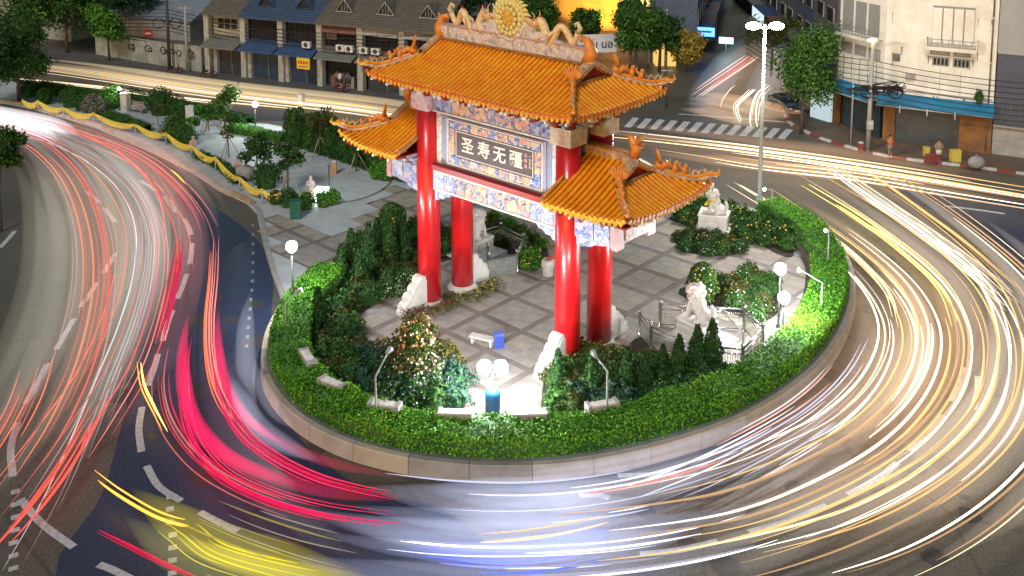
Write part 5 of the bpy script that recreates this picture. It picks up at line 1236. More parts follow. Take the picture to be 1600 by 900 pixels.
        MB().tube([(cx - w_, yb, zb), (cx, yb, zb + hh2), (cx + w_, yb, zb), (cx - w_, yb, zb)], .08, 4).build('dormer_frame', M_ROOFB if dm is M_ROOFB else M_POST, d_)
        for j in (-1, 0, 1): MB().box(cx + j * .3, yb + .08, zb, .04, .04, hh2 * (1 - abs(j) * .35) - .1).build('dormer_bar', M_POST if dm is not M_ROOFB else M_CANB, d_)
    if k in (2, 3, 4):
        for j in ((3.6,) if k == 2 else (2.9, 3.9) if k == 3 else (.9, 2.2)):
            qq = fpt(k * BW_ + j, -.1); a = thing('air_conditioner', 'white air-conditioning unit on the ledge above the open shophouses', 'air conditioner', (qq[0], qq[1], 4.0), FA, 'air conditioners above the canopy')
            MB().box(0, 0, 0, .9, .36, .62).build('casing', M_WSTONE, a); MB().tube([(0, -.19, .31), (0, -.21, .31)], .24, 14).build('fan_grille', M_SHUT, a)
    if k == 2:
        qq = fpt(k * BW_ + 3.9, -1.15); a = thing('yellow_sign', 'small yellow shop sign hanging under the canopy', 'sign', (qq[0], qq[1], 2.1), FA)
        MB().box(0, 0, 0, 1.5, .08, 1.1).build('sign_board', mat('yellow_sign', (.72, .50, .03), .5), a)
        b = MB();
        for (x0, w2) in ((-.5, .16), (-.22, .2), (.1, .2), (.42, .22)): b.box(x0, -.05, .5, w2, .02, .3)
        b.box(0, -.05, .2, 1.1, .02, .1); b.build('sign_lettering', M_RED, a)
qq = fpt(6 * BW_, 3); MB_ = MB().box(0, 0, 0, .2, 8, 10); 
# people
def person(p, face, label, skin, shirt, leg, h=1.65, pose='stand', hair=(.02, .015, .012), group=None):
    t = thing('person', label, 'person', p, face, group); k = h / 1.7
    bl = [((0, 0, 1.02 * k), (.17 * k, .12 * k, .14 * k)), ((0, 0, 1.28 * k), (.19 * k, .12 * k, .20 * k)), ((0, 0, 1.58 * k), (.085 * k, .10 * k, .12 * k))]
    ar = .42 if pose == 'arms' else .05
    tb = [([(0, 0, 1.4 * k), (0, 0, 1.52 * k)], [.06 * k, .05 * k])]
    for s in (-1, 1):
        tb.append(([(s * .09 * k, 0, .95 * k), (s * .10 * k, -.02 * k, .50 * k), (s * .11 * k, .03 * k, .09 * k), (s * .11 * k, -.11 * k, .05 * k)], [.10 * k, .07 * k, .05 * k, .045 * k]))
        tb.append(([(s * .19 * k, 0, 1.40 * k), (s * (.26) * k, -.05 * k, 1.14 * k), (s * .22 * k, -.22 * k, (1.02 + ar * .6) * k)], [.06 * k, .045 * k, .035 * k]))
    body = blended('body', bl, tb, mat('skin_%02d' % int(skin[0] * 99), skin, .6), t, .028, 1)
    MB().lathe([(.20 * k, .93 * k), (.19 * k, 1.08 * k), (.215 * k, 1.30 * k), (.20 * k, 1.42 * k), (.09 * k, 1.50 * k)], sides=14).build('shirt', mat('shirt_%s' % label.split()[2], shirt, .8), t)
    MB().lathe([(.20 * k, .60 * k), (.215 * k, .80 * k), (.20 * k, .96 * k)], sides=14).build('shorts', mat('shorts_%s' % label.split()[2], leg, .8), t)
    MB().ball((0, .02 * k, 1.64 * k), (.10 * k, .115 * k, .105 * k), 10, 7).build('hair', mat('hair', hair, .7), t)
    for s in (-1, 1): MB().ball((s * .11 * k, -.04 * k, .05 * k), (.06 * k, .13 * k, .05 * k), 8, 5).build('shoe', M_WSTONE, t)
    return t
person(at(1390, 246, .14), R(20), 'person in orange top and grey shorts with pale legs standing on the kerb', (.45, .26, .18), (.50, .13, .05), (.20, .19, .16), 1.75, 'arms')
person(at(1466, 253, .14), R(-25), 'person in tan top and white trousers walking beside a red crate', (.40, .24, .17), (.30, .19, .14), (.62, .56, .50), 1.75)
for j, (x, col, lab) in enumerate(((15.2, (.6, .6, .58), 'person in white shirt in the open shophouse'), (16.0, (.10, .09, .10), 'person in dark shirt in the open shophouse'), (14.6, (.25, .15, .1), 'person in brown shirt in the open shophouse'))):
    q = fpt(x + 1.2, .4 + .2 * j); person(Vector((q[0], q[1], .15)), FA + R(10 * j), lab, (.35, .22, .16), col, (.04, .04, .05), 1.65)

# grey wall with graffiti and the no-entry sign
wa, wb = at(150, 87).to_2d(), at(316, 115).to_2d(); wd = (wb - wa); wl_ = wd.length; an = math.atan2(wd.y, wd.x)
t = thing('corrugated_wall', 'long grey corrugated wall with round graffiti beside the shophouses', 'wall', (wa.x, wa.y, .1), an)
npn = 14
for k in range(npn):
    b = MB(); x0 = wl_ * k / npn; x1 = wl_ * (k + 1) / npn - .03; n = 12; rows = []
    for z in (0, 2.15 + .7 * (k / npn)): rows.append([(x0 + (x1 - x0) * j / n, .04 * math.sin(j * math.pi), z) if False else (x0 + (x1 - x0) * j / n, .05 * (j % 2), z) for j in range(n + 1)])
    b.grid(rows, False); b.box((x0 + x1) / 2, .12, 0, x1 - x0, .06, 2.1 + .7 * (k / npn)); b.build('wall_panel', mat('weathered_sheet', (.40, .40, .35), .7, col2=(.20, .20, .17), scale=.9), t)
MB().box(wl_ / 2, .15, 2.5, wl_, .1, .12).build('top_rail', M_CONC, t)
gr = MB()
def ringpath(cx, cz, rx, rz_, y=-.03): return [(cx + rx * math.cos(a * .45), y, cz + rz_ * math.sin(a * .45)) for a in range(15)]
for (fx, cz, rx, rz_) in ((.36, 1.6, .5, .3), (.38, 1.55, .22, .4), (.52, 1.7, .55, .32), (.54, 1.6, .3, .2), (.66, 1.75, .42, .38), (.68, 1.7, .25, .25), (.74, 1.8, .5, .2), (.80, 1.7, .35, .3), (.90, 1.8, .3, .5), (.93, 1.7, .2, .4)): gr.tube(ringpath(wl_ * fx, cz, rx, rz_), .05, 4)
gr.build('graffiti', mat('graffiti_paint', (.03, .03, .04), .6), t)
q = at(234, 92); hh = zof(q.y, 52); t = thing('no_entry_sign', 'round red no-entry sign with white bar on a thin pole', 'road sign', (q.x, q.y, 0))
MB().tube([(0, 0, 0), (0, 0, hh + .3)], .05, 6).build('pole', M_PGREY, t); MB().tube([(0, -.06, hh), (0, -.10, hh)], .50, 18).build('sign_disc', mat('sign_red', (.55, .03, .03), .4), t); MB().box(0, -.115, hh - .08, .66, .02, .17).build('white_bar', M_WSTONE, t)
# buildings and sheds behind the wall
def hall(name, label, c, sx, sy, h, rz, wm, rm_, rise=1.5, wins=(), cat='building', group=None):
    t = thing(name, label, cat, (c[0], c[1], 0), rz, group)
    MB().box(0, 0, 0, sx, sy, h).build('wall', wm, t)
    if rise: MB().add([(-sx / 2 - .3, -sy / 2 - .3, h), (sx / 2 + .3, -sy / 2 - .3, h), (sx / 2 + .3, 0, h + rise), (-sx / 2 - .3, 0, h + rise), (-sx / 2 - .3, sy / 2 + .3, h), (sx / 2 + .3, sy / 2 + .3, h)], [(0, 1, 2, 3), (3, 2, 5, 4), (0, 3, 4), (1, 5, 2), (0, 4, 5, 1)]).build('roof', rm_, t)
    else: MB().box(0, 0, h, sx + .3, sy + .3, .35).build('parapet', rm_, t)
    for (x, z, w_, h_) in wins:
        f = MB().box(x, -sy / 2 - .02, z, w_, .10, h_).build('window', M_POST, t); MB().box(x, -sy / 2 - .07, z + .08, w_ - .16, .04, h_ - .16).build('pane', M_DARK, f)
    return t
q = at(238, 62); hall('long_shed', 'low shed with blue-grey sheet roof behind the grey wall', (q.x, q.y + 6), 15, 9, 2.4, FA, M_CONC, mat('sheet_roof_grey', (.22, .26, .31), .6, var=.3, scale=1), 2.2)
q = at(190, 40); hall('blue_shed', 'shed with dark blue sheet roof behind the street trees', (q.x, q.y + 4), 14, 7, 4.2, FA, M_CONC, mat('sheet_roof_blue', (.03, .07, .16), .5, var=.3, scale=1), 1.6)
q = at(262, 30); hall('white_house', 'pale house with dark windows behind the utility poles', (q.x + 1, q.y + 4), 10, 6, 12, FA, mat('pale_wall', (.50, .50, .46), .8, var=.3, scale=1), M_CONC, 0, [(-3.5 + 2 * i, z, 1.1, 1.5) for i in range(4) for z in (4.5, 7.2)])
q = at(50, 60); hall('dark_house', 'dark blue-roofed house behind the big trees', (q.x, q.y + 5), 16, 8, 5, FA, M_CONC, mat('sheet_roof_dark', (.05, .07, .10), .6), 2)
q = at(430, 20); hall('back_block', 'tall dark block behind the shophouse roofs', (q.x, q.y + 12), 44, 8, 13, FA, M_CONC, M_DARK, 0)
# orange lit building, banner
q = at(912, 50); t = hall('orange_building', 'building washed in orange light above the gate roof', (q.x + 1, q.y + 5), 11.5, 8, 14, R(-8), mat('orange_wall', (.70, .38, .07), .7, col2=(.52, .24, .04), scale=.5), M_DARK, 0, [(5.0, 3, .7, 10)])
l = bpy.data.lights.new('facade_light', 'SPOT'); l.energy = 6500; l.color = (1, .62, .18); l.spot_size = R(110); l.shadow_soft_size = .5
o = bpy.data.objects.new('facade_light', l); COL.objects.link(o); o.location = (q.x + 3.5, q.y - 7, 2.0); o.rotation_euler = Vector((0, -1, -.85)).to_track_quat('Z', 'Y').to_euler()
b0 = at(932, 104); t = thing('banner', 'white street banner with dark blue Thai lettering above the gate roof end', 'banner', (b0.x, b0.y, zof(b0.y, 82)), R(8))
MB().box(0, 0, 0, 4.4, .06, 2.0).build('banner_sheet', mat('banner_white', (.66, .68, .70), .7, var=.15, scale=1), t)
for s in (-1, 1): MB().tube([(s * 2.35, .05, -zof(b0.y, 82)), (s * 2.35, .05, 2.5)], .05, 6).build('banner_pole', M_PGREY, t)
def flat_text(s, par, loc, size, m, rot=(R(90), 0, 0), name='lettering'):
    c = bpy.data.curves.new('t', 'FONT'); c.body = s; c.size = size; c.extrude = .01; c.offset = size * .012; c.align_x = 'CENTER'; c.align_y = 'CENTER'
    o = bpy.data.objects.new('t', c); COL.objects.link(o); bpy.context.view_layer.update(); dg = bpy.context.evaluated_depsgraph_get()
    me = bpy.data.meshes.new_from_object(o.evaluated_get(dg), depsgraph=dg); bpy.data.objects.remove(o); me.materials.clear(); me.materials.append(m)
    q = bpy.data.objects.new(name, me); COL.objects.link(q); q.parent = par; q.location = loc; q.rotation_euler = rot; return q
M_NAVY = mat('navy_ink', (.02, .04, .16), .6)
flat_text('รับ นอ', t, (.35, -.06, .85), 1.15, M_NAVY)

# ================================================================ RIGHT: white corner building
bA, bB, bC = Vector((30.0, 79.1)), Vector((37.1, 75.3)), Vector((27.9, 84.0))
fa = math.atan2((bB - bA).y, (bB - bA).x); wf = (bB - bA).length
t = thing('corner_building', 'white stained corner building with blue awning and small balconies', 'building', (bA.x, bA.y, .14), fa); WB = t
M_WW = mat('stained_white_wall', (.86, .84, .77), .8, col2=(.62, .58, .48), scale=.6, detail=9, bump=.15); M_LINE = mat('faded_joinery', (.30, .31, .29), .7)
d_ = 9.0; lc = Matrix.Rotation(-fa, 2) @ (bC - bA); lx, ly = lc.x, lc.y
HT = 15
foot = [(0, 0), (wf, 0), (wf, d_ + 6), (lx, d_ + 6), (lx, ly)]
MB().prism([Vector(q) for q in foot], 3.0, HT).build('wall', M_WW, t)
MB().prism([Vector(q) for q in [(.25, .35), (wf - .1, .35), (wf - .1, d_), (lx + .3, d_), (lx + .3, ly + .1)]], 0, 3.0).build('ground_floor', M_DARK, t)
M_OW = mat('orange_ochre_wall', (.30, .13, .03), .8, col2=(.15, .07, .03), scale=1)
MB().box(.55, .14, 0, .9, .36, 2.95).build('ochre_pier', M_OW, t); MB().box(wf - 1.15, .12, 0, 2.3, .4, 2.95).build('ochre_pier', M_OW, t)
sh = MB().box((1.0 + wf - 2.3) / 2, .22, 0, wf - 3.35, .14, 2.95).build('roller_shutter', mat('roller_shutter', (.09, .095, .10), .5, var=.35, scale=1.5, metal=.3), t)
for j in range(13): MB().box((1.0 + wf - 2.3) / 2, .13, .1 + j * .22, wf - 3.4, .04, .05).build('shutter_slat', mat('roller_shutter', (.1, .1, .1)), sh)
sd = Matrix.Rotation(math.atan2(ly, lx), 4, 'Z')
Ls = math.hypot(lx, ly)
sh = MB().box(0, 0, 0, Ls - 1.0, .14, 2.95).build('side_shutter', mat('teal_shutter', (.04, .06, .07), .5, var=.4, scale=1.5), t, (lx / 2 + .22, ly / 2 + .05, 0), math.atan2(ly, lx))
for j in range(10): MB().box(-Ls / 2 + .8 + j * .42, 0, .05, .06, .24, 2.8).build('shutter_slat', mat('teal_shutter', (.1, .1, .1)), sh)
MB().box(0, 0, 0, .5, .4, 3).build('ochre_pier', M_OW, t, (lx + .05, ly - .2, 0), math.atan2(ly, lx))
M_AWN = mat('awning_blue', (.015, .22, .42), .55, var=.3, scale=2)
def awning(x0, y0, x1, y1, dirn, nm='awning'):
    a = Vector((x0, y0)); b_ = Vector((x1, y1)); n_ = Vector(dirn).normalized(); out = 1.5
    P = [(a.x, a.y, 3.95), (b_.x, b_.y, 3.95), (b_.x + n_.x * out, b_.y + n_.y * out, 3.2), (a.x + n_.x * out, a.y + n_.y * out, 3.2)]
    P += [(x, y, z - .06) for x, y, z in P]; MB().add(P, [(0, 3, 2, 1), (4, 5, 6, 7), (0, 4, 7, 3), (1, 2, 6, 5), (2, 3, 7, 6)]).build(nm, M_AWN, t)
    MB().tube([P[3], P[2]], .06, 5).build('awning_edge', M_POST, t)
awning(-.3, -.02, wf + .1, -.02, (0, -1)); awning(lx - .02, ly, -.02, 0, (ly, -lx) if False else (-ly, lx))
for k in range(3): MB().tube([(1.5 + k * 2.0, -1.5, 3.35), (1.5 + k * 2.0, -1.55, 2.75)], .06, 5).build('awning_strut', M_WSTONE, t)
def balcony(par, x0, x1, z, out=.9):
    b = MB().box((x0 + x1) / 2, -out / 2, z, x1 - x0, out, .28).build('balcony', M_WW, par)
    for j, zz in enumerate((.28, .55, .85)): MB().box((x0 + x1) / 2, -out + .03, z + zz, x1 - x0, .04, .05).build('balcony_rail', M_LINE, b)
    n = 9
    for j in range(n + 1): MB().box(x0 + (x1 - x0) * j / n, -out + .03, z + .28, .035, .035, .6).build('baluster', M_LINE, b)
    for s in (x0, x1): MB().box(s, -out / 2, z + .28, .09, out, .62).build('balcony_side', M_WW, b)
    return b
balcony(t, 3.1, 6.7, 7.9)
f = MB().box(4.9, -.05, 8.3, 3.0, .12, 3.0).build('french_window', M_LINE, t)
for j in range(4): MB().box(3.75 + j * .77, -.13, 8.35, .66, .06, 2.8).build('window_leaf', M_WW, f)
for j in range(2):
    f = MB().box(4.15 + j * 1.5, -.03, 6.55, 1.25, .10, .75).build('window', M_LINE, t)
    for k in range(4): MB().box(4.15 + j * 1.5 - .42 + k * .28, -.10, 6.65, .17, .06, .5).build('pane', M_DARK, f)
    f = MB().box(4.15 + j * 1.5, -.03, 7.42, 1.25, .10, .38).build('window', M_LINE, t)
    for k in range(3): MB().box(4.15 + j * 1.5 - .38 + k * .38, -.10, 7.48, .30, .06, .25).build('louvre', M_CONC, f)
    f = MB().box(4.15 + j * 1.5, -.02, 4.3, 1.35, .06, 2.1).build('shuttered_door', M_WW, t); MB().box(4.15 + j * 1.5, -.06, 4.35, .03, .04, 2.0).build('door_seam', M_LINE, f)
MB().box(4.9, -.10, 7.32, 3.6, .3, .09).build('ledge', M_WW, t); MB().box(wf / 2, -.04, 5.0 - .8, wf - .2, .10, .08).build('string_course', M_LINE, t)
# angled side: own little frame
sf = bpy.data.objects.new('side_front', None); COL.objects.link(sf); sf.parent = t; sf.location = (lx, ly, 0); sf.rotation_euler.z = math.atan2(-ly, -lx)
b = MB().box(Ls / 2, -.45, 7.9, Ls - .6, .9, .28).build('balcony', M_WW, sf)
for j, zz in enumerate((.5, .8, 1.1)): pass
r_ = MB()
for zz in (.28, .58, .88): r_.box(Ls / 2, -.86, 7.9 + zz, Ls - .6, .05, .05)
for j in range(14): r_.box(.4 + (Ls - .8) * j / 13, -.86, 8.18, .04, .04, .6)
r_.build('balcony_rail', M_LINE, sf)
for j in range(3): MB().box(1.0 + j * 1.5, -.04, 8.3, 1.2, .08, 2.6).build('french_window', M_LINE, sf)
for j in range(3): MB().box(1.0 + j * 1.6, -.04, 6.4, 1.3, .08, .9).build('louvred_window', M_CONC, sf)
for j in range(5): MB().box(.7 + j * .95, -.03, 3.6, .04, .05, 2.6).build('door_seam', M_LINE, sf)
hall_ = thing('grey_building', 'plain grey building with dark blue-grey lower floors at the right edge', 'building', (37.13, 75.31, .14), fa)
MB().box(7, 4.5, 0, 13.9, 9, 2.3).build('low_wall', M_CONC, hall_); MB().box(7, 4.7, 2.3, 13.9, 9, 5.6).build('dark_storey', mat('slate_wall', (.085, .095, .13), .7, var=.2, scale=.8), hall_)
MB().box(7, 4.6, 7.9, 13.95, 9, 7).build('pale_storey', mat('pale_grey_wall', (.36, .37, .37), .8, var=.15, scale=.8), hall_); MB().box(7, -.15, 2.25, 13.9, .3, .10).build('ledge', M_POST, hall_)
for j in range(20): MB().box(.6 + j * .6, .16, 2.6, .06, .1, 1.6).build('vertical_fin', M_CANG, hall_)
# pavement with red and white kerb
KP = resample(spline(pxs([(1205, 60), (1222, 130), (1228, 185), (1262, 208), (1300, 223), (1375, 243), (1450, 254), (1530, 263), (1600, 273), (1760, 293), (1900, 308)]), 8), 1.25)
o = MB().prism(KP + [Vector((110, 62)), Vector((110, 160)), Vector((45, 160))], 0, .13).build('pavement', mat('brown_pavement', (.17, .115, .085), .75, var=.4, scale=.7)); struct(o)
kt = thing('painted_kerb', 'kerb with alternating red and white blocks along the pavement of the corner building', 'kerb', (0, 0, 0)); kn = normals(KP)
M_KR = mat('kerb_red', (.30, .06, .05), .7, var=.4, scale=3); M_KW = mat('kerb_white', (.62, .60, .56), .7, var=.4, scale=3)
for k in range(len(KP) - 1):
    a, c = KP[k], KP[k + 1]; m_ = (a + c) / 2; d = c - a; MB().box(m_.x, m_.y, 0, d.length - .03, .26, .165, math.atan2(d.y, d.x)).build('kerb_block', M_KW if k % 2 else M_KR, kt)
# utility poles right
def upole(px, py, ptop, label, r=.15, cross=(), m=M_CONC, lean=0):
    p = at(px, py, .1); h = zof(p.y, ptop) - .1; t = thing('utility_pole', label, 'utility pole', p)
    MB().lathe([(r, 0), (r * .7, h)], sides=10).build('pole', m, t)
    for z, w_ in cross: MB().box(0, 0, h * z, w_, .1, .12).build('crossarm', M_CONC, t)
    return t, h
t1, h1 = upole(1356, 238, 62, 'stout concrete utility pole with cable tangle in front of the corner building', .20, ((.98, 1.6),))
b = MB(); gg = random.Random(4)
for k in range(16):
    pts_ = [(gg.uniform(-2.2, 2.6), gg.uniform(-.3, .2), h1 * .56 + gg.gauss(0, .28)) for _ in range(4)]; b.tube(spline(pts_, 5), .035, 4)
for a in (1.9, -.3): b.tube([(a + .55 * math.cos(q * .5), -.1, h1 * .54 + .5 * math.sin(q * .5)) for q in range(14)], .06, 5)
b.build('cable_tangle', M_BLACK, t1); MB().box(0, -.15, 1.9, .45, .3, .7).build('meter_box', M_POST, t1)
l_ = MB().ball((-.1, -.1, h1 * 1.0), (.35, .2, .12), 10, 6).build('lamp', emit('pole_lamp', (1, .9, .6), 14), t1)
upole(1329, 228, 108, 'thin grey pole beside the stout one', .07, (), M_PGREY)
t2, h2 = upole(265, 108, -30, 'dark utility pole with cable rings by the grey wall', .20, ((.9, 1.8), (.78, 1.4)), mat('dark_pole', (.06, .055, .05), .8))
b = MB(); [b.tube([(s * .9 + .6 * math.cos(q * .5), -.1, 5.0 + .55 * math.sin(q * .5)) for q in range(14)], .05, 4) for s in (-1, 1)]; b.build('cable_ring', M_BLACK, t2)
upole(293, 112, 8, 'pale utility pole right of the dark one', .17, ((.95, 1.5),), M_CONC)
upole(1012, 100, 28, 'pale concrete pole by the trees behind the main roof', .17); upole(1040, 108, 14, 'taller pale pole right of its twin behind the main roof', .17)
upole(1041, 168, 108, 'short dark post at the crossing behind the roof corner', .10, ((.95, 1.0),), mat('dark_pole', (.06, .05, .05)))
# overhead cables
ORD = ['lowest', 'second lowest', 'third from the bottom', 'fourth from the bottom', 'fifth from the bottom', 'sixth from the bottom', 'seventh from the bottom', 'topmost']
def cable(a, c, sag, r, label, grp):
    a = Vector(a); c = Vector(c); pts_ = [a.lerp(c, k / 14) - Vector((0, 0, sag * 4 * (k / 14) * (1 - k / 14))) for k in range(15)]
    o = MB().tube(pts_, r, 4).build('overhead_cable', M_BLACK); tag(o, label, 'cable', grp)
pA = at(265, 108); 
for k in range(7):
    z = 4.2 + k * .38
    cable((pA.x - 30, pA.y + 12, z + .3), (pA.x, pA.y, z), .7, .035, ORD[k] + ' black cable strung left of the dark utility pole', 'cables left of the dark pole')
    q = fpt(6.2 * BW_, -.6); cable((pA.x, pA.y, z), (q[0], q[1], z + .1), 1.0, .035, ORD[k] + ' black cable running past the shophouse fronts', 'cables along the shophouses')
pB = at(1356, 238)
for k in range(8):
    z = 4.4 + k * .42
    cable((pB.x, pB.y, z), (pB.x + 16, pB.y - 6, z - .7), .5, .03, ORD[k] + ' black cable crossing the white corner building', 'cables across the corner building')
    cable((pB.x, pB.y, z), (pB.x - 6, pB.y + 16, z + .2), .7, .03, ORD[k] + ' black cable running up the far street', 'cables up the far street')
# pavement clutter
boxthing('red_crate', 'red crate beside the walking person', 'crate', 1457, 253, .9, .6, .5, M_KR, 15, .14); boxthing('yellow_bin', 'yellow box on the pavement by the kerb', 'bin', 1492, 252, .7, .5, .8, mat('yellow_plastic', (.72, .55, .10), .5), 5, .14)
boxthing('yellow_bucket', 'small yellow bucket behind the red crate', 'bucket', 1447, 243, .4, .4, .6, mat('yellow_plastic', (.72, .55, .1), .5), 0, .14)
p = at(1525, 262, .14); t = thing('grey_sack', 'rounded grey sack at the kerb', 'sack', p); MB().ball((0, 0, .4), (.65, .4, .5), 10, 7).build('sack_body', M_CONC, t); MB().ball((0, 0, .9), (.14, .12, .12), 7, 5).build('sack_tie', M_CANG, t)
boxthing('hydrant', 'small red hydrant with white cap by the stout pole', 'hydrant', 1344, 237, .3, .3, .7, M_KR, 0, .14, M_WSTONE)
# parked car by the tree
def car(p, rz, label, paint):
    t = thing('parked_car', label, 'car', p, rz)
    prof = [(-2.2, .35), (-2.25, .75), (-2.1, .95), (-1.5, 1.0), (-.9, 1.42), (.7, 1.45), (1.35, 1.02), (2.1, .92), (2.25, .7), (2.2, .35)]
    o = MB().extr(prof, -.86, .86, Matrix.Identity(4)).build('body', paint, t); bv = o.modifiers.new('soften', 'BEVEL'); bv.width = .12; bv.segments = 3
    o = MB().extr([(-1.42, 1.02), (-.86, 1.36), (.64, 1.38), (1.22, 1.03)], -.875, .875, Matrix.Identity(4)).build('side_glass', M_DARK, t)
    MB().add([(1.0, -.7, 1.27), (1.0, .7, 1.27), (1.38, .74, 1.04), (1.38, -.74, 1.04)], [(0, 1, 2, 3)]).build('windscreen', M_DARK, t)
    for x in (-1.4, 1.4):
        for s in (-1, 1): w_ = MB().tube([(x, s * .72, .33), (x, s * .90, .33)], .33, 16).build('wheel', M_BLACK, t); MB().tube([(x, s * .90, .33), (x, s * .915, .33)], .2, 12).build('rim', M_STEEL, w_)
    for s in (-1, 1): MB().ball((2.2, s * .62, .72), (.08, .2, .1), 8, 5).build('headlight', M_WSTONE, t); MB().ball((-2.22, s * .66, .78), (.06, .16, .09), 8, 5).build('tail_light', M_RED, t)
    MB().box(2.26, 0, .45, .03, .5, .13).build('number_plate', M_WSTONE, t)
    return t
car(at(1228, 172), R(-80), 'dark parked car behind the street tree at the far corner', mat('car_paint_dark', (.02, .025, .04), .2, coat=1))

# ================================================================ FAR STREET
def row(name, lab, a, c, depth, h, wm, n, grp, storeys=3, seedk=0, lit=None):
    a = Vector(a); c = Vector(c); d = c - a; an = math.atan2(d.y, d.x); L = d.length / n
    for k in range(n):
        q = a + d * (k / n); hh_ = h * (1 + .15 * math.sin(k * 2.3 + seedk)); t = thing(name, ['first', 'second', 'third', 'fourth', 'fifth', 'sixth', 'seventh', 'eighth', 'ninth'][k] + ' ' + lab, 'building', (q.x, q.y, 0), an, grp)
        MB().box(L / 2, -depth / 2, 0, L - .05, depth, hh_).build('wall', wm[k % len(wm)], t)
        for s in range(storeys):
            for j in range(2):
                f = MB().box(L * (.28 + .44 * j), .03, 3.6 + s * 3.1, L * .28, .12, 1.5).build('window', M_POST, t); MB().box(L * (.28 + .44 * j), .10, 3.7 + s * 3.1, L * .24, .04, 1.3).build('pane', M_DARK, f)
        MB().box(L / 2, .8, 2.9, L - .1, 1.6, .12).build('canopy', [M_CANB, M_CANG, M_CANR][k % 3], t)
        MB().box(L / 2, .05, .1, L - .7, .08, 2.6).build('shop_shutter', lit if lit and k % 3 == 1 else M_SHUT, t)
M_BLUEW = mat('night_blue_wall', (.10, .13, .19), .8, var=.3, scale=.8); M_GREYW = mat('night_grey_wall', (.16, .16, .17), .8, var=.3, scale=.8)
# left side of the far street (front faces the street)
row('far_street_building', 'dim terrace house along the left side of the far street', (at(1155, 10).x, at(1155, 10).y + 14), (at(1088, 90).x, at(1088, 90).y), 5, 6.5, [M_BLUEW, M_GREYW], 7, 'terrace along the left of the far street', 3, 1)
row('far_corner_building', 'low dark building behind the trees right of the banner', (at(1000, 60).x, at(1000, 60).y + 2), (at(1060, 72).x, at(1060, 72).y), -6, 3.6, [M_BLUEW, M_GREYW], 3, 'low buildings behind the banner', 2, 2)
row('far_street_building', 'dim terrace house along the right side of the far street', (31, 94), (36, 175), 10, 11, [M_GREYW, M_BLUEW], 9, 'terrace along the right of the far street', 3, 3, emit('lit_shopfront', (.75, .95, 1), .7))
row('distant_block', 'dark block closing the view at the top of the far street', (-20, 178), (60, 172), -10, 16, [M_BLUEW], 9, 'blocks at the end of the far street', 3, 3)
def sign(px, pb, pt, w_, h_, col, label, s_=3, text=None, rz=R(-20)):
    p = at(px, pb); z = zof(p.y, pt); t = thing('lit_sign', label, 'sign', (p.x, p.y, z), rz); MB().box(0, 0, 0, w_, .2, h_).build('sign_face', emit('sign_%s' % label.split()[1], col, s_), t); MB().tube([(0, .1, -z), (0, .1, 0)], .06, 5).build('sign_post', M_PGREY, t)
    if text: flat_text(text, t, (0, -.12, h_ / 2), h_ * .7, M_WSTONE)
sign(1092, 88, 56, 3.4, 1.0, (.10, .32, .85), 'small blue lit sign over the far street', 2.2)
sign(1134, 84, 68, 1.6, .7, (.3, .8, .95), 'small cyan lit sign over the far street', 2.5)
MB_g = at(1040, 98); t = boxthing('ochre_kiosk', 'small ochre kiosk behind the trees, its yellow light put in as glow', 'kiosk', 1038, 100, 2.2, 2.2, 2.4, emit('ochre_glow', (.85, .55, .15), .8), 0, 0)  # orange wall as a box, its yellow light put in as emission
boxthing('lit_shop_window', 'pale blue lit shop window behind the street tree', 'shop window', 1283, 186, 2.2, .4, 2.6, emit('shop_glow', (.55, .72, .80), .55), -60, .14)
# ---------------------------------------------------------------- wear and small things on the facades
gq = random.Random(11)
st = MB()
for k in range(26):      # run-off stains under ledges and balconies
    x = gq.choice([gq.uniform(3.0, 6.8), gq.uniform(.3, wf - .3)]); z = gq.choice([7.8, 7.25, 4.1, 10.5]); h_ = gq.uniform(.4, 1.5); w_ = gq.uniform(.03, .10)
    st.add([(x - w_, -.006, z), (x + w_, -.006, z), (x + w_ * .3, -.006, z - h_), (x - w_ * .3, -.006, z - h_)], [(0, 1, 2, 3)])
st.build('run_off_stain', mat('grime', (.30, .27, .21), .9, var=.3), WB)
for k in range(4): MB().tube([(wf - .35, -.10, .2 + k * 3.5), (wf - .35, -.10, 3.6 + k * 3.5)], .06, 6).build('drain_pipe', M_CANG, WB)
MB().box(2.0, -.08, 5.2, .7, .3, .5).build('wall_unit', M_POST, WB); MB().box(.9, -.05, 6.6, .5, .12, .6).build('vent', M_CANG, WB)
t = thing('wall_bush', 'small bush growing from the top corner of the blue awning', 'bush', Vector((bA.x, bA.y, 4.2)) + Vector((math.cos(fa), math.sin(fa), 0)) * (wf - 1.0) - Vector((-math.sin(fa), math.cos(fa), 0)) * .3)
link('foliage', mound_mesh('foliage', .35, .9, 260, G_MID, .09, 77), t)
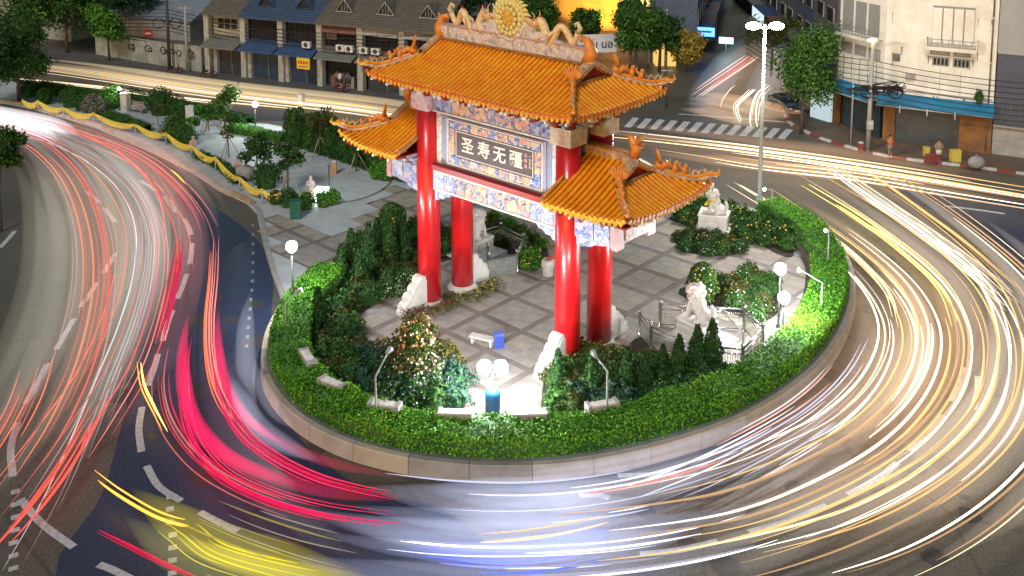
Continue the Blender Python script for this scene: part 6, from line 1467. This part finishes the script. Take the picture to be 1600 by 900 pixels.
# shop signs and lights along the shophouses
for (x, z, w_, h_, m_, lab) in ((7.0, 3.2, 1.6, .5, M_POST, 'narrow pale sign board under the blue canopy'), (15.6, 5.0, 1.2, .7, M_CANR, 'rust-coloured sign board between the upper windows'), (20.5, 3.3, 1.8, .45, M_CANG, 'grey sign board by the end shophouse')):
    qq = fpt(x, .3); t = thing('shop_sign', lab, 'sign', (qq[0], qq[1], z), FA); MB().box(0, 0, 0, w_, .1, h_).build('sign_board', m_, t); [MB().box(-w_ * .3 + j * w_ * .2, -.06, h_ * .3, w_ * .1, .02, h_ * .4).build('sign_stroke', M_SHUT, t) for j in range(4)]
for (x, lab) in ((1.5, 'motorbike parked at the wall end of the pavement'), (-3.0, 'motorbike parked by the utility poles'), (17.5, 'motorbike parked before the open shophouse')):
    qq = fpt(x, -1.2); t = thing('motorbike', lab, 'motorbike', (qq[0], qq[1], .14), FA + 1.2)
    for sx in (-.6, .6):
        MB().tube([(sx + .28 * math.cos(a * .4488), 0, .30 + .28 * math.sin(a * .4488)) for a in range(15)], .05, 6).build('wheel', M_BLACK, t)
    MB().tube([(-.6, 0, .3), (-.2, 0, .5), (.25, 0, .45), (.45, 0, .85), (.6, 0, .3)], .06, 6).build('bike_frame', M_DRED, t)
    MB().tube([(-.65, 0, .72), (-.1, 0, .74)], [.10, .12], 8).build('saddle', M_BLACK, t); MB().tube([(.42, -.3, .98), (.40, 0, .95), (.42, .3, .98)], .025, 5).build('handlebar', M_BLACK, t)
# patches, stains and manholes on the road
gm = random.Random(5)
for k, (x, y) in enumerate(((470, 860), (1010, 800), (1240, 760), (345, 520), (1420, 310), (640, 800))):
    p = at(x, y); o = MB().lathe([(.36, 0), (.36, .006)], sides=18, smooth=False).build('manhole_cover', M_SHUT, None, (p.x, p.y, .004)); tag(o, ['round manhole cover on the road near the yellow glow', 'round manhole cover on the road below the near bed', 'round manhole cover among the cream trails', 'round manhole cover in the dark lane left of the island', 'round manhole cover on the cross road', 'round manhole cover below the planter wall'][k], 'manhole cover')
pt = MB()
for k in range(70):
    p = wall[gm.randrange(10, NW - 10)]; q = wn[wall.index(p)]; d = -gm.uniform(.2, 9); c = p + q * d; r_ = gm.uniform(.15, .8); n = 9
    pt.add([(c.x + r_ * gm.uniform(.6, 1) * math.cos(6.283 * a / n), c.y + r_ * gm.uniform(.6, 1) * math.sin(6.283 * a / n), .0045 + k * .00002) for a in range(n)], [tuple(range(n))])
o = pt.build('road_stain', mat('oil_stain', (.045, .042, .04), .35, var=.3)); o['kind'] = 'structure'

# ================================================================ LIGHT TRAILS: thin glowing strands at lamp height, left by passing traffic
def trail(name, label, pts, n, spread, z, r, mats_, seed=0, jit=.35, zs=.25, single=False, sides=5):
    """n strands side by side across `spread` metres of road, following the driven line pts"""
    g_ = random.Random(seed or len(pts) * 31 + int(pts[0][0])); C = spline([at(x, y, z) for x, y in pts], 10)
    C2 = [c.to_2d() for c in C]; nn = normals(C2); groups = {}
    for k in range(n):
        o = (k / (n - 1) - .5) * spread if n > 1 else 0; o += g_.gauss(0, .12 * spread / max(n, 2) * 2)
        dz = g_.uniform(-zs, zs) * .5; t0 = 0 if single else g_.random() * jit; t1 = 1 if single else 1 - g_.random() * jit
        i0, i1 = int(t0 * (len(C) - 1)), int(t1 * (len(C) - 1)); 
        if i1 - i0 < 5: i0, i1 = 0, len(C) - 1
        dr_ = g_.uniform(-.3, .3) * spread / max(n, 3); P = []
        for i in range(i0, i1 + 1):
            s = i / len(C); P.append((C[i].x + nn[i].x * (o + dr_ * math.sin(s * 5 + k)), C[i].y + nn[i].y * (o + dr_ * math.sin(s * 5 + k)), max(.03, C[i].z + dz)))
        rr = r * g_.uniform(.5, 1.3); m = len(P); q_ = max(3, m * .3); rad = [rr * min(1, ((i + .3) / q_) ** .6, ((m - i - .7) / q_) ** .6) for i in range(m)]
        mm = g_.choice(mats_); groups.setdefault(mm.name, (mm, MB()))[1].tube(P, rad, sides, False)
    t = thing(name, label, 'light trail', (0, 0, 0))
    for mm, b in groups.values():
        o = b.build('glowing_strands', mm, t)
        if n > 1: o['kind'] = 'stuff'
    return t
E_ = lambda nm, c, s: emit('trail_' + nm, c, s)
CR = [E_('cream', (1, .78, .46), .95), E_('cream_hot', (1, .88, .66), 2.4), E_('gold', (1, .62, .22), .62), E_('gold_dim', (.9, .55, .28), .30), E_('white_warm', (1, .88, .74), .8)]
CRD = [E_('tan', (.75, .50, .32), .13), E_('tan2', (.85, .64, .45), .19), E_('tan3', (.55, .36, .24), .12), E_('tan4', (.45, .29, .19), .11), E_('tan3', (.55, .38, .27), .12)]
WH = [E_('white', (.85, .88, 1), .8), E_('bluewhite', (.62, .66, .95), .5), E_('lav', (.55, .52, .72), .28), E_('white_hot', (1, 1, 1), 1.4)]
WHD = [E_('lav', (.55, .52, .72), .28), E_('lav2', (.46, .45, .60), .20), E_('bluegrey', (.36, .40, .55), .17), E_('greyw', (.52, .52, .56), .24)]
RD = [E_('red', (1, .10, .07), .75), E_('orange_red', (1, .20, .10), .75), E_('pink', (1, .26, .22), .6), E_('redd', (.8, .20, .18), .32), E_('pink_soft', (.85, .45, .42), .34)]
RDD = [E_('pinkgrey', (.60, .42, .38), .20), E_('pinkgrey2', (.66, .36, .33), .20), E_('greyw', (.52, .52, .56), .24), E_('greyg', (.48, .46, .40), .22), E_('greyg', (.4, .4, .36), .12)]
CRIM = [E_('crimson', (.9, .002, .10), .50), E_('crimson2', (.85, .002, .08), .40), E_('crimson_hot', (1, .02, .11), .62)]
YEL = [E_('yellow', (.9, .72, .02), .36), E_('yellow2', (.75, .62, .04), .22), E_('olive', (.42, .40, .12), .16)]
BLU = [E_('blue', (.04, .12, 1), .7), E_('blue2', (.20, .25, .95), .4)]
GRY = [E_('greyg', (.48, .46, .40), .22), E_('greyw', (.52, .52, .56), .24), E_('olive_grey', (.46, .43, .33), .20)]
ORA = [E_('orange', (1, .40, .05), 1.6)]
# right-hand sweep round the island
A1 = [(1140, 280), (1215, 325), (1290, 372), (1350, 425), (1392, 480), (1405, 535), (1380, 600), (1320, 660), (1235, 705), (1130, 745), (1000, 775), (880, 795)]
A2 = [(1200, 272), (1290, 330), (1370, 385), (1432, 440), (1468, 500), (1470, 560), (1440, 625), (1375, 690), (1270, 750), (1150, 795), (1000, 820), (840, 835)]
A3 = [(1210, 238), (1320, 300), (1420, 365), (1500, 430), (1545, 500), (1555, 570), (1535, 640), (1470, 710), (1370, 770), (1240, 825), (1090, 865), (900, 890)]
A4 = [(1300, 235), (1420, 305), (1520, 380), (1590, 450), (1625, 530), (1625, 610), (1590, 690), (1510, 770), (1390, 840), (1230, 890), (1060, 925)]
trail('headlight_trails', 'inner bundle of cream headlight trails curving close round the right side of the hedge', A1, 8, 2.0, .62, .045, CR, 1, .45)
trail('headlight_trails', 'second bundle of cream headlight trails outside the inner one', A2, 9, 2.6, .65, .05, CR, 2, .4)
trail('headlight_trails', 'third bundle of cream trails with gold strands, passing the lane dashes', A3, 10, 3.1, .65, .05, CR, 3, .35)
trail('headlight_trails', 'outermost bundle of bold cream and gold trails at the right edge', A4, 9, 3.6, .65, .06, CR, 4, .3)
trail('headlight_trails', 'broad pale beam of close white strands cutting down the outer right side', [(1290, 255), (1370, 310), (1450, 365), (1530, 425), (1600, 490)], 22, 1.3, .6, .03, [E_('white_warm', (1, .9, .78), .8), E_('tan2', (.85, .66, .48), .20)], 9, .2)
trail('headlight_trails', 'single gold strand crossing the lanes diagonally on the right', [(1320, 248), (1380, 285), (1440, 328), (1510, 380), (1590, 450)], 2, .1, .6, .04, [CR[2]], 10, 0, single=True)
trail('headlight_trails', 'thick cream strand hugging the hedge top on the right', [(1140, 280), (1190, 310), (1260, 345), (1330, 395), (1385, 455), (1405, 520)], 3, .3, .6, .07, [CR[0]], 11, .1)
trail('headlight_trails', 'yellow dotted trail between the second and third bundles', [(1250, 285), (1340, 340), (1420, 400), (1475, 455), (1500, 520)], 4, .5, .6, .05, [E_('yellow_hot', (1, .85, .20), 1.4)], 12, .3)
# straight road to the right
B1 = [(900, 205), (1000, 215), (1150, 232), (1300, 252), (1450, 275), (1620, 303), (1800, 330)]
B2 = [(930, 225), (1040, 236), (1180, 258), (1330, 275), (1470, 298), (1640, 325), (1800, 350)]
trail('headlight_trails', 'straight cream trails running along the cross road towards the right', B1, 8, 2.6, .6, .045, CR, 13, .4)
trail('headlight_trails', 'near straight cream trails of the cross road', B2, 6, 2.4, .6, .045, CR, 14, .4)
# road above left
C1 = [(-80, 95), (60, 106), (180, 122), (300, 140), (420, 155), (540, 168), (660, 185), (800, 204), (900, 216)]
C2_ = [(-80, 118), (40, 125), (170, 138), (250, 150), (340, 160), (460, 172), (580, 190), (700, 206)]
trail('headlight_trails', 'yellowish trails in front of the shophouses, far lane', C1, 9, 3.0, .6, .045, [CR[0], CR[3], CR[4], CR[2]], 16, .45)
trail('headlight_trails', 'brighter yellowish trails on the near lane of the shophouse road', C2_, 4, 1.2, .6, .05, [CR[0], CR[4]], 17, .5)
# far street
trail('tail_light_trails', 'thin red and white trails running up the far street', [(1085, 150), (1125, 122), (1160, 98), (1180, 84)], 9, 1.6, .6, .05, [RD[1], CR[4], RD[0]], 19, .2)
for k, p_ in enumerate(([(1125, 178), (1128, 160), (1140, 142), (1152, 132)], [(1150, 180), (1158, 196), (1150, 168), (1168, 148), (1180, 138)][1:] + [], [(1180, 200), (1178, 180), (1186, 150), (1205, 130)])):
    trail('headlight_trails', ['thin curved trail turning out of the far street', 'bright curved trail at the mouth of the far street', 'glaring short trails beside the tall street lamp'][k], p_, [1, 3, 4][k], [.1, .4, .7][k], .6, .035, [CR[1], CR[0]], 20 + k, .2)
# left: red sweeps
D1 = [(-60, 168), (30, 180), (120, 205), (210, 238), (270, 280), (315, 335), (333, 400), (332, 470), (330, 540), (345, 600), (390, 655), (470, 700), (560, 730), (640, 745)]
D2 = [(-60, 178), (40, 196), (110, 222), (165, 262), (205, 310), (228, 370), (225, 440), (205, 510), (175, 580), (130, 650), (80, 720), (20, 800), (-60, 900)]
D3 = [(-40, 195), (40, 218), (85, 250), (115, 290), (135, 340), (145, 400), (142, 470), (120, 560), (80, 650), (30, 730), (-40, 830)]
D4 = [(-40, 172), (60, 188), (150, 215), (215, 252), (255, 300), (270, 345), (272, 400), (262, 470), (250, 560)]
trail('tail_light_trails', 'red and orange tail-light trails sweeping in from the upper left along the park kerb', D1[:8], 9, 2.2, .7, .03, RD, 30, .5)
trail('tail_light_trails', 'salmon trails down the middle of the left road', D2, 11, 3.2, .7, .032, RD, 31, .45)
trail('tail_light_trails', 'salmon and red trails on the outer left lane', D3, 9, 2.2, .7, .04, RD, 32, .5)
trail('tail_light_trails', 'broad salmon band curving between the two middle lanes of the left road', D4, 7, .9, .7, .04, [RD[2], RD[3], RDD[0]], 33, .4)
trail('headlight_trails', 'soft white streaks glowing at the bend of the left road', [(-60, 185), (40, 205), (130, 240), (195, 290), (225, 350), (225, 420), (205, 500), (170, 590), (130, 690), (90, 780), (30, 890)], 9, 1.4, .4, .03, [WH[2], WHD[3], RDD[0], E_('soft_white', (.8, .82, .85), .45)], 37, .55)
trail('headlight_trails', 'white burst of strands where the left road leaves the picture', [(-60, 180), (0, 192), (60, 210), (110, 235)], 10, 2.0, .5, .03, [E_('soft_white', (.8, .82, .85), .45), WH[0], RD[2]], 38, .3)
trail('tail_light_trails', 'long thin red trail swinging down to the lower left corner', [(170, 600), (140, 660), (100, 730), (50, 800), (-20, 880)], 5, .8, .7, .05, [RD[0]], 39, .3)
trail('tail_light_trails', 'faint red strands at the far left edge', [(60, 560), (40, 620), (10, 680), (-30, 740)], 8, 1.2, .7, .04, [RD[3], RD[1]], 40, .3)
# crimson bands by the island
F1 = [(296, 508), (288, 560), (288, 620), (302, 680), (345, 735), (410, 770), (490, 795), (570, 808), (640, 815)]
F2 = [(342, 502), (342, 560), (352, 620), (378, 672), (425, 712), (490, 745), (560, 765), (640, 780)]
trail('crimson_trails', 'thick crimson tail-light band, outer of the two beside the island', F1, 10, .65, .8, .03, CRIM, 41, .35)
trail('crimson_trails', 'thick crimson tail-light band, inner of the two beside the island wall', F2, 8, .5, .8, .03, CRIM, 42, .35)
trail('tail_light_trails', 'slim pink and red strands above the crimson bands', [(335, 362), (332, 430), (326, 500), (330, 570), (350, 630), (400, 690)], 5, .5, .8, .04, [RD[2], RD[1]], 43, .2)
trail('tail_light_trails', 'short red pair between the dashed lane lines', [(283, 365), (272, 430), (258, 490), (242, 548)], 7, .5, .8, .05, [RD[3], CRIM[1]], 44, .15)
trail('tail_light_trails', 'thin red strands curving outside the crimson bands', [(260, 540), (252, 600), (265, 660), (310, 720), (380, 765), (470, 800)], 5, .7, .7, .035, [RD[3], CRIM[1]], 45, .2)
trail('orange_trail', 'orange flicker strand running off below the dashed line', [(145, 740), (185, 770), (235, 800), (270, 814), (300, 820)], 3, .22, .6, .05, ORA, 46, .1)
trail('orange_trail', 'short yellow flicker strokes beside the left lane dashes', [(216, 560), (222, 600), (235, 630), (262, 682)], 2, .12, .7, .05, [E_('yellow_hot', (1, .85, .2), 1.4), ORA[0]], 47, .1)
trail('orange_trail', 'short orange stroke in the lane by the park kerb', [(268, 266), (280, 276), (290, 288)], 2, .10, .7, .05, ORA, 48, .1)
trail('tail_light_trails', 'thin crimson strand at the bottom left', [(140, 820), (200, 850), (260, 880), (330, 910)], 2, .1, .7, .04, [CRIM[1]], 49, .1)
# bottom
H1 = [(560, 765), (700, 782), (840, 785), (980, 768), (1100, 735), (1200, 695), (1290, 640)]
H2_ = [(430, 830), (560, 862), (700, 880), (850, 882), (1000, 870), (1150, 840), (1290, 790)]
H3 = [(500, 800), (640, 825), (780, 835), (920, 828), (1050, 805), (1180, 765)]
trail('headlight_trails', 'thin white and pink trails skimming below the island wall', H1, 7, 2.0, .6, .03, [WH[0], RD[2], WH[1]], 53, .5)
trail('headlight_trails', 'white trails along the bottom edge with blue strands beneath', H2_, 9, 2.0, .6, .035, WH, 54, .5)
trail('blue_trails', 'vivid blue band at the bottom edge', [(650, 880), (760, 890), (860, 886), (950, 868)], 8, 1.3, .4, .03, BLU, 55, .4)
trail('headlight_trails', 'pair of orange-white strands rising towards the right below the island', [(720, 845), (820, 838), (900, 825), (972, 806)], 3, .3, .6, .04, [CR[2], CR[4]], 56, .2)
trail('headlight_trails', 'lavender-white fan of strands right of the island wall', [(1000, 780), (1100, 740), (1200, 690), (1280, 640), (1335, 585), (1370, 520)], 16, 2.6, .5, .028, [WH[0], WH[1], WH[2], E_('pinkw', (1, .55, .55), .8)], 57, .5)
trail('yellow_trails', 'broad yellow-green band of strands at the bottom left, left by a yellow vehicle', [(240, 800), (285, 835), (330, 868), (420, 895), (520, 915)], 7, 1.5, .35, .022, YEL[:2], 58, .6)
trail('yellow_trails', 'dull olive streaks between the yellow band and the dashed line', [(290, 790), (370, 825), (460, 855), (560, 880)], 8, 1.8, .35, .03, [YEL[2], YEL[2], GRY[0]], 59, .4)

def glow(name, label, pts, bands, seed=0):
    """the soft light hanging over a lane: long flattened bodies of glowing air (volume only), thin at edges and ends"""
    t = thing(name, label, 'light glow', (0, 0, 0)); C = spline([at(x, y, 0) for x, y in pts], 6); C2 = [c.to_2d() for c in C]; nn = normals(C2); n = len(C)
    for (o, w_, h_, z, col, s, t0, t1) in bands:
        i0, i1 = int(t0 * (n - 1)), int(t1 * (n - 1)); b = MB(); rows = []
        for i in range(i0, i1 + 1):
            u = (i - i0) / max(1, i1 - i0); k = math.sin(math.pi / 2 * max(.01, min(1, u / .38, (1 - u) / .38))); r = []
            for a in range(10):
                th = 2 * math.pi * a / 10; x = o + w_ / 2 * math.cos(th) * k; r.append((C[i].x + nn[i].x * x, C[i].y + nn[i].y * x, z + h_ / 2 * math.sin(th) * k))
            rows.append(r + [r[0]])
        b.grid(rows, False); m_ = len(rows[0]) - 1; b.add(rows[0][:-1], [tuple(range(m_))]); b.add(rows[-1][:-1], [tuple(reversed(range(m_)))])
        key = 'glow_%d_%d_%d_%d' % (col[0] * 100, col[1] * 100, col[2] * 100, s * 1000)
        if key not in MATS:
            m = bpy.data.materials.new(key); m.use_nodes = True; n_ = m.node_tree; n_.nodes.clear(); e = N(n_, 'ShaderNodeEmission'); e.inputs[0].default_value = (*col, 1); e.inputs[1].default_value = s
            q = N(n_, 'ShaderNodeOutputMaterial'); n_.links.new(e.outputs[0], q.inputs['Volume']); MATS[key] = m
        o_ = b.build('glow_band', MATS[key], t); o_['kind'] = 'stuff'
    t['kind'] = 'stuff'; return t
def bands(n, spread, w_, h_, cols, s, seed, z=.5, jit=.45):
    g_ = random.Random(seed); return [((k / max(1, n - 1) - .5) * spread + g_.uniform(-.2, .2), w_ * g_.uniform(.5, 1.3), h_, z + .013 * k, g_.choice(cols), s * g_.uniform(.6, 1.3), g_.random() * jit, 1 - g_.random() * jit) for k in range(n)]
WARM = [(.9, .52, .28), (1, .66, .42), (.8, .42, .22)]; LAV = [(.60, .62, .86), (.76, .76, .90), (.52, .58, .86)]; PNK = [(.9, .36, .32), (.75, .55, .50), (.9, .45, .40)]; TAN = [(.66, .62, .46), (.72, .67, .54)]
glow('lane_glow', 'warm glow of headlights over the inner lane right of the hedge', A1, bands(7, 2.8, 1.2, .5, WARM, .13, 1))
glow('lane_glow', 'warm glow of headlights over the middle lane on the right side', A2, bands(6, 3.2, 1.3, .5, WARM, .13, 2))
glow('lane_glow', 'warm glow of headlights over the outer lane on the right side', A3, bands(6, 3.6, 1.4, .5, WARM + [(1, .85, .7)], .13, 3))
glow('lane_glow', 'warm glow of headlights at the outer right edge', A4, bands(5, 3.6, 1.6, .5, [(1, .85, .7), (.9, .7, .5)], .15, 4))
glow('lane_glow', 'warm glow over the cross road behind the gate', [(880, 212), (1020, 228), (1180, 248), (1340, 268), (1500, 295), (1700, 325)], bands(8, 6.5, 2.0, .5, WARM, .14, 5, jit=.3))
glow('lane_glow', 'dim yellowish glow over the shophouse road', C1, bands(4, 3.6, 1.3, .5, [(1, .75, .42), (.9, .7, .45)], .22, 6, jit=.2))
glow('lane_glow', 'pink glow of tail lights over the inner left lane', D1[:9], bands(6, 3.0, 1.3, .5, PNK, .09, 7))
glow('lane_glow', 'pink and grey glow over the middle of the left road', D2, bands(9, 5.0, 1.6, .5, PNK + TAN, .06, 8))
glow('lane_glow', 'tan glow over the outer lane of the left road', D3, bands(8, 6.0, 2.0, .5, TAN, .085, 9, jit=.3))
glow('lane_glow', 'cold white glow at the bend of the left road', [(-60, 185), (40, 205), (130, 240), (195, 290), (225, 350), (225, 420), (205, 500), (170, 590), (130, 690), (90, 780), (30, 890)], bands(4, 1.6, 1.5, .6, [(.82, .86, .92)], .06, 10, jit=.35))
glow('lane_glow', 'white glow where the left road leaves the picture', [(-120, 172), (-30, 186), (60, 205), (120, 232)], bands(3, 1.5, 2.4, .8, [(.9, .92, 1)], .26, 11, jit=.1))
glow('lane_glow', 'crimson glow of the outer tail-light band beside the island', F1, [(0, .70, .6, .8, (1, 0., .10), .55, 0, .75), (0, .55, .5, .82, (1, 0., .10), .4, .3, 1)])
glow('lane_glow', 'crimson glow of the inner tail-light band beside the island wall', F2, [(0, .5, .5, .8, (1, 0., .10), .55, 0, .65), (0, .4, .4, .82, (1, 0., .10), .35, .3, 1)])
glow('lane_glow', 'lavender glow under the island wall at the bottom', H1, bands(6, 2.6, 1.2, .5, LAV, .26, 12))
glow('lane_glow', 'lavender glow along the bottom lanes', H3, bands(6, 3.0, 1.6, .5, LAV, .22, 13, jit=.3))
glow('lane_glow', 'blue-grey glow along the lowest lane', H2_, bands(6, 2.6, 1.4, .5, LAV, .24, 14, jit=.3))
glow('lane_glow', 'yellow-green glow at the bottom left', [(205, 785), (265, 830), (330, 868), (420, 895), (520, 915), (640, 925)], [(0, 1.7, .8, .6, (.62, .52, .02), .24, 0, .9), (-.5, 1.0, .6, .62, (.85, .70, .01), .36, .3, 1), (-1.0, 1.7, .6, .64, (.5, .5, .16), .22, .1, 1)])
glow('lane_glow', 'blue glow at the bottom edge', [(600, 885), (700, 890), (800, 892), (900, 880), (960, 862)], [(0, 1.1, .5, .6, (.03, .10, 1), .45, 0, 1), (.3, .7, .5, .62, (.02, .08, 1), .9, .55, 1)])
glow('lane_glow', 'dim grey-blue glow hugging the left side of the island wall', [(405, 400), (385, 480), (378, 560), (385, 620), (420, 680), (490, 722), (580, 750)], bands(4, 1.4, .9, .4, LAV, .22, 15))
glow('lane_glow', 'bluish glow of the street lamps hanging over the far street', [(1150, 200), (1172, 150), (1196, 100), (1215, 55)], bands(4, 7, 6, 1.0, [(.50, .62, .80), (.9, .6, .35)], .04, 17, jit=.1))
glow('lane_glow', 'dim glow at the mouth of the far street', [(1070, 165), (1130, 172), (1200, 190), (1240, 200)], bands(4, 6, 3, .5, WARM, .22, 16, jit=.1))
print('objects', len(bpy.data.objects), 'tris', sum(len(o.data.loops) - 2 * len(o.data.polygons) for o in bpy.data.objects if o.type == 'MESH') if False else '')
